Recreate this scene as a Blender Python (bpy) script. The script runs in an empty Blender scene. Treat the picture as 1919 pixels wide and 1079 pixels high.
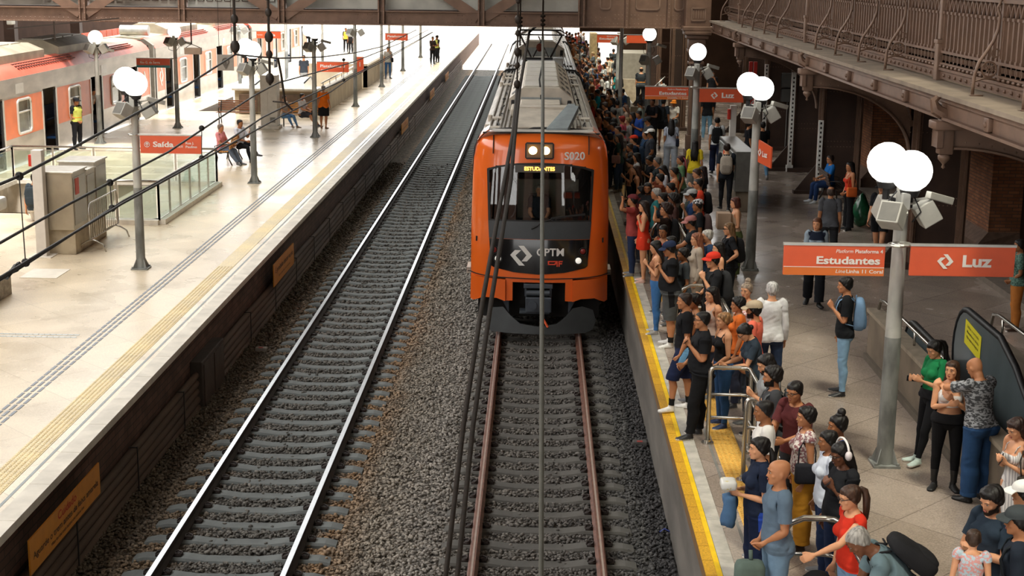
import bpy, bmesh, math, random
import numpy as np
from mathutils import Vector, Matrix
random.seed(7); rng = np.random.RandomState(11)
C = bpy.context.scene.collection
PI = math.pi
# ---------------------------------------------------------------- camera
FPX, PITCH, ROLL, YAW, CAMZ = 2750.226, 0.2151966, 0.0118927, -0.01622344, 7.45493
PH = 1.25                                   # platform height above rail head
def ray(px, py):
    x = (px-959.5)/FPX; y = -(py-539.5)/FPX
    c, s = math.cos(ROLL), math.sin(ROLL); x, y = c*x-s*y, s*x+c*y
    c, s = math.cos(PITCH), math.sin(PITCH); d = (x, c+s*y, -s+c*y)
    c, s = math.cos(YAW), math.sin(YAW); return Vector((c*d[0]+s*d[1], -s*d[0]+c*d[1], d[2]))
def at_z(px, py, z):
    d = ray(px, py); t = (z-CAMZ)/d.z; return Vector((d.x*t, d.y*t, z))
def at_y(px, py, y):
    d = ray(px, py); t = y/d.y; return Vector((d.x*t, y, CAMZ+d.z*t))
def at_x(px, py, x):
    d = ray(px, py); t = x/d.x; return Vector((x, d.y*t, CAMZ+d.z*t))
def cam_axis(v):
    x, y, z = v
    c, s = math.cos(ROLL), math.sin(ROLL); x, z = c*x-s*z, s*x+c*z
    c, s = math.cos(PITCH), math.sin(PITCH); y, z = c*y+s*z, -s*y+c*z
    c, s = math.cos(YAW), math.sin(YAW); return Vector((c*x+s*y, -s*x+c*y, z))
cam = bpy.data.cameras.new('camera'); camo = bpy.data.objects.new('camera', cam); C.objects.link(camo)
R_, F_, U_ = cam_axis((1,0,0)), cam_axis((0,1,0)), cam_axis((0,0,1))
m = Matrix((R_, U_, -F_)).transposed().to_4x4(); m.translation = Vector((0,0,CAMZ)); camo.matrix_world = m
cam.sensor_fit = 'HORIZONTAL'; cam.sensor_width = 36; cam.lens = FPX/1919*36; cam.clip_end = 900; cam.clip_start = .2
bpy.context.scene.camera = camo
# ---------------------------------------------------------------- light
sc = bpy.context.scene
w = bpy.data.worlds.new('world'); sc.world = w; w.use_nodes = True
nt = w.node_tree; bg = nt.nodes['Background']
bg.inputs[0].default_value = (1.0, .98, .95, 1); bg.inputs[1].default_value = 3.3
sl = bpy.data.lights.new('sun', 'SUN'); sl.energy = 4.6; sl.angle = math.radians(8); sl.color = (1, .96, .91)
so = bpy.data.objects.new('sun', sl); C.objects.link(so)
so.rotation_euler = Vector((0.12, -0.35, 1.0)).to_track_quat('Z', 'Y').to_euler()
vs = sc.view_settings; vs.view_transform = 'Standard'; vs.look = 'None'; vs.gamma = 1; vs.exposure = 0.42; vs.use_curve_mapping = False
cy = sc.cycles; cy.max_bounces = 5; cy.diffuse_bounces = 3; cy.glossy_bounces = 3; cy.transmission_bounces = 4; cy.transparent_max_bounces = 8
cy.use_denoising = True; cy.caustics_reflective = False; cy.caustics_refractive = False; cy.use_adaptive_sampling = True
# ---------------------------------------------------------------- materials
MC = {}
def lin(c):
    if isinstance(c, str):
        c = tuple(int(c[i:i+2], 16)/255 for i in (0, 2, 4))
    return tuple((v/12.92 if v <= .04045 else ((v+.055)/1.055)**2.4) for v in c)
def mat(name, col, rough=.7, metal=0, var=.12, scale=6, bump=0, bscale=60, emit=0, coat=0, col2=None, spec=None, detail=4, lo=.35, hi=.65, stretch=None):
    key = (name, str(col), rough, metal, var, scale, bump, bscale, emit, str(col2))
    if key in MC: return MC[key]
    M = bpy.data.materials.new(name); M.use_nodes = True; n = M.node_tree.nodes; l = M.node_tree.links
    b = n['Principled BSDF']; c = lin(col)
    b.inputs['Roughness'].default_value = rough; b.inputs['Metallic'].default_value = metal
    if coat: b.inputs['Coat Weight'].default_value = coat; b.inputs['Coat Roughness'].default_value = .06
    if spec is not None: b.inputs['Specular IOR Level'].default_value = spec
    b.inputs['Base Color'].default_value = (*c, 1)
    if var or col2 or bump:
        tc = n.new('ShaderNodeTexCoord'); mp = n.new('ShaderNodeMapping')
        l.new(tc.outputs['Object'], mp.inputs[0])
        if stretch: mp.inputs['Scale'].default_value = stretch
    if var or col2:
        nz = n.new('ShaderNodeTexNoise'); nz.inputs['Scale'].default_value = scale; nz.inputs['Detail'].default_value = detail
        l.new(mp.outputs[0], nz.inputs['Vector'])
        mr = n.new('ShaderNodeMapRange'); mr.inputs[1].default_value = lo; mr.inputs[2].default_value = hi
        l.new(nz.outputs['Fac'], mr.inputs[0])
        mx = n.new('ShaderNodeMix'); mx.data_type = 'RGBA'
        l.new(mr.outputs[0], mx.inputs[0])
        if col2: a, d = c, lin(col2)
        else: a, d = tuple(v*(1-var) for v in c), tuple(min(1, v*(1+var)) for v in c)
        mx.inputs[6].default_value = (*a, 1); mx.inputs[7].default_value = (*d, 1)
        l.new(mx.outputs[2], b.inputs['Base Color'])
    if bump:
        nb = n.new('ShaderNodeTexNoise'); nb.inputs['Scale'].default_value = bscale; nb.inputs['Detail'].default_value = 3
        l.new(mp.outputs[0], nb.inputs['Vector'])
        bp = n.new('ShaderNodeBump'); bp.inputs['Strength'].default_value = bump; bp.inputs['Distance'].default_value = .01
        l.new(nb.outputs['Fac'], bp.inputs['Height']); l.new(bp.outputs[0], b.inputs['Normal'])
    if emit:
        b.inputs['Emission Color'].default_value = (*c, 1); b.inputs['Emission Strength'].default_value = emit
    MC[key] = M
    return M
def nodes_of(M): return M.node_tree.nodes, M.node_tree.links, M.node_tree.nodes['Principled BSDF']
def brick_mat(name, c1, c2, mortar, bw=.25, bh=.075, axes='YZ', rough=.85, msize=.02, bump=.3, offset=.5):
    M = bpy.data.materials.new(name); M.use_nodes = True; n, l, b = nodes_of(M)
    g = n.new('ShaderNodeNewGeometry'); sx = n.new('ShaderNodeSeparateXYZ'); cb = n.new('ShaderNodeCombineXYZ')
    l.new(g.outputs['Position'], sx.inputs[0]); l.new(sx.outputs['XYZ'.index(axes[0])], cb.inputs[0]); l.new(sx.outputs['XYZ'.index(axes[1])], cb.inputs[1])
    br = n.new('ShaderNodeTexBrick'); l.new(cb.outputs[0], br.inputs['Vector'])
    br.inputs['Color1'].default_value = (*lin(c1), 1); br.inputs['Color2'].default_value = (*lin(c2), 1); br.inputs['Mortar'].default_value = (*lin(mortar), 1)
    br.inputs['Scale'].default_value = 1; br.inputs['Brick Width'].default_value = bw; br.inputs['Row Height'].default_value = bh
    br.inputs['Mortar Size'].default_value = msize*bh*6; br.offset = offset
    nz = n.new('ShaderNodeTexNoise'); nz.inputs['Scale'].default_value = 3; l.new(g.outputs['Position'], nz.inputs['Vector'])
    mr = n.new('ShaderNodeMapRange'); mr.inputs[1].default_value = .3; mr.inputs[2].default_value = .7; mr.inputs[3].default_value = .75; mr.inputs[4].default_value = 1.2
    l.new(nz.outputs['Fac'], mr.inputs[0])
    vm = n.new('ShaderNodeVectorMath'); vm.operation = 'SCALE'; l.new(br.outputs['Color'], vm.inputs[0]); l.new(mr.outputs[0], vm.inputs['Scale'])
    l.new(vm.outputs[0], b.inputs['Base Color']); b.inputs['Roughness'].default_value = rough
    bp = n.new('ShaderNodeBump'); bp.inputs['Strength'].default_value = bump; bp.inputs['Distance'].default_value = .01; bp.invert = True
    l.new(br.outputs['Fac'], bp.inputs['Height']); l.new(bp.outputs[0], b.inputs['Normal'])
    return M
# ---------------------------------------------------------------- objects
def tag(o, label=None, cat=None, group=None, kind=None):
    if label: o['label'] = label
    if cat: o['category'] = cat
    if group: o['group'] = group
    if kind: o['kind'] = kind
    return o
ORG = {}
def empty(name, loc, label=None, cat=None, group=None, kind=None, rz=0):
    o = bpy.data.objects.new(name, None); C.objects.link(o); o.location = loc; o.rotation_euler = (0, 0, rz); o.empty_display_size = .1
    ORG[o.name] = Vector(loc); return tag(o, label, cat, group, kind)
def org(o):
    return ORG.get(o.name, Vector((0, 0, 0))) if o is not None else Vector((0, 0, 0))
def mesh_obj(name, V, F, M=None, parent=None, smooth=False, mats=None, mi=None, rel=True):
    me = bpy.data.meshes.new(name)
    V = np.asarray(V, float).reshape(-1, 3)
    o = bpy.data.objects.new(name, me)
    if parent is not None:
        if rel: V = V - np.array(org(parent))
        o.parent = parent
        ORG[o.name] = org(parent)
    me.from_pydata(V.tolist(), [], [tuple(int(i) for i in f) for f in F])
    for x in (mats or [M]):
        if x is not None: me.materials.append(x)
    if mi is not None: me.polygons.foreach_set('material_index', np.asarray(mi, dtype=np.int32))
    if smooth is True: me.polygons.foreach_set('use_smooth', [True]*len(me.polygons))
    elif smooth: me.polygons.foreach_set('use_smooth', [True]*len(me.polygons)); me.set_sharp_from_angle(angle=math.radians(smooth))
    C.objects.link(o)
    return o
class MB:
    def __init__(s): s.V = []; s.F = []
    def add(s, V, F):
        k = len(s.V); s.V += [tuple(v) for v in V]; s.F += [tuple(i+k for i in f) for f in F]; return s
    def box(s, a, b, M=None):                       # min, max corners
        x0, y0, z0 = a; x1, y1, z1 = b
        V = [Vector(p) for p in ((x0,y0,z0),(x1,y0,z0),(x1,y1,z0),(x0,y1,z0),(x0,y0,z1),(x1,y0,z1),(x1,y1,z1),(x0,y1,z1))]
        if M is not None: V = [M @ v for v in V]
        return s.add(V, [(0,3,2,1),(4,5,6,7),(0,1,5,4),(1,2,6,5),(2,3,7,6),(3,0,4,7)])
    def cbox(s, c, d, M=None):
        return s.box((c[0]-d[0]/2, c[1]-d[1]/2, c[2]-d[2]/2), (c[0]+d[0]/2, c[1]+d[1]/2, c[2]+d[2]/2), M)
    def bbox(s, a, b, r=.01, M=None):               # box with chamfered edges
        bm = bmesh.new(); bmesh.ops.create_cube(bm, size=1)
        for v in bm.verts: v.co = Vector([a[i]+(v.co[i]+.5)*(b[i]-a[i]) for i in range(3)])
        bmesh.ops.bevel(bm, geom=bm.edges[:], offset=r, segments=2, affect='EDGES', profile=.5)
        bm.verts.index_update()
        V = [v.co.copy() for v in bm.verts]; F = [[v.index for v in f.verts] for f in bm.faces]; bm.free()
        if M is not None: V = [M @ v for v in V]
        return s.add(V, F)
    def bar(s, p, q, w, h=None, up=(0,0,1)):
        p, q = Vector(p), Vector(q); h = h or w; d = (q-p).normalized(); up = Vector(up)
        if abs(d.dot(up)) > .99: up = Vector((0,1,0)) if abs(d.y) < .9 else Vector((1,0,0))
        x = d.cross(up).normalized()*w/2; z = x.cross(d).normalized()*h/2
        V = [p-x-z, p+x-z, p+x+z, p-x+z, q-x-z, q+x-z, q+x+z, q-x+z]
        return s.add(V, [(3,2,1,0),(4,5,6,7),(0,1,5,4),(1,2,6,5),(2,3,7,6),(3,0,4,7)])
    def tube(s, pts, r, n=8, caps=True, sq=None):
        pts = [Vector(p) for p in pts]; rs = r if isinstance(r, (list, tuple)) else [r]*len(pts)
        V = []; prev = None
        for i, p in enumerate(pts):
            d = ((pts[min(i+1, len(pts)-1)]-p).normalized() + (p-pts[max(i-1, 0)]).normalized()).normalized()
            if prev is None:
                a = Vector((0,0,1)) if abs(d.z) < .9 else Vector((1,0,0)); x = d.cross(a).normalized()
            else: x = (prev-d*prev.dot(d)).normalized()
            prev = x; y = d.cross(x)
            for k in range(n):
                t = 2*PI*k/n; V.append(p+(x*math.cos(t)+y*math.sin(t)*(sq or 1))*rs[i])
        F = [(i*n+k, i*n+(k+1)%n, (i+1)*n+(k+1)%n, (i+1)*n+k) for i in range(len(pts)-1) for k in range(n)]
        if caps: F += [tuple(range(n))[::-1], tuple(range((len(pts)-1)*n, len(pts)*n))]
        return s.add(V, F)
    def cyl(s, p, q, r, r2=None, n=12): return s.tube([p, q], [r, r2 if r2 is not None else r], n)
    def sph(s, c, r, n=12, m=8, sc=(1,1,1)):
        V = [(c[0], c[1], c[2]-r*sc[2])]
        for i in range(1, m):
            a = PI*i/m-PI/2
            for k in range(n):
                t = 2*PI*k/n; V.append((c[0]+r*sc[0]*math.cos(a)*math.cos(t), c[1]+r*sc[1]*math.cos(a)*math.sin(t), c[2]+r*sc[2]*math.sin(a)))
        V.append((c[0], c[1], c[2]+r*sc[2])); T = len(V)-1
        F = [(0, 1+(k+1)%n, 1+k) for k in range(n)]
        F += [(1+i*n+k, 1+i*n+(k+1)%n, 1+(i+1)*n+(k+1)%n, 1+(i+1)*n+k) for i in range(m-2) for k in range(n)]
        F += [(T, 1+(m-2)*n+k, 1+(m-2)*n+(k+1)%n) for k in range(n)]
        return s.add(V, F)
    def lathe(s, c, prof, n=16):
        V = [(c[0]+r*math.cos(2*PI*k/n), c[1]+r*math.sin(2*PI*k/n), c[2]+z) for r, z in prof for k in range(n)]
        m = len(prof); F = [(i*n+k, i*n+(k+1)%n, (i+1)*n+(k+1)%n, (i+1)*n+k) for i in range(m-1) for k in range(n)]
        F += [tuple(range(n))[::-1], tuple(range((m-1)*n, m*n))]
        return s.add(V, F)
    def prism(s, poly, vec):                        # poly: 3D points, extruded by vec
        poly = [Vector(p) for p in poly]; vec = Vector(vec); n = len(poly)
        nrm = Vector((0,0,0))
        for i in range(n): nrm += poly[i].cross(poly[(i+1)%n])
        if nrm.dot(vec) < 0: poly = poly[::-1]
        V = poly+[p+vec for p in poly]
        return s.add(V, [tuple(range(n))[::-1], tuple(range(n, 2*n))]+[(i, (i+1)%n, n+(i+1)%n, n+i) for i in range(n)])
    def build(s, name, M, parent=None, smooth=False, **k): return mesh_obj(name, s.V, s.F, M, parent, smooth, **k)
def children(o): return [c for c in bpy.data.objects if c.parent == o]
KIDS = {}
def kids_index():
    KIDS.clear()
    for c in bpy.data.objects:
        if c.parent: KIDS.setdefault(c.parent.name, []).append(c)
def copy_tree(o, parent=None, loc=None, label=None):
    c = o.copy(); C.objects.link(c); c.parent = parent
    if loc is not None: c.location = loc; ORG[c.name] = Vector(loc)
    if label: c['label'] = label
    for ch in (KIDS.get(o.name) or []): copy_tree(ch, c)
    return c
TX = {}
def text_mesh(s, size, bold=.0, align='CENTER', shear=0):
    key = (s, size, bold, align, shear)
    if key in TX: return TX[key]
    cu = bpy.data.curves.new('t', 'FONT'); cu.body = s; cu.size = size; cu.offset = bold*size; cu.align_x = align; cu.align_y = 'CENTER'; cu.shear = shear; cu.resolution_u = 3
    o = bpy.data.objects.new('t', cu); C.objects.link(o); dg = bpy.context.evaluated_depsgraph_get(); me = bpy.data.meshes.new_from_object(o.evaluated_get(dg))
    V = [v.co.copy() for v in me.vertices]; F = [tuple(p.vertices) for p in me.polygons]
    bpy.data.objects.remove(o); bpy.data.curves.remove(cu); bpy.data.meshes.remove(me)
    TX[key] = (V, F); return V, F
def put_text(name, s, size, origin, xdir, ydir, M, parent, bold=.02, align='CENTER', shear=0, width=None):
    V, F = text_mesh(s, size, bold, align, shear)
    k = 1
    if width:
        xs = [v.x for v in V]; k = width/max(1e-6, max(xs)-min(xs))
    xd, yd, o = Vector(xdir).normalized(), Vector(ydir).normalized(), Vector(origin)
    return mesh_obj(name, [o+xd*v.x*k+yd*v.y for v in V], F, M, parent)
# CPTM arrow mark as two chevrons, centred, unit height

MARK = [[(-.54,.02),(-.31,.27),(.0,.27),(-.28,.0),(.18,-.49),(-.10,-.49)], [(-.15,.49),(.13,.49),(.54,.0),(.28,-.28),(.02,-.28),(.26,.02)]]
def put_mark(name, h, origin, xdir, ydir, M, parent, thick=.004):
    mb = MB(); xd, yd, o = Vector(xdir).normalized(), Vector(ydir).normalized(), Vector(origin)
    nn = xd.cross(yd)*thick
    for P in MARK: mb.prism([o+xd*x*h+yd*y*h for x, y in P], nn)
    return mb.build(name, M, parent)
K_DETAIL = 1.0
# ================================================================ SETTING
def struct(name, mb, M, smooth=False): return tag(mb.build(name, M, None, smooth), kind='structure')
LX, RX = -5.85, 1.84                     # platform edges
def slab_quads(mb, x0, x1, y0, y1, z): mb.add([(x0,y0,z),(x1,y0,z),(x1,y1,z),(x0,y1,z)], [(0,1,2,3)])
# ---- terrazzo floor materials (diagonal tile joints)
def floor_mat(name, c1, c2, joint, rough, size=1.2, rot=45, jw=.006, fleck=.1, coat=0):
    M = bpy.data.materials.new(name); M.use_nodes = True; n, l, b = nodes_of(M)
    g = n.new('ShaderNodeNewGeometry'); mp = n.new('ShaderNodeMapping'); mp.inputs['Rotation'].default_value = (0, 0, math.radians(rot))
    l.new(g.outputs['Position'], mp.inputs[0])
    br = n.new('ShaderNodeTexBrick'); br.offset = 0; l.new(mp.outputs[0], br.inputs['Vector'])
    br.inputs['Scale'].default_value = 1; br.inputs['Brick Width'].default_value = size; br.inputs['Row Height'].default_value = size; br.inputs['Mortar Size'].default_value = jw
    br.inputs['Color1'].default_value = (*lin(c1), 1); br.inputs['Color2'].default_value = (*lin(c2), 1); br.inputs['Mortar'].default_value = (*lin(joint), 1); br.inputs['Bias'].default_value = 0
    nz = n.new('ShaderNodeTexNoise'); nz.inputs['Scale'].default_value = .8; nz.inputs['Detail'].default_value = 5; l.new(g.outputs['Position'], nz.inputs['Vector'])
    n2 = n.new('ShaderNodeTexNoise'); n2.inputs['Scale'].default_value = 45; n2.inputs['Detail'].default_value = 2; l.new(g.outputs['Position'], n2.inputs['Vector'])
    mr = n.new('ShaderNodeMapRange'); mr.inputs[1].default_value = .35; mr.inputs[2].default_value = .65; mr.inputs[3].default_value = .86; mr.inputs[4].default_value = 1.1; l.new(nz.outputs['Fac'], mr.inputs[0])
    m2 = n.new('ShaderNodeMapRange'); m2.inputs[1].default_value = .35; m2.inputs[2].default_value = .65; m2.inputs[3].default_value = 1-fleck; m2.inputs[4].default_value = 1+fleck; l.new(n2.outputs['Fac'], m2.inputs[0])
    mm = n.new('ShaderNodeMath'); mm.operation = 'MULTIPLY'; l.new(mr.outputs[0], mm.inputs[0]); l.new(m2.outputs[0], mm.inputs[1])
    vm = n.new('ShaderNodeVectorMath'); vm.operation = 'SCALE'; l.new(br.outputs['Color'], vm.inputs[0]); l.new(mm.outputs[0], vm.inputs['Scale'])
    l.new(vm.outputs[0], b.inputs['Base Color'])
    r2 = n.new('ShaderNodeMapRange'); r2.inputs[1].default_value = .3; r2.inputs[2].default_value = .7; r2.inputs[3].default_value = rough-.08; r2.inputs[4].default_value = rough+.08; l.new(nz.outputs['Fac'], r2.inputs[0]); l.new(r2.outputs[0], b.inputs['Roughness'])
    return M
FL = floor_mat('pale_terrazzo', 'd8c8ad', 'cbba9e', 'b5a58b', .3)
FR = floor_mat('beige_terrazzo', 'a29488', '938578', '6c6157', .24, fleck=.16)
# right platform floor, with the escalator well left open
WX0, WX1, WY0, WY1 = 5.62, 7.4, 8.0, 23.4
mb = MB()
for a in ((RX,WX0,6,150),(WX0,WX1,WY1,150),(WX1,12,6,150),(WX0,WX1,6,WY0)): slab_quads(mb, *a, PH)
struct('floor', mb, FR)
# left platform floor with stair wells left open
SX0, SX1, SY0, SY1 = -15.2, -9.2, 30.0, 41.5         # glass-railed stair
QX0, QX1, QY0, QY1 = -14.6, -9.2, 62.0, 82.0         # far stair
mb = MB()
def with_holes(mb, x0, x1, y0, y1, holes, z):
    ys = sorted({y0, y1, *[h[2] for h in holes], *[h[3] for h in holes]})
    for a, b in zip(ys, ys[1:]):
        hs = sorted([h for h in holes if h[2] <= a and h[3] >= b]); x = x0
        for h in hs: slab_quads(mb, x, h[0], a, b, z); x = h[1]
        slab_quads(mb, x, x1, a, b, z)
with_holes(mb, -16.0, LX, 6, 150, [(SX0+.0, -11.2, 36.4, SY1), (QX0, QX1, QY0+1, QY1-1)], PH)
struct('floor_left_platform', mb, FL)
# ---- platform edges
yel = floor_mat('yellow_tactile', 'd9a520', 'c9951c', 'a87a18', .6, size=.4, rot=0, fleck=.18)
ypale = floor_mat('pale_yellow_tactile', 'd8c596', 'd2bd8c', 'c4b088', .5, size=.4, rot=0, fleck=.15)
yedge = floor_mat('yellow_tile', 'dcae55', 'd2a24a', 'b88e42', .55, size=.4, rot=0, fleck=.18)
conc = mat('platform_concrete', '6f6a63', .9, var=.25, scale=2, bump=.3, bscale=20, stretch=(1, .3, 1))
mb = MB(); mb.box((RX+.08, 6, -.6), (RX+.3, 150, PH-.16)); struct('wall_platform_right', mb, conc)
mb = MB(); mb.box((RX, 6, PH-.16), (RX+.14, 150, PH+.006)); mb.build('edge_coping', mat('coping_brown', '7a5d3c', .8), None)
o = bpy.data.objects['edge_coping']; o.name = 'trim_1'; tag(o, kind='structure')
def strip(name, x0, x1, y0, y1, M, z=.004, t=.012, step=None, gap=.004):
    mb = MB()
    if step:
        y = y0
        while y < y1: mb.box((x0, y, PH-.005), (x1, y+step-gap, PH+t)); y += step
    else: mb.box((x0, y0, PH-.005), (x1, y1, PH+t))
    return mb.build(name, M)
tag(strip('platform_edge_tiles', RX-.005, RX+.11, 6, 150, yel, step=.4, t=.014), 'scuffed ochre tiles along the crowded platform edge', 'edge tiles')
tag(strip('painted_edge_line', RX+.112, RX+.17, 6, 150, mat('yellow_line', 'f0c40e', .6, var=.1), t=.013), 'bright yellow line painted on the crowded platform edge', 'painted line')
tag(strip('stone_edge_strip', RX+.175, RX+.33, 6, 150, mat('pale_stone', 'b5b0a4', .7, var=.2, scale=5), step=1.0, t=.01), 'pale stone strip inside the yellow edge line', 'stone strip')
tag(strip('drain_groove', RX+.50, RX+.535, 6, 150, mat('groove_grey', '77756f', .7, var=.15), t=.003), 'dark grey groove running along the crowded platform', 'groove')
def tactile(name, x0, x1, y0, y1, M, bumps=True, pitch=.1, lab=None):
    mb = MB(); mb.box((x0, y0, PH-.005), (x1, y1, PH+.006))
    n = int((x1-x0)/.06)
    for i in range(n):
        x = x0+(i+.5)*(x1-x0)/n
        y = y0
        while y < min(y1, 30): mb.box((x-.014, y, PH+.006), (x+.014, y+.03, PH+.012)); y += .06
    return tag(mb.build(name, M), lab, 'tactile paving')
tactile('tactile_paving', 2.42, 2.74, 15.2, 60, yedge, lab='yellow tactile strip on floor beside the steel barriers')
# left platform
brk = brick_mat('dark_brick', '64483a', '4c382c', '332b25', .32, .11, 'YZ', msize=.012)
mb = MB(); mb.box((LX-.45, 6, -.6), (LX-.19, 150, PH-.1)); struct('wall_platform_left', mb, brk)
mb = MB(); y = 6
while y < 150: mb.box((LX-.26, y, PH-.1), (LX, y+1.19, PH+.006)); y += 1.2
o = mb.build('trim_2', mat('light_coping', 'c9c2b4', .6, var=.12, scale=3)); tag(o, kind='structure')
tag(strip('drain_groove', LX-.37, LX-.33, 6, 150, mat('groove_blue_grey', '8f9696', .6, var=.1), t=.003), 'blue grey groove along the sunlit platform edge', 'groove')
o = tactile('tactile_paving', -6.66, -6.33, 6, 150, ypale, lab='pale yellow tactile strip along the sunlit platform')
dash = MB(); y = 6.0
while y < 150:
    for k in range(3): dash.box((-7.53+k*.1, y, PH-.003), (-7.53+k*.1+.045, y+.24, PH+.006))
    y += .3
tag(dash.build('guiding_strip', mat('dark_dashes', '7d838a', .6)), 'triple dashed dark grey guiding line on the sunlit platform', 'guiding strip')
dash = MB()
for x in range(46):
    for k in range(2): dash.box((-7.75-x*.1-.09, 23.9+k*.16, PH-.003), (-7.75-x*.1, 23.9+k*.16+.08, PH+.005))
tag(dash.build('guiding_strip', mat('pale_dashes', 'b9bcb9', .6)), 'pale grey guiding line crossing towards the stair', 'guiding strip')
# ---- conduit bundles on the left platform wall
cm = mat('dusty_conduit', '544539', .85, var=.25, scale=3, stretch=(1, .25, 1))
k = 0
for zz, rr in ((-.20,.075),(-.05,.075),(.10,.07),(.24,.07),(.38,.06)):
    t = MB(); pts = [(LX-.09+.012*math.sin(y*.9+zz*9), y, zz+.012*math.sin(y*.7+zz*5)) for y in np.arange(6, 115, 1.5)]
    t.tube(pts, rr, 8)
    tag(t.build('cable_conduit', cm, smooth=True), 'thick dusty conduit running below the sunlit platform edge', 'conduit', 'conduits stacked along the sunlit platform wall'); k += 1
bandm = mat('band_black', '1c1a18', .8)
for y in np.arange(9, 70, 2.9):
    t = MB(); t.bar((LX+.0, y, .46), (LX+.0, y, -.28), .012, .03)
    t.bar((LX-.13, y, .45), (LX+.0, y, .45), .03, .012)
    tag(t.build('conduit_strap', bandm), 'thin black strap holding the conduits on the wall', 'strap', 'straps around the wall conduits')
# junction box on conduits
bx = empty('junction_box', (LX-.05, 25.6, .0), 'dark steel junction box covering the conduits below the platform', 'junction box')
t = MB(); t.bbox((LX-.2, 24.75, -.28), (LX+.03, 26.55, .62), .02); t.build('body', mat('box_dark', '3a332d', .7, var=.3, scale=4), bx)
t = MB(); t.box((LX+.03, 24.85, -.2), (LX+.045, 25.6, .55)); t.box((LX+.03, 25.7, -.2), (LX+.045, 26.45, .55)); t.build('door', mat('box_dark2', '453c34', .6, var=.3), bx)
# signs on the left wall
og = mat('sign_amber', 'd08a2c', .45, var=.06); ogd = mat('lettering_dark', '3b2c22', .6, var=0); redl = mat('lettering_red', 'b8322a', .6, var=0)
def wall_sign(y0, y1, z0, z1, lines, label):
    e = empty('wall_sign', (LX+.06, (y0+y1)/2, z0), label, 'sign', 'amber signs on the platform wall')
    t = MB(); t.box((LX+.04, y0, z0), (LX+.06, y1, z1)); t.build('panel', og, e)
    for s, size, zc, wd, M in lines:
        put_text('lettering', s, size, (LX+.064, (y0+y1)/2, zc), (0, 1, 0), (0, 0, 1), M, e, width=wd, bold=.01)
    return e
wall_sign(15.8, 18.55, .50, .93, [('Cuidado', .15, .83, .72, redl), ('Aguarde o trem antes da faixa amarela', .12, .69, 2.55, ogd), ('Wait for the train behind the yellow line', .06, .58, 1.3, ogd)], 'long amber safety sign with red heading on platform wall')
wall_sign(31.7, 34.4, .46, .96, [('É proibido descer na via', .17, .78, 2.3, ogd), ('Do not step down onto the tracks', .07, .6, 1.5, ogd)], 'amber sign with one line of text beyond the junction box')
for y in (62.4, 79.0, 92.0):
    wall_sign(y, y+3.2, .42, .86, [('Cuidado', .15, .75, .8, redl), ('Aguarde o trem antes da faixa amarela', .12, .6, 2.7, ogd)], {62.4: 'faded amber wall sign beyond the lamp posts beside the empty track', 79.0: 'small amber wall sign just before the sunlit stretch of wall', 92.0: 'farthest amber wall sign near the sunlit stretch of wall'}[y])
# ---- track bed
def ballast_mat(name, tone=1.0):
    M = bpy.data.materials.new(name); M.use_nodes = True; n, l, b = nodes_of(M)
    g = n.new('ShaderNodeNewGeometry'); v = n.new('ShaderNodeTexVoronoi'); v.inputs['Scale'].default_value = 16; l.new(g.outputs['Position'], v.inputs['Vector'])
    return M, n, l, b, g, v
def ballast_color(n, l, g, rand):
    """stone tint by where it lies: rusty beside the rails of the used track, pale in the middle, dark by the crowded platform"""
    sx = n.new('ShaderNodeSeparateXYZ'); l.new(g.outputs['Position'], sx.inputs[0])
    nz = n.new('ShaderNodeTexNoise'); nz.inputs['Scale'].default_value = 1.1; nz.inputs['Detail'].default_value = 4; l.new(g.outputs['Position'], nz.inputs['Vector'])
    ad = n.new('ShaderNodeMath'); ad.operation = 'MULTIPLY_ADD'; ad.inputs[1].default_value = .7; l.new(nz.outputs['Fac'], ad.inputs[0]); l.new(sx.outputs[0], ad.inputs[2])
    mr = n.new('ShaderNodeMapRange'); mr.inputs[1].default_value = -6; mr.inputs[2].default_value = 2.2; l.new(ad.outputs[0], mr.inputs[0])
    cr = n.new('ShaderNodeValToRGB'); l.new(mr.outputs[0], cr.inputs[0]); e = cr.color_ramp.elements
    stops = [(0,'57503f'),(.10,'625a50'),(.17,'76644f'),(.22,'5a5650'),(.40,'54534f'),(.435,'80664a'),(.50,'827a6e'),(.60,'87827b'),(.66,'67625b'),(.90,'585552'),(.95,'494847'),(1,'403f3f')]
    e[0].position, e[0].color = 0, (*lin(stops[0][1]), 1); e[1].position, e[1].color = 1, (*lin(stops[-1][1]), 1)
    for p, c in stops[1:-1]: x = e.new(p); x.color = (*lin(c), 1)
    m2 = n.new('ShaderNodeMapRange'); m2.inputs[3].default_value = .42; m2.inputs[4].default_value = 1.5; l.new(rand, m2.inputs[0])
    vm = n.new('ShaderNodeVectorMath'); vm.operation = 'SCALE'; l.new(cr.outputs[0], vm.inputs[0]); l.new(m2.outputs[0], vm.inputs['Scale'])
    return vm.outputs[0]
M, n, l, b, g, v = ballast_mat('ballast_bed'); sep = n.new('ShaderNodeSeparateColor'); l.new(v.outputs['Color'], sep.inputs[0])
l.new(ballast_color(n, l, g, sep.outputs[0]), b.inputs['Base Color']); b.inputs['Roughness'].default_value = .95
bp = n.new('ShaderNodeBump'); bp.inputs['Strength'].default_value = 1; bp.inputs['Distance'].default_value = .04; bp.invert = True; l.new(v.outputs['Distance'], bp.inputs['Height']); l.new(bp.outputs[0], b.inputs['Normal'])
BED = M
mb = MB(); slab_quads(mb, LX-.3, RX+.2, 6, 113, -.235); struct('ground_track_bed', mb, BED)
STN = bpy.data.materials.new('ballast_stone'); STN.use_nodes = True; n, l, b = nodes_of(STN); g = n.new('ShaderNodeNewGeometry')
l.new(ballast_color(n, l, g, g.outputs['Random Per Island']), b.inputs['Base Color']); b.inputs['Roughness'].default_value = .9
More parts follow.
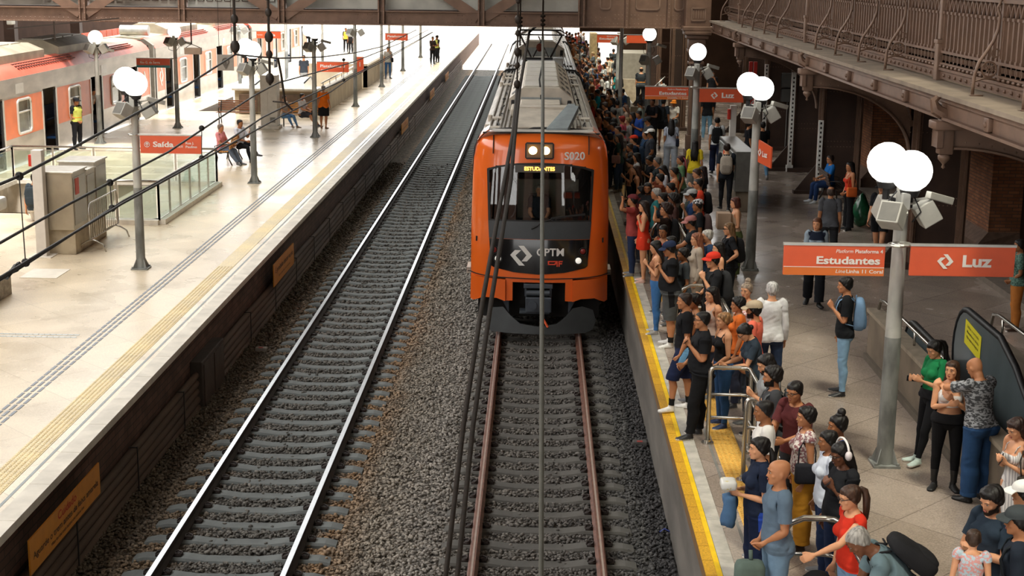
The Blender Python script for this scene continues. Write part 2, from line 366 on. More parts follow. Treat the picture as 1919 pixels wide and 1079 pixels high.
def stones(name, N, y0, y1, smin, smax, label, pw=1.0):
    bm = bmesh.new(); bmesh.ops.create_icosphere(bm, subdivisions=1, radius=1); bm.verts.ensure_lookup_table()
    base = np.array([v.co for v in bm.verts]); faces = np.array([[v.index for v in f.verts] for f in bm.faces]); bm.free()
    x = rng.uniform(LX-.04, RX+.05, N); y = y0+(y1-y0)*rng.uniform(0, 1, N)**pw
    # keep rails and most of the sleepers clear
    keep = np.ones(N, bool)
    for c in (-3.9346, .0842):
        for s in (-.835, .835): keep &= np.abs(x-(c+s)) > .085
    z = np.full(N, -.205)
    for c, ph in ((-3.9346, 17.47), (.0842, 18.07)):
        u = np.abs(((y-ph)/.593+.5) % 1-.5)*.593
        on = (np.abs(x-c) < 1.32) & (u < .15)
        keep &= ~(on & (rng.uniform(0, 1, N) < .965))
        z = np.where((np.abs(x-c) < 1.35) & (u >= .15), -.208, z)
    mid = (x > -2.5) & (x < -1.35); z = np.where(mid, -.19, z)
    x, y, z = x[keep], y[keep], z[keep]; n_ = len(x)
    s = rng.uniform(smin, smax, n_)[:, None]*np.stack([rng.uniform(.75,1.25,n_), rng.uniform(.75,1.25,n_), rng.uniform(.5,.85,n_)], 1)
    a = rng.uniform(0, 2*PI, n_); t = rng.uniform(-.6, .6, n_)
    P = base[None]*rng.uniform(.58, 1.28, (n_, 12, 1))*s[:, None, :] if len(base) == 12 else base[None]*s[:, None, :]
    nv = len(base)
    if nv != 12: P = P*rng.uniform(.75, 1.15, (n_, nv, 1))
    ct, st = np.cos(t)[:, None], np.sin(t)[:, None]
    P = np.stack([P[..., 0]*ct-P[..., 2]*st, P[..., 1], P[..., 0]*st+P[..., 2]*ct], -1)
    ca, sa = np.cos(a)[:, None], np.sin(a)[:, None]
    P = np.stack([P[..., 0]*ca-P[..., 1]*sa, P[..., 0]*sa+P[..., 1]*ca, P[..., 2]], -1)+np.stack([x, y, z+rng.uniform(-.015, .02, n_)], 1)[:, None, :]
    F = (faces[None]+(np.arange(n_)*nv)[:, None, None]).reshape(-1, 3)
    me = bpy.data.meshes.new(name); me.vertices.add(n_*nv); me.vertices.foreach_set('co', P.astype(np.float32).ravel())
    nf = len(F); me.loops.add(nf*3); me.loops.foreach_set('vertex_index', F.astype(np.int32).ravel())
    me.polygons.add(nf); me.polygons.foreach_set('loop_start', np.arange(0, nf*3, 3, dtype=np.int32)); me.polygons.foreach_set('loop_total', np.full(nf, 3, dtype=np.int32))
    me.update(); me.validate(); me.materials.append(STN)
    o = bpy.data.objects.new(name, me); C.objects.link(o); return tag(o, label, 'gravel', kind='stuff')
bm_ = None
def _ico0():
    bm = bmesh.new(); bmesh.ops.create_icosphere(bm, subdivisions=1, radius=1); return bm
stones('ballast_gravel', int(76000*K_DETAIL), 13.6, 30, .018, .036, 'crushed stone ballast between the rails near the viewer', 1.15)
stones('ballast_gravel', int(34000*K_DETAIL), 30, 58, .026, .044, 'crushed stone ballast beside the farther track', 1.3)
# ---- rails and sleepers
TL, TR = -3.9346, .0842
railtop = mat('rail_shine', '9fa3a6', .28, .95, var=.05); railrust = mat('rail_rust', '6b4638', .6, .2, var=.25, scale=8); raildark = mat('rail_dark', '2c2522', .75, .1, var=.2)
railw = mat('rail_worn', 'a8988e', .4, .5, var=.1)
def rail(x, y0, y1, Mb, Mt, label):
    e = empty('rail', (x, y0, 0), label, 'rail')
    prof = [(-.07,-.155),(.07,-.155),(.07,-.145),(.012,-.125),(.012,-.045),(.036,-.035),(.036,-.004),(-.036,-.004),(-.036,-.035),(-.012,-.045),(-.012,-.125),(-.07,-.145)]
    mb = MB(); mb.prism([(x+a, y0, b_) for a, b_ in prof], (0, y1-y0, 0)); mb.build('rail_body', Mb, e)
    mb = MB(); hwd_ = .034 if Mt is railtop else .013; mb.box((x-hwd_, y0, -.0045), (x+hwd_, y1, 0)); mb.build('running_surface', Mt, e)
rail(TL-.835, 8, 150, raildark, railtop, 'polished rail nearer the sunlit platform'); rail(TL+.835, 8, 150, raildark, railtop, 'polished rail of the empty track nearer the train')
rail(TR-.835, 8, 150, railrust, railw, 'rusty rail under the train, nearer the empty track'); rail(TR+.835, 8, 150, railrust, railw, 'rusty rail under the train, nearer the crowd')
slm = mat('sleeper_concrete', '5a5e5d', .9, var=.2, scale=3, bump=.3, bscale=30); slm2 = mat('sleeper_brown', '4f4d49', .9, var=.2, scale=3, bump=.3, bscale=30)
clipm = mat('clip_iron', '2a211d', .6, .4, var=.2)
def sleeper(x, y, M, rustl, clips=True):
    e = empty('sleeper', (x, y, -.3))
    prof = [(-1.3,-.3),(1.3,-.3),(1.3,-.2),(1.15,-.165),(.62,-.165),(.35,-.2),(-.35,-.2),(-.62,-.165),(-1.15,-.165),(-1.3,-.2)]
    mb = MB(); V = []; n = len(prof)
    for yy, k in ((-.125, 0), (-.10, 1), (.10, 1), (.125, 0)):
        for a, b_ in prof: V.append((x+a, y+yy, b_ if k or b_ == -.3 else b_-.03))
    F = [tuple(range(n))[::-1], tuple(range(3*n, 4*n))]+[(j*n+i, j*n+(i+1)%n, (j+1)*n+(i+1)%n, (j+1)*n+i) for j in range(3) for i in range(n)]
    F = [f[::-1] for f in F]
    mb.add(V, F); mb.build('beam', M, e)
    for s in (-.835, .835):
        c = MB()
        for q in (-1, 1):
            X = x+s+q*.12
            c.tube([(X+q*.03, y-.05, -.15), (X-q*.03, y-.055, -.12), (X-q*.04, y, -.115), (X-q*.01, y+.05, -.12), (X+q*.05, y+.03, -.13), (X+q*.05, y-.02, -.145)], .013, 6)
            c.cbox((X, y, -.155), (.1, .13, .03))
        c.box((x+s-.15, y-.06, -.168), (x+s+.15, y+.06, -.155))
        c.build('rail_clip', clipm, e, True)
    return e
s0 = sleeper(TL, 17.47, slm, True); s1 = sleeper(TR, 18.07, slm2, False); kids_index()
tag(s0, 'concrete sleeper crossing under the polished rails', 'sleeper', 'sleepers of the empty track'); tag(s1, 'concrete sleeper crossing under the rusty rails', 'sleeper', 'sleepers of the track before the train')
for i in range(-7, 150):
    if i: copy_tree(s0, loc=(TL, 17.47+.593*i, -.3))
for i in range(-8, 24):
    if i: copy_tree(s1, loc=(TR, 18.07+.593*i, -.3))
# small track items
for p, lab in (((490, 652, -.15), 'small grey track beacon with red mark by the empty track'), ((1215, 828, -.15), 'small dark track beacon with red mark below the crowded platform')):
    q = at_z(*p); q.x -= .14 if p[0] > 1000 else 0; e = empty('track_beacon', (q.x, q.y, -.24), lab, 'beacon')
    t = MB(); t.bbox((q.x-.12, q.y-.08, -.24), (q.x+.12, q.y+.08, -.13), .02); t.build('casing', mat('beacon_grey', '4c4a47' if p[0] > 1000 else '8d8a84', .7), e)
    t = MB(); t.box((q.x-.05, q.y-.07, -.132), (q.x+.04, q.y-.0, -.126)); t.build('mark', mat('beacon_red', 'a8443c', .6), e)
q = at_z(1250, 997, -.2); t = MB(); t.tube([(q.x-.1,q.y,-.2),(q.x-.03,q.y+.05,-.17),(q.x+.04,q.y-.03,-.18),(q.x+.1,q.y+.03,-.2),(q.x+.05,q.y+.1,-.2)], .012, 6)
tag(t.build('plastic_scrap', mat('blue_plastic', '23357e', .5), smooth=True), 'crumpled blue plastic scrap lying on the dark gravel', 'litter')
# ================================================================ IRONWORK
iron = mat('brown_iron', '6e5545', .55, .15, var=.14, scale=3, bump=.15, bscale=12)
irond = mat('brown_iron_dark', '3a281e', .7, .0, var=.2, scale=2, bump=.1, bscale=10)
ironl = mat('brown_iron_pale', '7b6353', .55, .1, var=.15, scale=4)
ledge = mat('dusty_ledge', '867868', .8, var=.18, scale=2)
brickR = brick_mat('brick_pier', '9a6440', '7d4d30', '5a4436', .25, .075, 'YZ', msize=.02)
brickX = brick_mat('brick_pier_front', '96603e', '7a4b2f', '5a4436', .25, .075, 'XZ', msize=.02)
def rivets(mb, pts, r=.016, nrm=(0,-1,0)):
    nv = Vector(nrm)
    for p in pts:
        p = Vector(p); a = nv.orthogonal().normalized(); b_ = nv.cross(a)
        V = [p+(a*math.cos(t)+b_*math.sin(t))*r for t in (i*PI/3 for i in range(6))]+[p+nv*r*.7]
        mb.add(V, [(i, (i+1)%6, 6) for i in range(6)])
BY = 50.0
# ---- footbridge over the tracks: near truss girder with bays, floor slab and parapet behind
br = empty('footbridge', (-8, BY, 5.5), 'brown riveted iron footbridge crossing above both tracks', 'footbridge')
zb = 5.50
t = MB(); t.box((-30, BY-.25, zb), (1.42, BY+.25, zb+.04)); t.box((-30, BY-.02, zb+.04), (1.42, BY+.02, zb+.46)); t.box((-30, BY-.12, zb+.44), (1.42, BY+.12, zb+.48)); t.build('bottom_chord', iron, br)
t = MB(); rivets(t, [(x, BY-.02, zb+.12) for x in np.arange(-29, 1.4, .16)], .022); rivets(t, [(x, BY-.25, zb+.02) for x in np.arange(-29, 1.4, .16)], .02)
for xv in [1.4-3.35*i for i in range(0, 10)]:
    for dx in np.arange(-.8, .85, .16):
        if abs(dx) > .25: rivets(t, [(xv+dx, BY-.02, zb+z) for z in (.22, .34)], .02)
t.build('rivets', ironl, br)
for i in range(0, 10):
    xv = 1.4-3.35*i
    t = MB(); t.box((xv-.11, BY-.2, zb+.04), (xv-.06, BY+.1, zb+2.6)); t.box((xv+.06, BY-.2, zb+.04), (xv+.11, BY+.1, zb+2.6)); t.box((xv-.11, BY-.06, zb+.04), (xv+.11, BY-.03, zb+2.6)); t.build('vertical_post', iron, br)
    t = MB(); rivets(t, [(xv+s*.085, BY-.2, z) for s in (-1, 1) for z in np.arange(zb+.12, zb+2.4, .16)], .018); t.build('post_rivets', ironl, br)
    s = 1 if i % 2 else -1
    if i < 9:
        t = MB(); a, c = (xv-.1, xv-3.25) if i % 2 else (xv-3.25, xv-.1)
        t.bar((a, BY-.07, zb+.28), (c, BY-.07, zb+2.35), .34, .03, up=(0,1,0)); t.bar((a, BY+.1, zb+.28), (c, BY+.1, zb+2.35), .3, .03, up=(0,1,0))
        V = t.V; t.build('diagonal', iron, br)
    if i < 9:
        t = MB(); t.box((xv-3.25, BY+.35, zb+.52), (xv-.1, BY+.37, zb+1.9)); t.build('frosted_panel', mat('frosted_glass', 'a9a79d' if i < 4 else '7d756a', .5, var=.15, scale=1.5), br)
        if i > 2:
            t = MB()
            for u in np.arange(xv-3.2, xv-.2, .3): 
                t.bar((u, BY+.32, zb+.72), (u+.2, BY+.32, zb+.72), .02, .02); t.bar((u, BY+.32, zb+.92), (u+.2, BY+.32, zb+.92), .02, .02); t.bar((u, BY+.32, zb+.72), (u, BY+.32, zb+.92), .02, .02); t.bar((u+.2, BY+.32, zb+.72), (u+.2, BY+.32, zb+.92), .02, .02); t.bar((u+.2, BY+.32, zb+.82), (u+.3, BY+.32, zb+.82), .02, .02)
            t.build('fretwork', irond, br)
t = MB(); t.box((-30, BY-.15, zb+2.35), (1.42, BY+.15, zb+2.8)); t.build('top_chord', iron, br)
t = MB(); t.box((-30, BY+.4, zb+.3), (5.2, BY+7, zb+.5)); t.box((-30, BY+6.8, zb), (5.2, BY+7.1, zb+2.5)); t.build('deck', irond, br)
# plate girder end with panels
t = MB(); t.box((1.42, BY-.25, zb), (5.0, BY+.3, zb+.05)); t.box((1.42, BY-.02, zb+.05), (5.0, BY+.3, zb+2.6)); t.build('plate_girder', iron, br)
t = MB()
for xv in (1.5, 2.92, 4.32): t.box((xv-.05, BY-.12, zb+.05), (xv+.05, BY-.02, zb+2.6))
t.build('stiffener', iron, br)
t = MB()
for xc, wd in ((2.2, .34), (3.62, .78), (4.66, .3)):
    x0, x1, z0, c = xc-wd/2, xc+wd/2, zb+.62, .07
    P = [(x0, z0+c+1.2), (x0, z0+c), (x0+c, z0), (x1-c, z0), (x1, z0+c), (x1, z0+c+1.2)]
    for a, c_ in zip(P, P[1:]): t.bar((a[0], BY-.03, a[1]), (c_[0], BY-.03, c_[1]), .045, .03, up=(0,1,0))
t.build('panel_moulding', ironl, br)
t = MB(); rivets(t, [(x, BY-.25, zb+.025) for x in np.arange(1.5, 5, .14)], .02); rivets(t, [(x, BY-.02, zb+.14) for x in np.arange(1.5, 5, .14)], .018)
for xv in (1.5, 2.92, 4.32): rivets(t, [(xv, BY-.12, z) for z in np.arange(zb+.1, zb+2.4, .14)], .018)
for xv in (2.92, 4.32): rivets(t, [(xv+s*d, BY-.02, zb+.3+q) for s in (-1,1) for d in (.15,.27,.39) for q in (.0,.13)], .018)
t.build('girder_rivets', ironl, br)
# ---- gallery columns at X=8 and bridge column
wp = mat('white_perforated', 'd8d6cf', .6, var=.1); holes = mat('slot_dark', '2a201b', .9)
def column(x, y, label, h=4.3, w=1.05, white=0, group=None):
    e = empty('iron_column', (x, y, PH), label, 'column', group)
    t = MB(); t.box((x-.12, y-.3, PH), (x+w+.15, y+.3, PH+.12)); t.build('base_plate', irond, e)
    t = MB(); t.box((x, y-.02, PH+.12), (x+w, y+.02, PH+h)); t.build('web', irond, e)
    for k_, xx in enumerate((x, x+w)):
        t = MB(); t.box((xx-.025, y-.16, PH+.12), (xx+.025, y+.16, PH+h)); fl = t.build('flange', iron, e)
        t = MB(); t.box((xx-.1, y-.06, PH+.12), (xx+.1, y-.02, PH+h)); t.build('flange_angle', iron, e)
    t = MB(); rivets(t, [(x-.025, y+s*.1, z) for s in (-1,1) for z in np.arange(PH+.2, PH+h, .16)], .018, (-1,0,0)); rivets(t, [(xx, y-.06, z) for xx in (x-.06, x+.06, x+w-.06) for z in np.arange(PH+.2, PH+h, .16)], .016); rivets(t, [(x+.12+.09*k_, y-.02, z) for k_ in range(10) for z in (PH+1.35, PH+1.5, PH+2.9)], .015); t.build('rivets', iron, e)
    t = MB(); t.prism([(x, y-.02, PH+.1), (x-.65, y-.02, PH+.1), (x, y-.02, PH+.95)], (0,.05,0)); t.box((x-.7, y-.12, PH), (x, y+.12, PH+.1)); t.build('foot_gusset', irond, e)
    if white:
        t = MB(); t.box((x-.1, y-.18, PH+.2), (x+.03, y-.1, PH+white)); t.box((x-.14, y-.22, PH), (x+.06, y-.06, PH+.2)); wf_ = t.build('white_flange', wp, e)
        t = MB(); [t.box((x-.06, y-.185, z), (x-.015, y-.178, z+.06)) for z in np.arange(PH+.3, PH+white-.1, .13)]; t.build('slots', holes, wf_)
    return e
for y, wh, lab in ((20.2, 0, 'riveted iron column beside the escalator'), (31.1, 0, 'riveted iron column behind the large twin globe lamp post'), (41.6, 2.1, 'broad iron column with short white flange behind the seated man in blue'), (46.4, 3.1, 'broad iron column with tall white perforated flange'), (52.0, 3.0, 'broad iron column with white flange behind the middle twin globes'), (57.5, 0, 'far broad iron column near the red fire equipment')):
    column(8.0, y, lab, white=wh)
# bridge end pier: panelled iron pilaster with capital
e = empty('bridge_pier', (5.2, BY-.3, PH), 'panelled brown iron pier with capital carrying the footbridge end', 'pier')
x, y = 5.25, BY-.35
t = MB(); t.bbox((x-.28, y-.24, PH), (x+.3, y+.3, PH+.25), .03); t.bbox((x-.24, y-.2, PH+.25), (x+.26, y+.26, PH+.75), .02); t.build('plinth', iron, e)
t = MB(); t.bbox((x-.19, y-.17, PH+.75), (x+.21, y+.2, PH+3.1), .02); t.build('shaft', iron, e)
t = MB(); t.box((x-.1, y-.18, PH+.95), (x+.12, y-.165, PH+2.9)); t.build('panel', irond, e)
t = MB()
for z0, z1, a in ((3.1,3.2,.26),(3.2,3.5,.22),(3.5,3.62,.3),(3.62,3.95,.28),(3.95,4.08,.36),(4.08,4.2,.44)): t.bbox((x-a, y-a+.02, PH+z0), (x+a, y+a, PH+z1), .02)
for s in (-1, 1):
    for q in (-1, 0, 1): t.tube([(x+q*.14, y-.24, PH+3.75), (x+q*.17, y-.31, PH+3.65), (x+q*.16, y-.29, PH+3.5), (x+q*.13, y-.22, PH+3.4)], .035, 6)
t.build('capital', iron, e, 40)
t = MB(); t.bbox((x-.42, y-.3, PH+4.2), (x+.42, y+.5, PH+6.8), .03); t.bbox((x-.5, y-.4, PH+4.2), (x+.5, y+.5, PH+4.36), .03); t.build('pedestal', iron, e)
t = MB(); P = [(x-.22, PH+4.55), (x+.22, PH+4.55), (x+.22, PH+4.95), (x-.22, PH+4.95)]
for a, c_ in zip(P, P[1:]+P[:1]): t.bar((a[0], y-.31, a[1]), (c_[0], y-.31, c_[1]), .04, .03, up=(0,1,0))
for i in range(5): t.bar((x-.16+i*.08, y-.31, PH+4.62), (x-.16+i*.08, y-.31, PH+4.88), .025, .02, up=(0,1,0))
t.build('panel_moulding', ironl, e)
column(5.2, 58.0, 'dark iron column beyond the footbridge pier', h=4.2, w=.5)
column(5.0, 68.0, 'far dark iron column behind the crowd under the footbridge', h=4.2, w=.5)
# ---- gallery (upper walkway) along the right side
GX = 5.62; GZ = 5.82
gal = empty('gallery', (GX, 30, GZ), 'brown iron upper gallery running above the crowded platform', 'gallery')
t = MB(); t.box((GX-.04, 8, GZ-.06), (GX+.75, BY-.9, GZ)); t.build('ledge', ledge, gal)
t = MB(); t.box((GX+.05, 8, GZ-.14), (GX+.4, BY-.9, GZ-.06)); t.box((GX+.1, 8, GZ-.34), (GX+.2, BY-.9, GZ-.14)); t.box((GX+.02, 8, GZ-.38), (GX+.26, BY-.9, GZ-.34)); t.build('fascia', iron, gal)
t = MB(); t.box((GX+.2, 8, GZ-.2), (10.69, BY-.6, GZ-.07)); t.build('floor_slab', irond, gal)
t = MB()
for y in np.arange(12.2, 49, 2.15):
    t = MB(); t.bbox((GX+.03, y-.09, GZ-.33), (GX+.12, y+.09, GZ-.15), .015); t.sph((GX+.035, y, GZ-.24), .04, 8, 5); t.build('rosette', iron, gal, True)
# pendants, brackets and arches
def bracket(y):
    e = empty('arch_bracket', (GX+.2, y, 4.8), cat='bracket')
    x = GX+.12
    t = MB(); t.bbox((x-.10, y-.10, 4.95), (x+.10, y+.10, 5.5), .02); t.bbox((x-.2, y-.2, 5.3), (x+.2, y+.2, 5.42), .02); t.bbox((x-.08, y-.15, 5.05), (x-.14, y+.15, 5.3), .01)
    t.tube([(x, y, 5.5), (x-.16, y, 5.58), (x-.2, y, 5.7), (x-.1, y, 5.78)], [.1, .09, .06, .03], 8)
    t.build('pendant_block', iron, e, 40)
    t = MB(); t.lathe((x, y, 4.74), [(.004,0),(.03,.02),(.015,.06),(.05,.1),(.085,.14),(.09,.18),(.05,.22),(.06,.26)], 12); t.build('finial', ironl, e, True)
    # arch rib from the pendant to the column
    n = 18; x0, z0, x1, z1 = GX+.22, 5.04, 7.98, 3.6
    P = []
    for i in range(n+1):
        a = (i/n)*PI/2; P.append((x0+(x1-x0)*math.sin(a), z0-(z0-z1)*(1-math.cos(a))))
    web = MB()
    for (a, c_) in zip(P, P[1:]): web.prism([(a[0], y-.02, a[1]), (c_[0], y-.02, c_[1]), (c_[0], y-.02, min(5.62, c_[1]+.55)), (a[0], y-.02, min(5.62, a[1]+.55))], (0,.04,0))
    web.build('arch_rib', iron, e)
    fl = MB()
    for (a, c_) in zip(P, P[1:]): fl.bar((a[0], y, a[1]), (c_[0], y, c_[1]), .22, .03, up=(1,0,0) if abs(c_[0]-a[0]) < abs(c_[1]-a[1]) else (0,0,1))
    for (a, c_) in zip(P, P[1:]):
        if min(a[1], c_[1])+.62 < 5.6: fl.bar((a[0], y, a[1]+.62), (c_[0], y, c_[1]+.62), .16, .025)
    fl.build('rib_flange', iron, e)
    rv = MB(); rivets(rv, [(a[0], y-.02, a[1]+.08) for a in P], .018); rivets(rv, [(a[0], y-.02, a[1]+.5) for a in P if a[1]+.5 < 5.55], .018); rv.build('rivets', ironl, e)
    sp = MB(); sp.prism([(6.6, y-.01, 5.6), (7.9, y-.01, 5.6), (7.9, y-.01, 4.75), (7.5, y-.01, 5.2)], (0,.02,0)); 
    for cx_, cz, r in ((7.45, 5.42, .1), (7.68, 5.3, .13), (7.75, 5.05, .08), (7.15, 5.5, .06)):
        sp.tube([(cx_+r*math.cos(a), y-.03, cz+r*math.sin(a)) for a in np.linspace(0, 2*PI, 13)], .018, 5)
        for q in range(6): sp.bar((cx_, y-.03, cz), (cx_+r*math.cos(q*PI/3), y-.03, cz+r*math.sin(q*PI/3)), .015)
    sp.build('spandrel', irond, e)
    return e
b0 = bracket(20.75); kids_index(); bl = ['iron arch bracket with hanging finial nearest the viewer, above the escalator', 'iron arch bracket with hanging finial beside the seated man in blue', 'iron arch bracket with hanging finial above the grey kiosk']
b0['label'] = bl[0]
for i, y in enumerate((31.6, 42.4)): copy_tree(b0, loc=(GX+.2, y, 4.8), label=bl[i+1])
t = MB(); t.box((7.95, 8, 5.1), (8.1, BY+6, 5.6)); t.box((7.85, 8, 5.06), (8.2, BY+6, 5.1)); tag(t.build('lengthwise_girder', irond), 'dark iron girder joining the column heads under the gallery', 'girder')
# railing
RGX = GX+.62
def rail_bay(y0, y1, label, first):
    e = empty('gallery_railing', (RGX, y0, GZ), label, 'railing', None)
    L = y1-y0
    t = MB(); t.box((RGX-.03, y0, GZ+.03), (RGX+.03, y1, GZ+.16)); t.box((RGX-.06, y0, GZ+.16), (RGX+.06, y1, GZ+.2)); t.box((RGX-.05, y0, GZ+.25), (RGX+.05, y1, GZ+.28)); t.box((RGX-.05, y0, GZ+.42), (RGX+.05, y1, GZ+.46)); t.box((RGX-.05, y0, GZ+1.24), (RGX+.05, y1, GZ+1.29)); t.box((RGX-.02, y0, GZ+1.29), (RGX+.02, y1, GZ+1.38)); t.box((RGX-.08, y0, GZ+1.5), (RGX+.08, y1, GZ+1.58)); t.build('rails', iron, e)
    n = int(L/.21); t = MB(); s2 = MB(); ar = MB()
    for i in range(n):
        y = y0+(i+.5)*L/n
        t.box((RGX-.03, y-.03, GZ+.46), (RGX+.03, y+.03, GZ+1.01)); t.box((RGX-.045, y-.045, GZ+1.01), (RGX+.045, y+.045, GZ+1.05)); t.box((RGX-.04, y-.04, GZ+.46), (RGX+.04, y+.04, GZ+.5))
        for q in (-1, 1):
            ar.bar((RGX, y, GZ+1.04), (RGX, y+q*.05, GZ+1.16), .03); ar.bar((RGX, y+q*.05, GZ+1.16), (RGX, y+q*L/n*.5, GZ+1.25), .03)
        s2.box((RGX-.02, y-.045, GZ+.28), (RGX+.02, y-.02, GZ+.42)); s2.box((RGX-.02, y+.02, GZ+.28), (RGX+.02, y+.045, GZ+.42)); s2.box((RGX-.02, y-.045, GZ+.39), (RGX+.02, y+.045, GZ+.42)); s2.box((RGX-.02, y-.045, GZ+.28), (RGX+.02, y+.045, GZ+.31))
        s2.sph((RGX-.03, y, GZ+.225), .04, 6, 4, (.9, 1.7, .7))
    for i in range(int(L/.3)): s2.sph((RGX-.035, y0+.15+i*.3, GZ+.09), .028, 6, 4)
    t.build('balusters', iron, e); ar.build('pointed_arches', iron, e); s2.build('square_frieze', iron, e)
    t = MB()
    y = y0; t.bbox((RGX-.09, y-.09, GZ), (RGX+.09, y+.09, GZ+.62), .012); t.bbox((RGX-.11, y-.11, GZ+.56), (RGX+.11, y+.11, GZ+.62), .01); t.bbox((RGX-.065, y-.065, GZ+.62), (RGX+.065, y+.065, GZ+2), .01)
    t.build('post', ironl, e)
    for y in np.arange(y0+2.15, y1-1, 2.15): t = MB(); t.box((RGX-.04, y-.035, GZ+.2), (RGX+.04, y+.035, GZ+2)); t.build('slim_post', iron, e)
    return e
def scroll(y):
    e = empty('scroll_bracket', (RGX-.3, y, GZ), cat='bracket'); x = RGX-.02
    P = [(x-.34, GZ+.0), (x-.34, GZ+.14), (x-.33, GZ+.3), (x-.28, GZ+.46), (x-.19, GZ+.6), (x-.11, GZ+.74), (x-.06, GZ+.9), (x-.05, GZ+1.08), (x-.09, GZ+1.18), (x-.04, GZ+1.3)]
    t = MB(); t.tube([(a, y, b_) for a, b_ in P], [.024]*7+[.02, .016, .02], 6); t.box((x-.37, y-.025, GZ), (x-.2, y+.025, GZ+.02)); t.build('curved_strut', ironl, e, True)
    t = MB(); cx_, cz, r = x-.14, GZ+.36, .1
    t.tube([(cx_+r*math.cos(a), y, cz+r*math.sin(a)) for a in np.linspace(0, 2*PI, 17)], .014, 5)
    for q in range(8): t.bar((cx_, y, cz), (cx_+r*math.cos(q*PI/4), y, cz+r*math.sin(q*PI/4)), .012)
    cx_, cz, r = x-.07, GZ+.58, .055; t.tube([(cx_+r*math.cos(a), y, cz+r*math.sin(a)) for a in np.linspace(0, 2*PI, 11)], .01, 5)
    t.tube([(x-.33, y, GZ+.2), (x-.2, y, GZ+.24), (x-.05, y, GZ+.23), (x, y, GZ+.2)], .014, 5); t.build('rosette', iron, e)
    return e
RB = [11.5+11.6*i for i in range(5)]
lab = ['railing bay with slim balusters, first from the upper corner nearest the viewer', 'railing bay with pointed arches above the twin globe lamp post', 'railing bay with pointed arches above the seated man in blue', 'railing bay with pointed arches above the second finial', 'railing bay with pointed arches near the smaller direction signs', 'railing bay with pointed arches, last but one before the footbridge', 'railing bay with pointed arches ending at the footbridge']
for i in range(4): rail_bay(RB[i], min(RB[i+1], 49.2), lab[i*2], i == 0)
s0_ = scroll(20.1); kids_index(); k = 0
s0_['label'] = 'S-curved iron strut with round rosette bracing the railing'; s0_['group'] = 'curved struts along the gallery railing'
for i in range(4):
    for q in (1, 2, 3, 4):
        y = RB[i]+q*2.15
        if y < 49 and abs(y-20.1) > .1: copy_tree(s0_, loc=(RGX-.3, y, GZ))
# ---- back wall of the platform under the gallery: iron panels and brick piers
t = MB(); t.box((10.7, -14, PH), (11, 118, 8.5)); t.box((26, -14, -1), (26.4, 118, 20)); struct('wall_right', t, mat('wall_shadow_brown', '2c1e17', .9, var=.2, scale=1.5, spec=.05))  # even dark brown; the outer wall is added, unseen, against light leaking in
for i, (y, w, x) in enumerate(((24.3, 2.0, 9.9), (33.1, 1.8, 10.0), (43.0, 1.2, 9.6), (51.5, 1.0, 9.7), (64, 1.2, 9.6))):
    e = empty('brick_pier', (x, y, PH), ['brick pier beyond the escalator at the frame edge', 'broad brick pier above the Luz direction sign', 'brick pier behind the woman in the strapless red top', 'narrow brick pier beside the electrical cabinets', 'far narrow brick pier near the standing man in black'][i], 'pier')
    t = MB(); t.box((x, y-w/2, PH+.5), (10.7, y+w/2, 5.6)); t.build('brickwork', brickR, e)
    t = MB(); t.box((x+.004, y-w/2-.004, PH+.5), (10.7, y-w/2, 5.6)); t.build('front_brickwork', brickX, e)
    t = MB(); t.prism([(x-.25, y-w/2-.15, PH), (x-.25, y-w/2-.15, PH+.35), (x, y-w/2-.02, PH+.6), (10.7, y-w/2-.02, PH+.6), (10.7, y-w/2-.15, PH)], (0, w+.3, 0)); t.build('plinth', mat('plinth_brown', '5b4638', .85, var=.2), e)
# kerb near back
t = MB(); t.box((9.2, 26, PH), (10.7, 32, PH+.12)); t.box((9.3, 34.2, PH), (10.7, 60, PH+.1)); struct('trim_3', t, mat('step_stone', '6e6358', .7, var=.15))
# electric cabinets, pipes
for x0, z0, z1, yy, lab in ((8.9, 3.45, 3.95, 51.86, 'upper grey electrical cabinet on the dark wall'), (8.9, 2.95, 3.4, 51.86, 'lower grey green electrical cabinet on the dark wall')):
    t = MB(); t.bbox((8.5, yy-.12, z0), (8.95, yy+.12, z1), .02); tag(t.build('electrical_cabinet', mat('cabinet_grey', '4b4c4b', .6, var=.1)), lab, 'cabinet')
for k_ in range(3):
    t = MB(); t.tube([(8.75+k_*.09, 51.92, PH), (8.75+k_*.09, 51.92, PH+1.7)], .022, 8); tag(t.build('wall_pipe', mat('pipe_grey', '8a8a86', .4, .5)), 'thin vertical grey pipe below the electrical cabinets', 'pipe', 'vertical pipes on the dark wall')
# far wall, raised to cut low light, and an added back wall doing likewise
t = MB(); t.box((-36, -14, -1), (-35.6, 118, 20)); t.box((-36, 118, -1), (-35.6, 155, 9)); struct('wall_left', t, mat('wall_far_brown', '38271e', .85, var=.2, scale=.7, spec=.1))
t = MB()
for x in np.arange(-36, 10.7, 6.6): t.box((x, -14.4, -1), (x+3.0, -14, 20))
t.box((-36, -14.4, -1), (10.7, -14, 5)); t.box((-9, -14.4, 5), (9, -14, 20)); struct('wall_back', t, mat('added_back_wall', '5a4034', .9, var=.2))  # unseen wall added behind the camera to cut horizontal light
roofm = mat('roof_boards', '5a4a3c', .9, var=.2)
t = MB(); holes_ = [(4.4, 8.2, 1.5, 19.5), (4.2, 7.8, 44, 82)]  # roof out of view; edges and openings placed to shape sun and shade
for a in (-40, -10):
    with_holes(t, a, -26 if a == -40 else 26, -30, 107, holes_ if a == -10 else [], 20)
struct('ceiling_roof', t, roofm)
def pane_mat(name, v):
    M = bpy.data.materials.new(name); M.use_nodes = True; n, l, b = nodes_of(M); tr = n.new('ShaderNodeBsdfTransparent'); tr.inputs[0].default_value = (v, v, v*.93, 1); l.new(tr.outputs[0], n['Material Output'].inputs[0]); return M
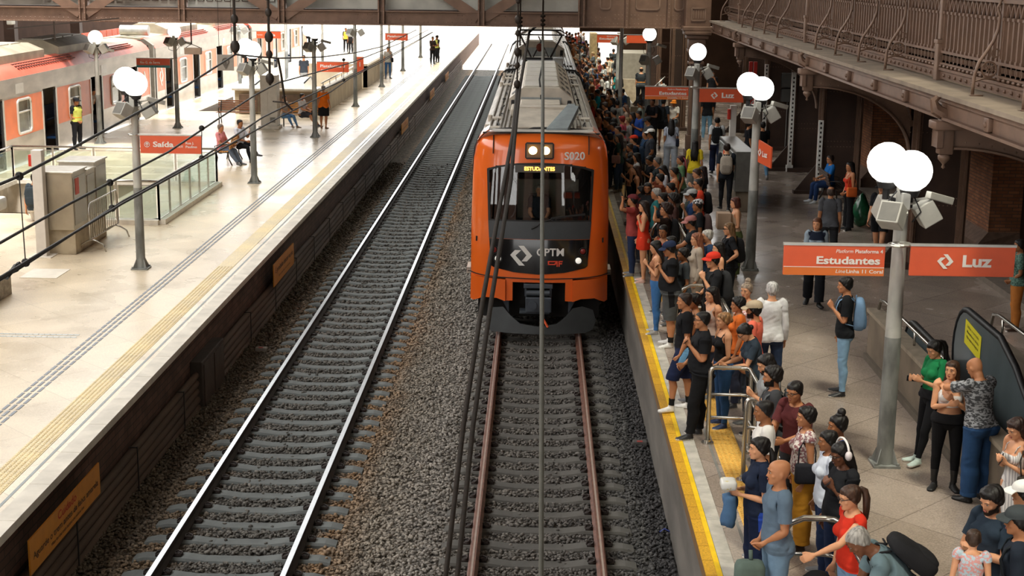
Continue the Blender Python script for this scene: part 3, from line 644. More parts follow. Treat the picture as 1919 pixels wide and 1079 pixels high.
t = MB(); t.box((4.5, 80, PH), (10.7, 80.4, 9)); t.box((2.6, 96, PH+2.2), (10.7, 96.4, 9)); struct('wall_cross', t, mat('cross_brown', '33241b', .9, var=.2, scale=1, spec=.05))
for i, (h_, v_) in enumerate(zip(holes_, (.68, .9))): t = MB(); t.box((h_[0], h_[2], 20.05), (h_[1], h_[3], 20.08)); struct('window_%d' % (i+1), t, pane_mat('added_skylight_%d' % i, v_))  # tinted panes added over the openings to set the sun patches' strength
t = MB(); slab_quads(t, LX-.3, RX+.2, 113, 150, -.2); struct('ground_far_bed', t, mat('sun_painted_bed', 'cbbfae', .9, var=.12))  # bed colour made paler to stand in for strong sunlight here
t = MB(); [t.box((-10, y, 19.6), (26, y+.35, 20)) for y in np.arange(-30, 107, 9)]; struct('ceiling_trusses', t, irond)
# far distance: sunlit ground and pale wall beyond the platforms
t = MB(); slab_quads(t, -40, 40, 150, 420, .9); struct('ground_far', t, mat('far_ground', 'c9bfae', .9, var=.1))
t = MB(); t.box((-35.6, 6, -1), (-19.6, 150, -.5)); t.box((-32, 6, -.5), (-25.5, 150, PH)); t.box((-19.6, 6, -.5), (-16.0, 150, -.4)); struct('floor_far_platform', t, mat('far_floor', 'a89a88', .7, var=.1))
# ================================================================ ARRIVING TRAIN
org_ = mat('train_orange', 'e2661f', .28, var=.04, scale=1, coat=.6)
silver = mat('train_silver', 'b9b5ac', .38, .55, var=.1, scale=2, stretch=(1,.2,1)); silverd = mat('train_silver_dirty', '97928a', .5, .4, var=.25, scale=5)
roofg = mat('roof_grey', 'b0aca4', .5, .35, var=.22, scale=4, stretch=(1,.3,1)); cream = mat('equipment_cream', 'beb6a8', .5, .2, var=.15, scale=3)
blackg = mat('gloss_black', '121214', .12, var=0, coat=.5); rubber = mat('rubber_black', '1b1a1a', .7, var=0); greyb = mat('band_grey', '3d4144', .3, var=.05)
XC = .075
def hw(z):
    P = ((.6,1.37),(.9,1.42),(1.3,1.435),(2.4,1.43),(3.2,1.41),(3.6,1.385),(3.85,1.35),(4.0,1.28),(4.1,1.17),(4.15,1.06))
    for (a, b_), (c, d) in zip(P, P[1:]):
        if z <= c: return b_+(d-b_)*(z-a)/(c-a)
    return P[-1][1]
def yf(z): return 29.62+.05*max(0, z-1)+.035*max(0, z-1.9)**2+ (0 if z < 3.8 else (z-3.8)**2*1.6)
def ys(x, z, off=0):
    h = hw(z); u = min(1, abs(x-XC)/h); return yf(z)+.20*u*u+.30*u**9-off
train = empty('commuter_train', (XC, 31, 0), 'orange and silver commuter train arriving beside the crowded platform', 'train')
def in_poly(x, z, P):
    c = False; n = len(P)
    for i in range(n):
        (a, b_), (d, e) = P[i], P[(i+1)%n]
        if (b_ > z) != (e > z) and x < (d-a)*(z-b_)/(e-b_)+a: c = not c
    return c
WIN = [(-1.03,3.41),(-.8,3.48),(-.4,3.54),(.07,3.56),(.55,3.54),(.95,3.48),(1.17,3.41),(1.13,2.36),(-.99,2.36)]
MASK = [(-1.04,3.40),(-1.0,3.44),(-.8,3.49),(-.4,3.55),(.07,3.57),(.55,3.55),(.95,3.49),(1.14,3.44),(1.18,3.40),(1.135,2.36),(1.07,1.44),(1.02,1.40),(.6,1.31),(.07,1.27),(-.46,1.31),(-.88,1.40),(-.93,1.44),(-.995,2.36)]
def shell(z0, z1, s0, s1, hole=None, dz=.05, off=0):
    """wrap-around nose surface; s runs across the front and back along the sides"""
    V = []; F = []; zs = np.arange(z0, z1+.001, dz); ss = np.linspace(-1, 1, 61); cols = []
    for z in zs:
        h = hw(z)+off
        row = [(XC-h, 31.6, z), (XC-h, 30.8, z), (XC-h, 30.35, z)]
        for s_ in ss: row.append((XC+h*s_*.998, ys(XC+hw(z)*s_, z, off)+(.0), z))
        row += [(XC+h, 30.35, z), (XC+h, 30.8, z), (XC+h, 31.6, z)]
        V += row; n = len(row)
    for j in range(len(zs)-1):
        for i in range(n-1):
            f = (j*n+i, j*n+i+1, (j+1)*n+i+1, (j+1)*n+i)
            if hole and 3 <= i < n-4:
                cx_ = sum(V[k][0] for k in f)/4; cz = sum(V[k][2] for k in f)/4
                if in_poly(cx_, cz, hole): continue
            F.append(f)
    return V, F
INN = [(x*.965+.003, 2.40+(z-2.36)*.96 if z > 2.5 else z+.04) for x, z in WIN]
V, F = shell(1.18, 4.15, -1, 1, INN); mesh_obj('front_shell', V, F, org_, train, True)
V = []; 
def patch(name, P, M, off, parent=train, holeP=None, step=.06, smooth=True):
    """outline in (x,z) laid on the curved nose at its own small stand-off, with thickness"""
    bm = bmesh.new()
    if holeP is None: bm.faces.new([bm.verts.new((x, 0, z)) for x, z in P])
    else:
        n = len(P); a = [bm.verts.new((x, 0, z)) for x, z in P]; b_ = [bm.verts.new((x, 0, z)) for x, z in holeP]
        for i in range(n): bm.faces.new((a[i], a[(i+1)%n], b_[(i+1)%n], b_[i]))
    x0, x1 = min(p[0] for p in P), max(p[0] for p in P); z0, z1 = min(p[1] for p in P), max(p[1] for p in P)
    for x in np.arange(x0+step, x1, step): bmesh.ops.bisect_plane(bm, geom=bm.verts[:]+bm.edges[:]+bm.faces[:], plane_co=(x,0,0), plane_no=(1,0,0))
    for z in np.arange(z0+step, z1, step*2): bmesh.ops.bisect_plane(bm, geom=bm.verts[:]+bm.edges[:]+bm.faces[:], plane_co=(0,0,z), plane_no=(0,0,1))
    bm.normal_update()
    for f in bm.faces:
        if f.normal.y > 0: f.normal_flip()
    for v in bm.verts: v.co.y = ys(v.co.x, v.co.z, off)
    bd = [e for e in bm.edges if e.is_boundary]
    r = bmesh.ops.extrude_edge_only(bm, edges=bd)
    for v in r['geom']:
        if isinstance(v, bmesh.types.BMVert): v.co.y += .02
    bm.verts.index_update(); V = [v.co.copy() for v in bm.verts]; F = [[v.index for v in f.verts] for f in bm.faces]; bm.free()
    return mesh_obj(name, V, F, M, parent, 30 if smooth else False)
inner = [(x*.955+.003, z-.03 if z > 3 else z) for x, z in WIN]; inner = [(x, z if z > 2.4 else 2.39) for x, z in inner]
patch('windscreen_frame', WIN, rubber, .012, holeP=inner)
gl = bpy.data.materials.new('windscreen_glass'); gl.use_nodes = True; n, l, b = nodes_of(gl)
tr = n.new('ShaderNodeBsdfTransparent'); tr.inputs[0].default_value = (.7, .74, .74, 1); gs = n.new('ShaderNodeBsdfGlossy'); gs.inputs['Roughness'].default_value = .02; fr = n.new('ShaderNodeFresnel'); fr.inputs[0].default_value = 1.6
mx = n.new('ShaderNodeMixShader'); ml = n.new('ShaderNodeMath'); ml.operation = 'MULTIPLY_ADD'; ml.inputs[1].default_value = 1.5; ml.inputs[2].default_value = .01
l.new(fr.outputs[0], ml.inputs[0]); l.new(ml.outputs[0], mx.inputs[0]); l.new(tr.outputs[0], mx.inputs[1]); l.new(gs.outputs[0], mx.inputs[2]); l.new(mx.outputs[0], n['Material Output'].inputs[0])
patch('windscreen', inner, gl, .004, step=.08)
patch('lower_glass_band', [(-.993,2.36),(1.135,2.36),(1.11,2.0),(-.97,2.0)], greyb, .012)
patch('black_mask', [(-.965,1.99),(1.107,1.99),(1.07,1.44),(1.02,1.40),(.6,1.31),(.07,1.27),(-.46,1.31),(-.88,1.40),(-.93,1.44)], blackg, .012)
patch('shroud_seam', [(-1.42,1.235),(-.7,1.2),(.07,1.185),(.85,1.2),(1.56,1.235),(1.56,1.215),(.85,1.18),(.07,1.165),(-.7,1.18),(-1.42,1.215)], rubber, .01)
# writing and marks on the nose
white = mat('mark_white', 'dcdad4', .45, var=0)
def nose_pt(x, z, off): return Vector((x, ys(x, z, off), z))
def wrap_text(name, s, size, xc, zc, M, bold=.02, width=None, off=.02, shear=0):
    V, F = text_mesh(s, size, bold, 'CENTER', shear); k = 1
    if width: xs = [v.x for v in V]; k = width/(max(xs)-min(xs))
    return mesh_obj(name, [nose_pt(xc+v.x*k, zc+v.y*k, off) for v in V], F, M, train)
wrap_text('fleet_number', 'S020', .2, .765, 3.69, white, .02, .42)
wrap_text('operator_lettering', 'CPTM', .22, .30, 1.73, white, .02, .56, .03)
t = MB()
for P in MARK:
    c = [nose_pt(-.30+x*.42, 1.66+y*.42, .03) for x, y in P]; t.add(c, [tuple(range(len(c)))[::-1]])
t.build('arrow_mark', white, train)
redm = mat('maker_red', 'd9482e', .4, var=0); t = MB()
for P in ([(.25,1.56),(.44,1.56),(.42,1.535),(.28,1.535),(.28,1.50),(.40,1.50),(.38,1.475),(.25,1.475)], [(.36,1.475),(.43,1.56),(.455,1.56),(.455,1.44),(.43,1.44),(.43,1.5),(.40,1.475)], [(.47,1.56),(.56,1.56),(.55,1.535),(.495,1.535),(.495,1.515),(.545,1.515),(.54,1.49),(.495,1.49),(.495,1.44),(.47,1.44)]):
    c = [nose_pt(x, z, .03) for x, z in P]; t.add(c, [tuple(range(len(c)))[::-1]])
t.build('maker_mark', redm, train)
# headlights and display
patch('headlight_surround', [(-.25,3.93),(-.22,3.96),(.31,3.96),(.34,3.93),(.34,3.66),(.31,3.63),(-.22,3.63),(-.25,3.66)], rubber, .02)
patch('headlight_panel', [(-.22,3.93),(.31,3.93),(.31,3.66),(-.22,3.66)], mat('lamp_panel', '6b5138', .3, var=.05), .03)
for x in (-.09, .17):
    t = MB(); c = nose_pt(x, 3.80, .03); t.sph(c, .085, 16, 8, (1, .35, 1)); t.build('headlight', mat('lamp_warm', 'ffe08a', .3, var=0, emit=14), train, True)
patch('display_housing', [(-.45,3.51),(.55,3.51),(.55,3.36),(-.45,3.36)], mat('housing_grey', '3a3833', .5, var=0), .014)
wrap_text('destination_display', 'ESTUDANTES', .13, .05, 3.435, mat('led_amber', 'ffb040', .5, var=0, emit=5), .02, .62, .03)
for x, z, r, M_, nm in ((-.78,1.58,.065,mat('lamp_clear','e8e4d8',.15,var=0,emit=.5),'marker_lamp'), (.88,1.56,.065,mat('lamp_clear','e8e4d8',.15,var=0,emit=.5),'marker_lamp'), (-.86,1.76,.06,mat('lamp_red','7a2622',.2,var=0),'tail_lamp'), (.97,1.75,.06,mat('lamp_red','7a2622',.2,var=0),'tail_lamp')):
    t = MB(); t.sph(nose_pt(x, z, .02), r, 14, 7, (1,.4,1)); lp_ = t.build(nm, M_, train, True)
    t = MB(); c = nose_pt(x, z, .03); t.tube([(c.x+(r+.02)*math.cos(a), c.y, c.z+(r+.02)*math.sin(a)) for a in np.linspace(0, 2*PI, 17)], .008, 5); t.build('lamp_ring', rubber, lp_)
for s in (-1, 1):
    t = MB(); pts = [nose_pt(s*.98+XC, z, .03) for z in np.arange(3.72, 4.1, .05)]; t.tube(pts, .012, 6); t.build('gutter_pipe', rubber, train)
t = MB(); pts = [nose_pt(.02, 2.28, .03), nose_pt(.12, 2.36, .05), nose_pt(.45, 2.47, .05), nose_pt(.95, 2.5, .05)]; t.tube(pts, .013, 6); a = nose_pt(-.1, 2.22, .03); t.tube([a, pts[0]], .022, 6); t.bar(nose_pt(.3,2.44,.06), nose_pt(1.0,2.52,.05), .02, .04); t.build('wiper', rubber, train)
# cab interior
cab = mat('cab_cream', '8a8478', .7, var=.05)
t = MB(); t.box((-1.25, 31.5, 1.9), (1.4, 31.55, 3.9)); t.box((-1.25, 29.95, 1.9), (1.4, 31.5, 2.0)); t.build('cab_bulkhead', mat('cab_dark', '141210', .8, var=.1), train)
t = MB(); t.box((-.42, 31.42, 2.1), (.62, 31.5, 2.75)); [t.box((x, 31.4, 2.12), (x+.02, 31.42, 2.73)) for x in (-.15, .12, .38)]; t.box((-.5, 31.38, 2.75), (.9, 31.5, 3.0)); t.build('cab_panels', cab, train)
t = MB(); t.bbox((-.95, 29.95, 2.05), (1.05, 30.35, 2.34), .04); t.build('dashboard', mat('dash_dark', '2b2f30', .6, var=.1), train)
t = MB(); t.bbox((-.85, 31.0, 2.1), (-.62, 31.35, 3.3), .02); t.tube([(-.6+.16*math.cos(a), 30.4, 2.55+.25*math.sin(a)) for a in np.linspace(0, 2*PI, 17)], .015, 6); t.bbox((-.18, 30.85, 1.62), (.3, 31.3, 2.04), .03); t.bbox((-.16, 31.25, 2.0), (.28, 31.37, 2.7), .03); t.build('cab_fittings', mat('cab_fit', '55565a', .5), train)
# bumper shroud
org2 = mat('train_orange_low', 'db601e', .3, var=.05, scale=1, coat=.5)
def lump(name, P, M, off, depth=.35):
    bm = bmesh.new(); bm.faces.new([bm.verts.new((x, 0, z)) for x, z in P])
    x0, x1 = min(p[0] for p in P), max(p[0] for p in P)
    for x in np.arange(x0+.08, x1, .08): bmesh.ops.bisect_plane(bm, geom=bm.verts[:]+bm.edges[:]+bm.faces[:], plane_co=(x,0,0), plane_no=(1,0,0))
    bm.normal_update()
    for f in bm.faces:
        if f.normal.y > 0: f.normal_flip()
    for v in bm.verts: v.co.y = ys(v.co.x, max(.9, v.co.z), off)+ (0 if v.co.z > 1.15 else 0)
    r = bmesh.ops.extrude_face_region(bm, geom=bm.faces[:])
    for v in r['geom']:
        if isinstance(v, bmesh.types.BMVert): v.co.y += depth
    bmesh.ops.recalc_face_normals(bm, faces=bm.faces[:]); bm.verts.index_update()
    V = [v.co.copy() for v in bm.verts]; F = [[v.index for v in f.verts] for f in bm.faces]; bm.free()
    return mesh_obj(name, V, F, M, train, 30)
lump('bumper_side', [(-1.35,1.18),(-.62,1.15),(-.62,.70),(-.80,.76),(-1.08,.76),(-1.30,.64),(-1.36,.66)], org2, .05, .5)
lump('bumper_side', [(1.50,1.18),(.77,1.15),(.77,.70),(.95,.76),(1.23,.76),(1.45,.64),(1.51,.66)], org2, .05, .5)
lump('bumper_cheek', [(-.62,1.15),(-.47,1.15),(-.47,.71),(-.62,.70)], org2, .0, .4); lump('bumper_cheek', [(.77,1.15),(.62,1.15),(.62,.71),(.77,.70)], org2, .0, .4)
lump('bumper_lintel', [(-.62,1.18),(.77,1.18),(.77,1.10),(-.62,1.10)], org2, .0, .4)
t = MB(); t.box((-.5, 30.1, .55), (.64, 30.2, 1.12)); t.box((-1.2, 30.2, .25), (1.35, 31.5, .75)); t.build('recess', mat('under_black', '191817', .8), train)
cg = mat('coupler_grey', '4a5058', .45, .3, var=.15, scale=6)
t = MB(); t.bbox((-.24, 29.6, .98), (.36, 29.9, 1.07), .01); t.bbox((-.20, 29.55, .48), (.34, 29.95, .80), .02); t.bbox((-.32, 29.6, .44), (.3, 29.9, .50), .01); t.box((-.22, 29.65, .8), (-.18, 29.85, 1.0)); t.box((.30, 29.65, .8), (.34, 29.85, 1.0)); t.build('coupler', cg, train)
t = MB(); t.cyl((-.18, 29.62, .88), (.30, 29.62, .88), .06, n=14); t.build('coupler_roller', mat('roller', '5c636b', .3, .5), train, 40)
t = MB(); t.cyl((-.05, 29.57, .64), (-.05, 29.5, .64), .09, n=14); t.cyl((.22, 29.57, .66), (.22, 29.52, .66), .07, n=12); t.build('coupler_face', cg, train, 40)
t = MB(); t.bar((.12, 29.5, .46), (.27, 29.35, .22), .03); t.build('release_handle', mat('handle_orange', 'e0603a', .5), train)
pl = mat('plow_grey', '36393a', .55, .2, var=.15, scale=3)
P = [(-.98,.14),(-.9,.07),(1.05,.07),(1.2,.13),(1.27,.3),(1.2,.52),(.98,.60),(.78,.57),(.62,.4),(.45,.27),(.07,.22),(-.3,.27),(-.5,.42),(-.66,.58),(-.88,.55),(-.98,.4)]
bm = bmesh.new(); bm.faces.new([bm.verts.new((x, 0, z)) for x, z in P])
for x in np.arange(-.9, 1.25, .1): bmesh.ops.bisect_plane(bm, geom=bm.verts[:]+bm.edges[:]+bm.faces[:], plane_co=(x,0,0), plane_no=(1,0,0))
for v in bm.verts: v.co.y = 29.35+.25*((v.co.x-.12)/1.1)**2+.25*max(0, v.co.z-.1)
r = bmesh.ops.extrude_face_region(bm, geom=bm.faces[:])
for v in r['geom']:
    if isinstance(v, bmesh.types.BMVert): v.co.y += .05
bmesh.ops.recalc_face_normals(bm, faces=bm.faces[:]); bm.verts.index_update()
mesh_obj('snow_plough', [v.co.copy() for v in bm.verts], [[v.index for v in f.verts] for f in bm.faces], pl, train, 30); bm.free()
bpy.data.objects['snow_plough'].name = 'obstacle_deflector'
for s in (-1, 1):
    t = MB(); t.prism([(XC+s*.62, 29.8, .72), (XC+s*.78, 29.8, .72), (XC+s*.62, 29.8, .42)], (0, .3, 0)); t.build('gusset', cg, train)
    t = MB(); t.bbox((XC+s*1.43, 31.0, 1.0), (XC+s*1.55, 31.6, 1.12), .01); t.build('door_step', cream, train)
    for y in (31.8, 34.2):
        t = MB(); t.cyl((TR+s*.80, y, .43), (TR+s*.88, y, .43), .43, n=28); t.build('wheel', mat('wheel_steel', '4a3f38', .6, .4), train, 40)
# car bodies
def body_section(z0=.95):
    P = [(-1.42,z0),(-1.43,1.3),(-1.43,2.6),(-1.42,3.3),(-1.39,3.62),(-1.31,3.85),(-1.16,3.98),(-.7,4.02),(0,4.04)]
    return P+[(-x, z) for x, z in P[-2::-1]]
def car(y0, y1, name, parent, xc, M):
    P = body_section(); t = MB(); n = len(P)
    V = [(xc+x, y, z) for y in (y0, y1) for x, z in P]; F = [(i, n+i, n+i+1, i+1) for i in range(n-1)]+[tuple(range(n))[::1], tuple(range(n, 2*n))[::-1], (0, n-1, 2*n-1, n)]
    t.add(V, F); return t.build(name, M, parent, 40)
for i, (a, b_) in enumerate(((31.55, 49.9), (50.7, 69.9), (70.7, 89.9), (90.7, 109.9), (110.7, 129.9))):
    car(a, b_, 'car_body', train, XC, roofg)
    t = MB()
    for s in (-1, 1):
        for x in (1.13, 1.0, .9, .82, .72): t.box((XC+s*x-.012, a+.1, 3.97+(1.13-x)*.1), (XC+s*x+.012, b_-.1, 4.03+(1.13-x)*.1))
    t.build('roof_ribs', silverd, train)
    t = MB()
    for s in (-1, 1): t.box((XC+s*1.432-.008, a+.2, 2.1), (XC+s*1.432+.008, b_-.2, 3.0))
    t.build('window_band', blackg, train)
    t = MB()
    for yy in (a+.05, b_-.1):
        pts = [(XC+x*1.012, yy, z*1.008) for x, z in body_section(2.2)]; t.tube(pts, .035, 6)
    t.build('roof_end_ring', rubber, train)
    if i: 
        t = MB(); P = [(XC+x*.93, z-.12) for x, z in body_section()]; t.prism([(x, a-.85, z) for x, z in P], (0, .9, 0)); t.build('gangway', rubber, train)
t = MB(); t.tube([(XC+1.2*u, 30.02+.2*u*u, 4.15-.03*u*u) for u in np.linspace(-1, 1, 13)], .022, 6); t.build('roof_lip', rubber, train)
V = []; zz = [(30.1, 4.13), (31.6, 4.0)]
t = MB(); t.add([(XC-1.1,30.1,4.145),(XC+1.1,30.1,4.145),(XC+1.1,31.7,4.05),(XC-1.1,31.7,4.05),(XC-1.33,30.5,3.93),(XC+1.33,30.5,3.93),(XC+1.33,31.7,3.87),(XC-1.33,31.7,3.87)], [(0,1,2,3),(4,0,3,7),(1,5,6,2),(0,4,5,1)]); t.build('front_roof', roofg, train)
# roof equipment of the first car
t = MB(); a, b_ = at_z(963, 238, 4.1), at_z(1064, 204, 4.35); c, d = at_z(1064, 238, 4.1), at_z(966, 204, 4.35)
t.prism([(a.x, a.y, 4.1), (c.x, c.y, 4.1), (b_.x, b_.y, 4.38), (d.x, d.y, 4.38)], (0, .0, -.03)); t.box((d.x, d.y, 4.0), (b_.x, d.y+.5, 4.4)); t.box((a.x+.1, a.y+.1, 3.95), (c.x-.1, d.y, 4.1)); t.build('sloping_cover', cream, train)
t = MB(); y_ = a.y-.25; t.prism([(a.x+.75, y_, 4.06), (a.x+1.15, y_, 4.06), (a.x+1.35, d.y, 4.46), (a.x+1.2, d.y, 4.46)], (0,0,.02)); t.prism([(a.x+.7, y_-.05, 4.0), (a.x+1.15, y_-.05, 4.0), (a.x+1.4, d.y-.8, 4.38), (a.x+1.18, d.y-.6, 4.42)], (0, 0, .12)); t.build('wedge_duct', mat('duct_blue_grey', '8c979a', .5, .2, var=.1), train)
def ac(y0, y1, zb_, zt, hwid, top):
    e = train; H_ = zt-zb_; sec = [(-hwid, zb_), (-hwid*.98, zb_+H_*.55), (-top, zt), (top, zt), (hwid*.98, zb_+H_*.55), (hwid, zb_)]
    t = MB(); t.prism([(XC+x, y0, z) for x, z in sec], (0, y1-y0, 0)); t.build('air_conditioner', cream, e)
    t = MB(); n = max(2, int((y1-y0)/1.7))
    for i in range(n):
        a = y0+.25+i*(y1-y0-.3)/n; b2 = a+(y1-y0-.3)/n-.2; t.bbox((XC-top*.95, a, zt), (XC+top*.95, b2, zt+.04), .015)
    t.build('top_panels', mat('bright_panel', 'd6d2c8', .35, .4, var=.08), e)
    t = MB()
    for s in (-1, 1):
        for i in range(n):
            a = y0+.3+i*(y1-y0-.3)/n; b2 = a+(y1-y0-.3)/n-.3
            p = Vector((XC+s*top, 0, zt)); q = Vector((XC+s*hwid*.98, 0, zb_+H_*.55)); d_ = q-p; nn = Vector((s*abs(d_.z), 0, abs(d_.x))).normalized()*.012
            for f0, f1 in ((.15, .42), (.55, .82)):
                A, B = p+d_*f0+nn, p+d_*f1+nn
                t.add([(A.x, a+.15, A.z), (A.x, a+.75, A.z), (B.x, a+.75, B.z), (B.x, a+.15, B.z)], [(0,1,2,3)])
    t.build('side_vents', mat('vent_dark', '3a3936', .6), e)
    t = MB(); t.bbox((XC-hwid*.62, y0-.02, zb_+.05), (XC+hwid*.62, y0+.02, zb_+H_*.62), .01); t.build('front_grille', mat('grille_grey', '9aa09f', .4, .4, var=.1), e)
    t = MB(); t.bbox((XC-hwid*.92, y0-.04, zb_+.08), (XC-hwid*.8, y0+.02, zb_+.3), .02); t.bbox((XC+hwid*.8, y0-.04, zb_+.08), (XC+hwid*.92, y0+.02, zb_+.3), .02); t.build('fan_port', rubber, e)
ac(36.1, 46.5, 3.98, 4.58, .80, .45)
t = MB(); t.bbox((XC-.72, 34.5, 3.95), (XC+.72, 35.9, 4.2), .03); t.bbox((XC-.5, 34.6, 4.15), (XC+.45, 35.9, 4.32), .03); t.build('duct_box', cream, train)
t = MB()
for y in (31.9, 34.0, 44, 46.5, 48, 53): 
    for s in (-1, 1):
        t.bbox((XC+s*1.0-.13, y, 3.9), (XC+s*1.0+.13, y+.35, 4.05), .02); t.cyl((XC+s*1.0-.18, y+.1, 3.95), (XC+s*1.0-.18, y+.1, 4.1), .05)
t.build('roof_boxes', cream, train)
t = MB()
for s in (-1, 1): t.tube([(XC+s*(.95+.05*math.sin(y*2.3)), y, 4.0+.05*math.sin(y*3.1)) for y in np.arange(32, 49, .35)], .02, 5)
t.tube([(XC+.0, 36.0, 4.3), (XC-.05, 36.5, 4.75), (XC+.02, 38.5, 5.0), (XC+.1, 41, 5.2)], .022, 6)
t.build('roof_cables', rubber, train, True)
t = MB(); t.bbox((XC+.42, 52.0, 3.95), (XC+.78, 52.7, 4.35), .03); t.build('louvred_box', mat('bright_grey', 'b8b8b2', .5, .2), train)
t = MB(); [t.box((XC-.7, 51.5+i*.35, 4.0), (XC+.45, 51.5+i*.35+.1, 4.12)) for i in range(7)]; t.box((XC-.72, 51.4, 3.98), (XC-.66, 54.2, 4.14)); t.build('resistor_grid', silver, train)
ac(58.5, 68.5, 3.98, 4.62, .95, .5); ac(74, 84, 3.98, 4.58, .85, .5)
t = MB()
for s in (-1, 1):
    t.bar((XC+s*.35, 55.2, 4.15), (XC+s*.8, 56.6, 4.95), .05); t.bar((XC+s*.8, 56.6, 4.95), (XC+s*.55, 55.6, 5.15), .05); t.bar((XC+s*.28, 55.3, 4.2), (XC-s*.1, 56.5, 4.9), .035)
    t.bar((XC+s*.75, 55.5, 5.15), (XC+s*1.0, 55.5, 5.0), .04)
for dy in (-.15, .15): t.bar((XC-.75, 55.5+dy, 5.17), (XC+.75, 55.5+dy, 5.17), .05)
t.bar((XC-.9, 56.6, 4.95), (XC+.9, 56.6, 4.95), .05); t.bar((XC-.6, 55.1, 4.15), (XC+.6, 55.1, 4.15), .08); t.box((XC-.65, 54.9, 4.0), (XC+.65, 56.4, 4.1)); t.build('pantograph', mat('panto_dark', '30302f', .5, .3), train)
t = MB(); t.sph((XC-.05, 55.2, 4.55), .13, 8, 6, (1, .6, 1.2)); t.build('insulator', mat('insulator_red', '8c3a26', .5), train)
kids_index()
# ================================================================ STANDING TRAIN ON THE FAR SIDE
lt = empty('standing_train', (-17.5, 50, 0), 'faded orange and silver train standing with open doors beyond the sunlit platform', 'train')
XS = -16.12; LXC = -17.55
ofad = mat('faded_orange', 'e07a4c', .4, var=.08, scale=2); ofr = mat('roof_coral', 'd96a55', .45, var=.1, scale=2); ssil = mat('brushed_steel', 'b4ada2', .35, .6, var=.16, scale=3, stretch=(1,.3,1)); glw = mat('window_tint', '6f736c', .08, .0, var=.35, scale=1.5, coat=.5)
winf = mat('window_frame_pale', 'cbc8c0', .4, .4, var=.05); indark = mat('train_interior', '4a4641', .8, var=.15); seatb = mat('seat_blue', '2b5a94', .5, var=.1)
doors = []; 
def ltcar(y0, y1, dy):
    e = lt
    # openings list
    ops = [(d-.65, d+.65) for d in dy]
    # lower steel side, orange band, upper steel, cut at the doors
    segs = []; y = y0
    for a, b_ in ops: segs.append((y, a)); y = b_
    segs.append((y, y1))
    up = MB(); rf = MB()
    for a, b_ in segs:
        lo = MB(); bd = MB(); wf = MB(); wg = MB(); pil = MB()
        lo.box((XS-.06, a, 1.0), (XS, b_, 2.12)); up.box((XS-.06, a, 3.34), (XS, b_, 3.42))
        if b_-a > 1:
            m_ = (a+b_)/2
            if b_-a > 3 : # window in the middle of the band
                bd.box((XS-.06, a, 2.12), (XS-.005, m_-.6, 3.34)); bd.box((XS-.06, m_+.6, 2.12), (XS-.005, b_, 3.34)); bd.box((XS-.06, m_-.6, 2.12), (XS-.005, m_+.6, 2.2)); bd.box((XS-.06, m_-.6, 3.24), (XS-.005, m_+.6, 3.34))
                Z0, Z1 = 2.2, 3.24
                P = []
                for cx_, cz, a0 in ((m_+.45, Z1-.15, 0), (m_-.45, Z1-.15, 90), (m_-.45, Z0+.15, 180), (m_+.45, Z0+.15, 270)):
                    for k_ in range(5): P.append((cx_+.15*math.cos(math.radians(a0+k_*22.5)), cz+.15*math.sin(math.radians(a0+k_*22.5))))
                wf.tube([(XS+.005, p, q) for p, q in P+P[:2]], .045, 6, caps=False); wf.box((XS-.02, m_-.55, 2.83), (XS+.02, m_+.55, 2.88)); wg.box((XS-.03, m_-.58, 2.24), (XS-.02, m_+.58, 3.2))
            else: bd.box((XS-.06, a, 2.12), (XS-.005, b_, 3.34))
        lo.build('lower_side', ssil, e); bd.build('orange_band', ofad, e)
        if wg.V: wg.build('window_pane', glw, wf.build('window_frame', winf, e, True))
        for q0 in (a, b_-.1): pil = MB(); pil.box((XS-.08, q0, 1.0), (XS+.015, q0+.1, 3.34)); pil.build('door_pillar', winf, e)
    up.box((XS-.06, y0, 3.4), (XS+.01, y1, 3.95)); up.build('upper_side', ssil, e)
    rf.prism([(XS, y0, 3.95), (XS-.1, y0, 4.1), (XS-.32, y0, 4.27), (XS-.6, y0, 4.36), (XS-.6, y0, 3.95)], (0, y1-y0, 0)); rf.build('roof_edge', ofr, e, 40)
    t = MB(); t.prism([(XS-.6, y0, 4.3), (XS-.62, y0, 4.36), (LXC, y0, 4.42), (LXC-1.2, y0, 4.3), (LXC-1.43, y0, 3.9), (LXC-1.43, y0, 1.0), (LXC-1.36, y0, 1.0), (LXC-1.36, y0, 3.8), (LXC-1.0, y0, 4.2)], (0, y1-y0, 0)); t.build('roof_and_far_side', mat('dusty_roof', 'b3a790', .7, var=.15), e)
    t = MB(); t.box((LXC-1.36, y0, 1.1), (XS-.06, y1, 1.24)); t.build('car_floor', mat('car_floor', '77726a', .6), e)
    t = MB()
    for d in dy:
        for q in (-1, 1):
            for xs_ in (-.5, -2.2): t.tube([(XS+xs_, d+q*.8, 1.24), (XS+xs_, d+q*.8, 1.9), (XS+xs_, d+q*.62, 2.3), (XS+xs_, d+q*.8, 2.8), (XS+xs_, d+q*.8, 3.7)], .025, 6)
    t.build('grab_poles', mat('pole_steel', 'd0d0cc', .3, .7), e, True)
    for a, b_ in segs:
        if b_-a > 3:
            for x in (XS-.5, LXC-1.3): t = MB(); t.bbox((x-.0, a+.3, 1.6), (x+.42, b_-.3, 1.68), .02); t.bbox((x if x < LXC else x+.36, a+.3, 1.65), (x+.06 if x < LXC else x+.42, b_-.3, 2.1), .02); t.build('seat', seatb, e)
    t = MB()
    for d in dy: t.box((XS-.0, d-.66, PH-.06), (XS+.14, d+.66, PH+.01))
    t.build('door_sills', mat('sill_pale', 'dedbd2', .5), e)
    t = MB()
    for d in dy:
        for q in (-1, 1): t.box((XS-.05, d+q*.6-.05, 1.24), (XS-.01, d+q*.6+.05, 3.3))
    t.build('door_edges', rubber, e)
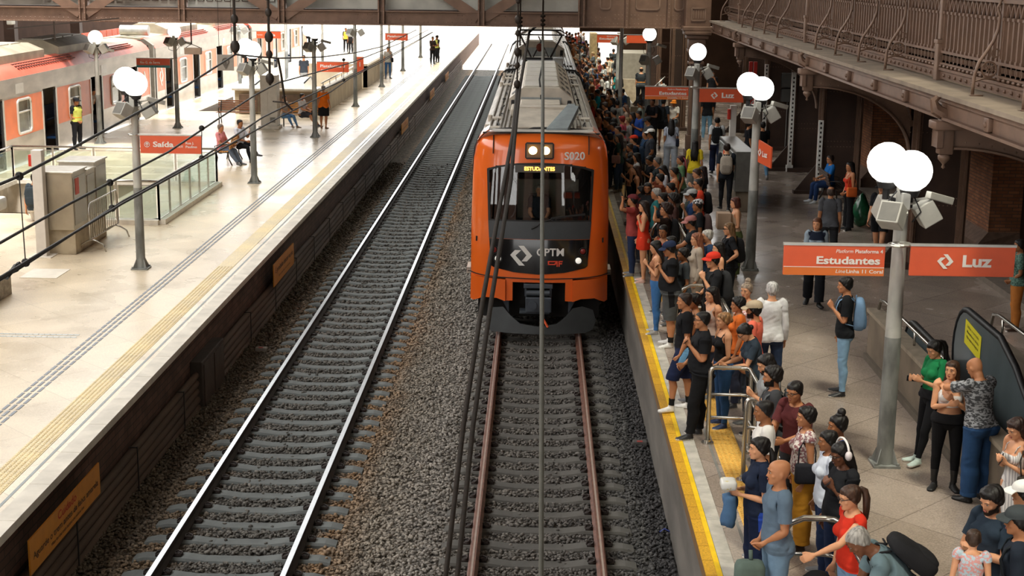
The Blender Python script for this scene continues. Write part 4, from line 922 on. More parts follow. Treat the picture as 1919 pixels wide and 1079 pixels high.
    t = MB(); t.box((XS+.01, y0+4.2, 3.45), (XS+.02, y0+4.9, 3.75)); t.box((XS+.01, y0+13.2, 3.45), (XS+.02, y0+13.9, 3.75)); t.build('side_grilles', winf, e)
    t = MB()
    for j in range(3):
        for i in range(24): t.box((XS-.18-j*.1, y0+5+i*.24, 4.17+j*.055), (XS-.12-j*.1, y0+5.13+i*.24, 4.2+j*.055))
        for i in range(24): t.box((XS-.18-j*.1, y0+13+i*.22, 4.17+j*.055), (XS-.12-j*.1, y0+13.12+i*.22, 4.2+j*.055))
    t.build('roof_slots', mat('slot_brown', '6a4038', .8), e)
ltcar(41.0, 61.1, [43.4, 48.35, 53.6, 58.5]); ltcar(62.1, 82.2, [64.3, 69.5, 74.6, 79.6]); ltcar(83.2, 103, [85.4, 90.5, 95.6, 100.5]); ltcar(21, 40.0, [])
for y in (61.1, 82.2): t = MB(); t.box((XS-2.6, y, 1.1), (XS-.15, y+1, 4.1)); t.build('gangway_bellows', rubber, lt)
t = MB(); t.prism([(XS-.1, 61.55, PH-.1), (XS+.05, 61.55, PH-.1), (XS+.05, 61.55, 4.1), (XS-.35, 61.55, 4.38), (XS-.5, 61.55, 4.3)], (0, .22, 0)); t.build('joint_post', mat('joint_steel', '8b8478', .5, .4), lt)
for yc, s in ((60.2, 1), (62.95, -1)):
    t = MB(); P = MARK; nn = Vector((.006, 0, 0))
    for Q in P: t.prism([(XS, yc+x*.62*1, 2.72+z*.8) for x, z in Q], nn)
    t.build('arrow_mark', white, lt)
def rac(y0, y1, z=4.38, hwd=.95):
    t = MB(); t.prism([(LXC-hwd, y0, z-.1), (LXC-hwd, y0, z+.2), (LXC-hwd*.45, y0, z+.42), (LXC+hwd*.45, y0, z+.42), (LXC+hwd, y0, z+.2), (LXC+hwd, y0, z-.1)], (0, y1-y0, 0)); t.build('roof_unit', mat('unit_beige', 'a59c88', .6, .1, var=.2, scale=1.5), lt)
    t = MB(); [t.box((LXC-hwd*.4, y0+.2+i*1.1, z+.42), (LXC+hwd*.4, y0+1.1+i*1.1, z+.46)) for i in range(int((y1-y0)/1.1))]; t.build('unit_panels', mat('unit_pale', 'c3bcab', .5, .1), lt)
rac(44.5, 49.5); rac(51.0, 55.5); rac(66.0, 72.0); rac(76, 80)
t = MB(); t.cyl((LXC-.2, 62.8, 4.65), (LXC+1.0, 62.8, 4.65), .22, n=14); t.build('air_tank', mat('tank_pale', 'b9bab4', .4, .3), lt, 40)
# ================================================================ CATENARY
wire_b = mat('wire_black', '17140f', .6, .3, var=0); wire_g = mat('wire_grey', '241d17', .8, 0, var=.25, scale=20, spec=.1); rod = mat('rod_dark', '2a211a', .6, .3)
def wire_x(name, px, X, r, M, label, extra=None):
    pts = [at_x(a, b_, X) for a, b_ in px]
    if extra: pts = [at_x(px[0][0], px[0][1], X)+Vector(extra)]+pts
    # gently resample
    t = MB(); t.tube(pts, r, 6); return tag(t.build(name, M, smooth=True), label, 'overhead wire')
XT = -3.93
wire_x('overhead_wire', [(0,345),(36,330),(135,278),(240,221),(350,160),(441,102),(480,106),(522,109),(600,107),(665,99),(717,87),(780,56)], XT, .0125, wire_b, 'uppermost of the black overhead wires crossing above the sunlit platform', (0,-3,.25))
wire_x('overhead_wire', [(0,455),(126,384),(225,332),(315,285),(413,220),(480,177),(522,155),(660,117),(765,75),(802,56)], XT, .0115, wire_b, 'middle black overhead wire crossing above the sunlit platform', (0,-3,.2))
wire_x('overhead_wire', [(0,524),(50,494),(230,377),(378,296),(492,220),(522,205),(640,152),(710,116),(810,60)], XT, .0115, wire_b, 'lowest black overhead contact wire, upper strand of the pair', (0,-3,.1))
wire_x('overhead_wire', [(0,520),(230,381),(378,300),(523,220),(620,172),(655,147),(712,118),(812,60)], XT+.06, .011, wire_b, 'lowest black overhead contact wire, lower strand of the pair', (0,-3,.1))
for a, b_ in (((36,330),(48,492)), ((206,342),(210,390)), ((378,240),(378,296)), ((644,112),(644,150))):
    t = MB(); p, q = at_x(*a, XT), at_x(*b_, XT); q = Vector((q.x, p.y+.1*(q.y-p.y), q.z)) if False else q; t.tube([p, q], .005, 5); t.sph(p, .035, 6, 5); t.sph(q, .035, 6, 5)
    tag(t.build('wire_dropper', wire_b), 'thin dropper with clamps linking two black overhead wires', 'dropper', 'droppers between the black overhead wires')
t = MB(); pts = [at_x(a, b_, XT-.0) for a, b_ in ((12,520),(22,508),(32,504),(42,496),(30,498),(18,512),(36,494))]; t.tube(pts, .02, 5); tag(t.build('wire_coil', wire_b), 'coiled loose wire bound to the lowest overhead wire', 'coil')
def hanger(px0, top, X, label, r=.016, n=5):
    p = at_x(*px0, X); t = MB(); t.tube([p, (p.x, p.y, top)], r, 6); e = empty('insulator_rod', p, label, 'insulator rod'); t.build('rod', rod, e)
    t = MB()
    for i in range(n): t.sph((p.x, p.y, p.z+.1+i*.3+(i%2)*.05), .05 if i%2 else .065, 8, 6, (1,1,1.3))
    t.build('insulators', rod, e, True); return e
hanger((506, 160), 16, XT, 'dark insulator rod hanging before the footbridge down to the black wires', .02, 7)
hanger((441, 102), 16, XT, 'dark insulator rod holding the uppermost black wire', .02, 2)
t = MB(); a, b_, c = at_x(521, 110, XT), at_x(527, 140, XT), at_x(534, 192, XT); t.tube([a, b_, c, at_x(548, 206, XT)], .018, 6); t.tube([at_x(534,192,XT), at_x(512,190,XT)], .012, 5); tag(t.build('registration_arm', rod), 'bent black arm steadying the overhead wires above the bench', 'arm')
# wires over the train's track
def wire_pts(name, pts, r, M, label):
    ln = [(Vector(p)-Vector((0,0,CAMZ))).length for p in pts]; r = [max(r, .5*px_*l_/FPX) for l_, px_ in zip(ln, np.interp(ln, [4, 8, 16, 30, 60], [10.5, 9.5, 8, 6, 4.5]))]
    t = MB(); t.tube(pts, r, 7); return tag(t.build(name, M, smooth=True), label, 'overhead wire')
ZW = 5.2
def zz_(px, py): return at_z(px, py, ZW)
A = [zz_(*p) for p in ((835,1079),(868,800),(905,560),(945,340),(962,245),(969,168))]
for j, p in enumerate(A): p.z += 0
wire_pts('overhead_wire', [A[0]+Vector((-.18,-3.2,.05))]+A, .0098, wire_g, 'outer of the twin brown twisted cables crossing in front of the train')
t = MB(); p = A[-1]; tag(hanger((969, 168), 15, p.x, 'dark rod with ball insulators rising from the twin twisted cables', .018, 6))
B = [zz_(*p) for p in ((857,1079),(886,800),(921,560),(957,340),(964,260),(974,164),(992,60))]
wire_pts('overhead_wire', [B[0]+Vector((-.13,-3.2,.05))]+B+[Vector((.05, 62, 5.22))], .0098, wire_g, 'inner of the twin brown twisted cables crossing in front of the train')
Cc = [zz_(*p) for p in ((1014,1079),(1015,700),(1016,400),(1017,200),(1017,70))]
wire_pts('overhead_wire', [Cc[0]+Vector((0,-3.2,.0))]+Cc, .0105, mat('wire_greenish', '4b4a42', .7, 0, var=.1, spec=.15), 'single straight grey overhead wire crossing the middle of the train nose')
t = MB(); p = Cc[-1]; p2 = Vector((p.x, BY-.5, ZW)); e = empty('insulator_rod', p2, 'grey rod with insulator rising in front of the footbridge', 'insulator rod')
t.tube([(p2.x, p2.y, ZW-.1), (p2.x, p2.y, 12)], .03, 8); t.build('rod', wire_g, e); t = MB(); [t.sph((p2.x, p2.y, 5.6+k_*.14), .09, 8, 6, (1,1,.6)) for k_ in range(3)]; t.build('insulators', wire_g, e, True)
t = MB(); q = at_y(975, 40, BY-.5); e = empty('insulator_rod', q, 'grey rod with insulator before the footbridge, the one nearer the empty track', 'insulator rod'); t.tube([(q.x, q.y, 4.9), (q.x, q.y, 12)], .028, 8); t.build('rod', wire_g, e); t = MB(); [t.sph((q.x, q.y, 5.55+k_*.13), .085, 8, 6, (1,1,.6)) for k_ in range(3)]; t.build('insulators', wire_g, e, True)
# ================================================================ LAMP POSTS
postm = mat('galvanised', 'adada6', .5, .1, var=.22, scale=4, stretch=(1,1,.5)); postd = mat('galvanised_worn', '7b7d79', .5, .1, var=.4, scale=5, stretch=(1,1,.4)); boxm = mat('flood_grey', 'a9a79e', .5, .1, var=.08); boxf = mat('flood_face', '6f6d66', .4, var=.1)
globe = mat('globe_lit', 'fffdf6', .4, var=0, emit=3.2); globe_off = mat('globe_pale', 'f6f1e6', .35, var=0, emit=1.1)
def lamp_post(x, y, label, globes=2, r=.11, top=3.62, flood=True, gm=None, cam_=True, group=None, flood_z=3.32, gr=.25, off=None):
    e = empty('lamp_post', (x, y, PH), label, 'lamp post', group)
    t = MB(); t.tube([(x, y, PH+.02), (x, y, PH+1.7)], [r*1.0, r*.93], 16, caps=False); t.build('lower_pole', postd, e, True)
    t = MB(); t.tube([(x, y, PH+1.7), (x, y, PH+top)], [r*.92, r*.72], 16); t.build('pole', postm, e, 50)
    t = MB(); t.box((x-.17, y-.17, PH), (x+.17, y+.17, PH+.03))
    for a in range(4):
        c, s_ = math.cos(a*PI/2+PI/4), math.sin(a*PI/2+PI/4)
        t.prism([(x+c*r, y+s_*r, PH+.03), (x+c*.2, y+s_*.2, PH+.03), (x+c*r, y+s_*r, PH+.24)], (-s_*.015, c*.015, 0)); t.cyl((x+c*.2, y+s_*.2, PH+.03), (x+c*.2, y+s_*.2, PH+.06), .02, n=6)
    t.build('base_plate', postd, e)
    offs = off or [(-.18, .12, 0), (.06, -.1, -.07)] if globes == 2 else [(0, 0, 0)]
    for dx, dy, dz in offs[:globes]:
        zc = PH+top+.27+dz+.0
        t = MB(); t.sph((x+dx, y+dy, zc), gr, 20, 12); t.build('globe', gm or globe, e, True)
        t = MB(); t.cyl((x+dx, y+dy, zc-gr-.06), (x+dx, y+dy, zc-gr+.02), .1, .13, 12); t.cyl((x+dx, y+dy, zc-gr-.2), (x+dx, y+dy, zc-gr-.05), .045, n=8); t.bar((x+dx, y+dy, zc-gr-.17), (x, y, zc-gr-.22), .04); t.build('globe_collar', rubber, e, 40)
    if flood:
        z = PH+flood_z
        for a, col_ in ((-35, 0), (90, 1), (200, 2)):
            c, s_ = math.cos(math.radians(a-90)), math.sin(math.radians(a-90)); px_, py_ = x+c*(r+.2), y+s_*(r+.2)
            R = Matrix.Translation((px_, py_, z-.03)) @ Matrix.Rotation(math.radians(a), 4, 'Z') @ Matrix.Rotation(math.radians(-32), 4, 'X')
            t = MB(); t.bbox((-.14, -.12, -.14), (.14, .13, .14), .012, R); fl_ = t.build('floodlight', boxm, e)
            t = MB(); t.box((-.115, -.126, -.115), (.115, -.119, .115), R); t.build('floodlight_face', boxf, fl_)
        t = MB(); t.tube([(x+(r+.05)*math.cos(k_*PI/6), y+(r+.05)*math.sin(k_*PI/6), z+.1) for k_ in range(13)], .015, 5); t.bbox((x-.05, y-r-.1, z+.03), (x+.05, y-r+.0, z+.24), .01); t.bar((x, y-r, z+.1), (x, y-r-.12, z-.02), .04); t.build('bracket', postm, e)
    if cam_:
        z = PH+top-.1; t = MB(); R = Matrix.Translation((x+.3, y-.1, z)) @ Matrix.Rotation(math.radians(25), 4, 'Z') @ Matrix.Rotation(math.radians(15), 4, 'Y'); t.bbox((-.02, -.05, -.04), (.36, .05, .05), .01, R); t.bar((x, y, z-.1), (x+.3, y-.1, z-.03), .03); t.build('camera_housing', boxm, e)
        t = MB(); t.tube([(x-.1, y-.1, z+.05), (x-.22, y-.12, z-.1), (x-.2, y-.14, z-.3), (x-.05, y-.13, z-.35)], .01, 5); t.tube([(x+.1, y-.1, z+.02), (x+.2, y-.15, z-.2), (x+.1, y-.14, z-.33)], .01, 5); t.build('cables', rubber, e, True)
    return e
lamp_post(4.53, 18.08, 'grey lamp post with large lit twin globes beside the near Estudantes sign', gr=.255)
lamp_post(4.54, 30.57, 'grey lamp post with lit twin globes between the near and farther Estudantes signs')
lamp_post(4.55, 42.6, 'grey lamp post with one visible lit globe carrying the second pair of signs', globes=1)
lamp_post(4.0, 54.0, 'lamp post with lit globe just before the footbridge over the crowd', globes=1, flood_z=3.0)
lamp_post(3.3, 61.5, 'slim grey post with floodlights under the footbridge behind the crowd', globes=0, cam_=False)
lamp_post(2.95, 53.2, 'plain slim grey pole rising from the crowd before the footbridge', globes=0, flood=False, cam_=False, r=.08, top=5.0)
LPL = ['lamp post with lit twin globes carrying the Saída exit sign', 'lamp post with lit globes left of the bench column', 'lamp post with pale globe behind the woman in orange', 'lamp post with floodlights beside the concrete stair wall', 'slim lamp post beside the man in a grey shirt', 'slim lamp post under the farther Plataforma sign', 'slim lamp post nearest the two guards in yellow vests']
LPL[1] = 'lamp post with lit globes standing between the exit stair and the bench column'
for i, y in enumerate((29.72, 42.08, 53.87, 65.94, 77.09, 89.2, 102.6)):
    lamp_post(-8.19, y, LPL[i], globes=2 if i < 3 else 0, r=.095, flood=i < 4, cam_=i < 3, gm=globe_off if i == 2 else None, top=3.62 if i != 3 else 4.2)
for x, y, g, lab in ((-15.3, 51.0, 1, 'lamp post with pale globe standing before the vest-wearing guard at the train'), (-13.86, 56.3, 1, 'lamp post with pale globe behind the Rio G. da Serra sign'), (-13.47, 66.5, 0, 'lamp post with floodlights near the standing train, beyond the square pictogram sign'), (-13.4, 78.5, 0, 'slim lamp post between the standing train and the concrete wells'), (-13.3, 91, 0, 'slim far lamp post beside two dark-dressed guards'), (-9.9, 98, 0, 'very slim far post on the overlit platform')):
    lamp_post(x, y, lab, globes=g, r=.09, flood=y < 70, cam_=y < 60, gm=globe_off, top=3.4)
# ================================================================ HANGING SIGNS
so_ = mat('sign_orange', 'da5a33', .4, var=.03); so2 = mat('sign_amber_band', 'd9702a', .4, var=.03); sw = mat('sign_white', 'e6e0d8', .5, var=0); alu = mat('aluminium', 'b9b7b0', .35, .7, var=.1); teal = mat('sign_teal', '3c8a8c', .4, var=0)
def board(x0, x1, y, z0, z1, label, draw, arm_to=None, group=None, rail=True):
    e = empty('platform_sign', ((x0+x1)/2, y, z0), label, 'sign', group)
    t = MB(); t.bbox((x0, y-.02, z0), (x1, y+.02, z1), .004); pn_ = t.build('panel', so_, e)
    t = MB(); t.box((x0-.01, y-.025, z1), (x1+.01, y+.025, z1+.03))
    if arm_to is not None: t.box((min(x1, arm_to), y-.015, z1+.0), (max(x0, arm_to), y+.015, z1+.03)); t.tube([(arm_to+.11*math.cos(k_*PI/6), y+.11*math.sin(k_*PI/6)+.05, z1+.01) for k_ in range(13)], .018, 5)
    t.build('hanger_rail', alu, e)
    draw(pn_, x0, x1, y-.026, z0, z1); return e
def W(e, s, size, x, y, z, width=None, align='CENTER', bold=.02, shear=0, M=None, name='lettering'): return put_text(name, s, size, (x, y, z), (1,0,0), (0,0,1), M or sw, e, bold, align, shear, width)
def d_est(e, x0, x1, y, z0, z1, plat='Plataforma 4'):
    h = z1-z0; t = MB(); t.box((x0+.002, y+.002, z0), (x1-.002, y+.004, z0+h*.27)); t.build('amber_band', so2, e); t = MB(); t.box((x0+.002, y, z0+h*.27), (x1-.002, y+.004, z0+h*.29)); t.build('white_rule', sw, e)
    W(e, 'Estudantes', .13, (x0+x1)/2+.17, y, z0+h*.50, width=.78, bold=.03)
    W(e, 'Platform', .062, x1-.5, y, z0+h*.82, width=.21, bold=.005, shear=.2); W(e, plat, .062, x1-.2, y, z0+h*.82, width=.34)
    W(e, 'Line', .062, x1-.54, y, z0+h*.14, width=.12, bold=.005, shear=.2); W(e, 'Linha 11 Coral', .062, x1-.24, y, z0+h*.14, width=.45)
def d_luz(e, x0, x1, y, z0, z1):
    put_mark('arrow_mark', (z1-z0)*.5, ((x0+x1)/2-.21, y+.004, (z0+z1)/2), (1,0,0), (0,0,1), sw, e, .004); W(e, 'Luz', .2, (x0+x1)/2+.17, y, (z0+z1)/2, width=.36, bold=.035)
board(3.05, 4.29, 17.8, 3.79, 4.16, 'orange Estudantes sign on the large near lamp post', d_est, 4.45)
board(4.6, 5.88, 17.8, 3.80, 4.17, 'orange Luz sign with arrow mark on the large near lamp post', d_luz, 4.5)
board(3.06, 4.3, 42.35, 3.80, 4.15, 'orange Estudantes sign on the one-globe lamp post beside the crowd', d_est, 4.45)
e = board(4.62, 5.88, 42.35, 3.74, 4.12, 'orange Luz sign with arrow mark on the one-globe lamp post', d_luz, 4.5)
board(2.38, 3.28, 61.2, 4.46, 4.78, 'small orange Estudantes sign high under the footbridge', lambda e, x0, x1, y, z0, z1: (W(e, 'Estudantes', .12, (x0+x1)/2, y, (z0+z1)/2, width=.7), W(e, 'Plataforma 4', .05, x1-.3, y, z1-.06, width=.4)), 3.3)
board(3.6, 4.57, 61.2, 4.46, 4.78, 'small orange sign marked 2 under the footbridge behind floodlights', lambda e, x0, x1, y, z0, z1: W(e, '2', .2, x1-.2, y, (z0+z1)/2), 3.4)
# turned Luz sign
e = empty('platform_sign', (4.62, 30.3, 3.5), 'small turned orange Luz sign edge-on at the middle twin globe post', 'sign'); t = MB(); A_, B_ = Vector((4.58, 30.45, 0)), Vector((4.76, 29.9, 0)); t.add([(A_.x,A_.y,3.56),(B_.x,B_.y,3.5),(B_.x,B_.y,3.93),(A_.x,A_.y,4.02),(A_.x+.03,A_.y,3.56),(B_.x+.03,B_.y,3.5),(B_.x+.03,B_.y,3.93),(A_.x+.03,A_.y,4.02)], [(0,1,2,3),(7,6,5,4),(0,4,5,1),(1,5,6,2),(2,6,7,3),(3,7,4,0)]); t.build('panel', so_, e)
dd = (B_-A_).normalized(); put_text('lettering', 'Luz', .16, (4.665, 30.12, 3.75), dd, (0,0,1), sw, e, .03); put_mark('arrow_mark', .15, (4.60, 30.36, 3.77), dd, (0,0,1), sw, e)
# left platform signs
def d_saida(e, x0, x1, y, z0, z1):
    zc = (z0+z1)/2; t = MB(); t.tube([(x0+.14+.052*math.cos(a), y, zc+.052*math.sin(a)) for a in np.linspace(0, 2*PI, 21)], .007, 5); t.bar((x0+.14, y, zc-.035), (x0+.14, y, zc+.035), .014); t.bar((x0+.11, y, zc+.0), (x0+.14, y, zc+.035), .014); t.bar((x0+.17, y, zc), (x0+.14, y, zc+.035), .014); t.build('arrow_symbol', sw, e)
    W(e, 'Saída', .15, x0+.47, y, zc+.0, width=.42, bold=.03); W(e, 'Exit', .08, x0+.80, y, zc-.03, width=.14, bold=.005, shear=.2); W(e, 'Rua J.', .065, x0+1.01, y, zc+.035, width=.17); W(e, 'Paulino', .065, x0+1.04, y, zc-.04, width=.23)
board(-8.05, -6.8, 29.55, 3.68, 4.04, 'orange Saída Exit Rua J. Paulino sign on the near post of the sunlit platform', d_saida, -8.19)
def d_rio(e, x0, x1, y, z0, z1):
    t = MB(); t.box((x0, y, z0), (x1, y+.004, z0+.09)); t.build('teal_band', teal, e)
    W(e, 'Rio G. da Serra', .12, x0+.52, y, z0+.19, width=.75); W(e, 'Plataforma 2 Platform', .05, x0+.43, y, z1-.05, width=.55, bold=.005); W(e, 'Linha 10 Turquesa', .055, x1-.55, y, z0+.045, width=.6)
board(-15.3, -14.02, 56.1, 3.56, 3.90, 'orange Rio G. da Serra sign with teal band by the standing train', d_rio, -13.86)
board(-12.62, -11.53, 66.2, 4.22, 4.52, 'small orange Saída sign with round arrow under the footbridge edge', lambda e, x0, x1, y, z0, z1: (W(e, 'Saída', .17, x0+.62, y, (z0+z1)/2, width=.45), W(e, 'Rua J. Paulino', .05, x0+.16, y, (z0+z1)/2, width=.24)), -13.4)
board(-7.98, -6.8, 77.0, 3.67, 4.02, 'orange Plataforma sign farther along the sunlit platform', lambda e, x0, x1, y, z0, z1: (W(e, 'Plataforma 3', .16, (x0+x1)/2, y, (z0+z1)/2+.03, width=.95), W(e, 'Platform', .05, x0+.25, y, z0+.07, width=.22)), -8.19)
board(-9.87, -8.44, 65.7, 2.80, 3.24, 'orange Plataforma sign mounted low over the concrete stair well', lambda e, x0, x1, y, z0, z1: (W(e, 'Plataforma 3', .18, (x0+x1)/2, y, (z0+z1)/2+.04, width=1.1), W(e, 'Platform', .06, x0+.35, y, z0+.09, width=.3)), -8.19)
e = empty('pictogram_sign', (-9.75, 46, 4.2), 'square grey pictogram sign hanging on two thin rods', 'sign'); t = MB(); t.box((-10.01, 45.98, 4.2), (-9.5, 46.02, 4.69)); t.build('panel', mat('sign_grey', '8b857c', .5, var=.05), e)
t = MB(); t.tube([(-9.75+.1*math.cos(a), 45.96, 4.48+.1*math.sin(a)) for a in np.linspace(0, 2*PI, 17)], .018, 5); t.prism([(-9.85, 45.96, 4.42), (-9.65, 45.96, 4.42), (-9.75, 45.96, 4.24)], (0,-.005,0)); t.cyl((-9.75,45.97,4.46), (-9.75,45.95,4.46), .03); t.build('pictogram', mat('picto_dark', '554f48', .6, var=0), e)
t = MB(); t.cyl((-9.95, 46, 4.69), (-9.95, 46, 8), .008, n=5); t.cyl((-9.55, 46, 4.69), (-9.55, 46, 8), .008, n=5); t.build('rods', rod, e)
e = empty('station_clock_box', tuple(at_y(362, 95, 50)), 'brown display box hanging on a rod from the footbridge over the train', 'display box'); p = Vector(e.location); e.name = 'display_box'; ORG[e.name] = p
t = MB(); t.bbox((p.x-.28, p.y-.1, p.z-.12), (p.x+.28, p.y+.1, p.z+.1), .01); t.build('case', mat('case_brown', '7d6a58', .5, var=.1), e); t = MB(); t.cyl((p.x-.05, p.y, p.z+.2), (p.x-.05, p.y, 5.6), .025, n=6); t.bar((p.x-.25, p.y, p.z+.1), (p.x-.05, p.y, p.z+.22), .02); t.bar((p.x+.25, p.y, p.z+.1), (p.x-.05, p.y, p.z+.22), .02); t.build('rod', rod, e)
p = at_y(103, 75, 49.7); t = MB(); t.cyl((p.x, 49.7, p.z), (p.x, 49.7, 5.5), .03, n=6); t.bar((p.x-1.6, 49.7, p.z+.35+0.0), (p.x+2.2, 49.7, p.z+.75), .04); tag(t.build('hanging_rod', rod), 'thin dark rod with slanting bar hanging from the footbridge over the train roof', 'rod')
# ================================================================ QUEUE BARRIERS
steel = mat('stainless', 'b8b4ac', .25, .9, var=.08, scale=4)
def barrier(x, y, wx, ly, label, round_=False, h=1.05, mids=True):
    e = empty('queue_barrier', (x, y, PH), label, 'barrier')
    z = PH+h; r = .03
    t = MB(); k_ = .28 if round_ else .07
    arc = [(x, y, z-k_), (x+k_*.1, y, z-k_*.55), (x+k_*.35, y, z-k_*.2), (x+k_*.8, y, z)]
    t.tube([(x, y, PH)]+arc+[(x+wx-.12, y, z), (x+wx-.03, y-.03, z), (x+wx, y-.12, z), (x+wx, y-ly+.1, z), (x+wx, y-ly+.02, z-.05), (x+wx, y-ly, z-.12), (x+wx, y-ly, PH)], r, 10); t.build('top_rail', steel, e, True)
    t = MB()
    for zz in ((.68, .36) if mids else (.55,)): t.tube([(x, y, PH+zz), (x+wx-.1, y, PH+zz), (x+wx-.03, y-.03, PH+zz), (x+wx, y-.1, PH+zz), (x+wx, y-ly, PH+zz)], r*.75, 8)
    t.build('lower_rail', steel, e, True)
    for (a, b_) in ((x+wx, y-.15), (x+wx, y-ly*.55)):
        t = MB(); t.cyl((a, b_, PH), (a, b_, z-.02), r*.95, n=10); t.build('post', steel, e, 40)
    t = MB()
    for (a, b_) in ((x, y), (x+wx, y-.15), (x+wx, y-ly*.55), (x+wx, y-ly)): t.cyl((a, b_, PH), (a, b_, PH+.015), .085, n=16); t.cyl((a, b_, PH+.015), (a, b_, PH+.05), .045, n=12)
    t.build('floor_flanges', steel, e, 40)
    return e
barrier(2.34, 18.84, .52, 1.25, 'steel queue barrier that the glasses-wearing woman in black leans on')
barrier(2.62, 17.4, .42, 1.1, 'steel queue barrier behind the dark-haired woman in the navy polo')
barrier(2.40, 13.4, .55, 2.0, 'round-topped steel queue barrier that the woman in sleeveless red leans on', round_=True)
barrier(2.37, 24.0, .62, 2.0, 'round-topped steel queue barrier beside the man in the navy cap', round_=True)
barrier(2.40, 30.3, .55, 2.2, 'round-topped steel queue barrier beside the woman in the red dress', round_=True)
barrier(2.45, 40.2, .5, 2.0, 'steel queue barrier by the pink shoulder bag near the train nose')
barrier(2.45, 34.9, .5, 1.6, 'steel queue barrier behind the red-dress woman and the bearded man', round_=True)
barrier(2.45, 51.6, .5, 2.0, 'steel queue barrier in the crowd beside the train roof')
# ================================================================ ESCALATOR WELL
cw = mat('well_concrete', '6c6051', .85, var=.25, scale=1.5, bump=.2, bscale=15); e = empty('well_parapet', (5.55, 20, PH), 'long low concrete parapet along the escalator well', 'parapet')
t = MB(); t.box((5.45, 8.0, PH), (5.62, 23.4, PH+.78)); t.build('wall', cw, e); t = MB(); t.box((5.42, 8.0, PH+.78), (5.66, 23.45, PH+.84)); t.build('cap', mat('cap_stone', '8b7f6e', .7, var=.15), e)
t = MB(); t.box((5.40, 8.0, PH), (5.45, 23.4, PH+.1)); t.build('skirting', mat('skirt_stone', '5f564a', .8), e)
t = MB(); t.box((5.62, 23.3, -4), (7.4, 23.4, PH)); t.box((5.62, 8, -4), (7.4, 8.15, PH)); t.box((7.36, 8, -4), (7.4, 23.4, PH)); t.box((5.62, 8, -4), (5.66, 23.4, PH)); t.box((5.62, 8, -4.1), (7.4, 23.4, -4)); struct('wall_well', t, mat('well_dark', '3c3731', .85, var=.2))
e = empty('well_handrail', (5.72, 20, PH+.84), 'steel and black handrail along the escalator parapet', 'handrail')
t = MB(); t.tube([(5.58, 23.3, PH+.86), (5.58, 23.2, PH+1.02), (5.58, 22.9, PH+1.06), (5.58, 19.4, PH+1.06)], .028, 8); t.tube([(5.58, 16.6, PH+1.06), (5.58, 13.6, PH+1.06), (5.58, 13.4, PH+.86)], .028, 8)
for y in (22.6, 21.0, 19.6, 16.4, 14.6): t.cyl((5.58, y, PH+.84), (5.58, y, PH+1.06), .02, n=8)
t.build('rail', steel, e, True)
# escalators: treads going down away from the viewer, curved steel balustrade
esc = mat('balustrade_steel', '5f696c', .35, .3, var=.12, scale=2, coat=.3); ecap = mat('handrail_rubber', '111213', .55, var=0); tread = mat('tread_grey', '4d4f4c', .5, .4, var=.2)
e = empty('escalator', (6.2, 21.8, PH), 'escalator behind the concrete parapet with tall curved grey side panel and yellow sticker', 'escalator')
x, run = 5.8, 9.0
for xb, y, hg in ((5.78, 22.3, .95), (6.42, 21.9, 1.3)):
    rr = hg*.5; P = [(y-rr+rr*math.cos(math.radians(a))*.85, PH+hg-rr+rr*math.sin(math.radians(a))) for a in np.linspace(-90, 90, 11)]+[(y-2.2, PH+hg-.02), (y-2.9, PH+hg-.25), (y-run, PH+hg-3.4)]
    Q = [(y-run, PH-3.6), (y-2.9, PH-.4), (y-2.2, PH-.05)]
    t = MB(); t.prism([(xb-.03, p, q) for p, q in P+Q], (.06, 0, 0)); t.build('balustrade_panel', esc, e, 40)
    t = MB(); t.tube([(xb, p+(.02 if i < 11 else 0), q+.02) for i, (p, q) in enumerate(P)], .05, 8); t.build('moving_handrail', ecap, e, True)
    L_ = [(y-.1, PH+.05), (y-2.2, PH+.02), (y-2.9, PH-.18), (y-run, PH-3.3)]
    t = MB(); t.tube([(xb-.05, p, q) for p, q in L_], .05, 8); t.build('skirt_trim', steel, e, True)
t = MB(); t.box((5.82, 20.2, PH-.3), (6.38, 22.6, PH)); yy, z = 20.2, PH; u = MB()
while yy > 13: yy -= .4; z -= .2; t.box((5.82, yy, z-.3), (6.38, yy+.4, z)); u.box((5.82, yy+.36, z), (6.38, yy+.4, z+.006)); u.box((5.82, yy, z), (5.86, yy+.4, z+.006))
t.build('steps', tread, e); u.build('step_markings', mat('step_yellow', 'a89a3a', .6), e)
t = MB(); t.prism([(6.385, 20.45, PH+.76), (6.385, 21.25, PH+.84), (6.385, 21.25, PH+1.2), (6.385, 20.45, PH+1.12)], (-.004, 0, 0)); st_ = t.build('sticker', mat('sticker_yellow', 'ddd02c', .5, var=0), e)
for i, s in enumerate(('Utilize o corrimão', 'Mantenha-se à direita', 'Não sente nos degraus')): put_text('sticker_lettering', s, .06, (6.379, 20.85, PH+1.09-i*.08), (0,-1,-.1), (0,-.1,1), ogd, st_, width=.6, bold=.01)
e = empty('well_handrail', (7.5, 23, PH), 'short steel handrail on stone kerb beyond the escalator', 'handrail'); t = MB(); t.tube([(7.5, 23.6, PH+.5), (7.5, 23.5, PH+.75), (7.5, 23.2, PH+.8), (7.5, 14, PH+.8)], .03, 8); [t.cyl((7.5, y, PH+.4), (7.5, y, PH+.8), .022, n=8) for y in (23, 21, 19, 17)]; t.build('rail', steel, e, True); t = MB(); t.box((7.42, 14, PH), (7.6, 23.7, PH+.42)); t.build('kerb', cw, e)
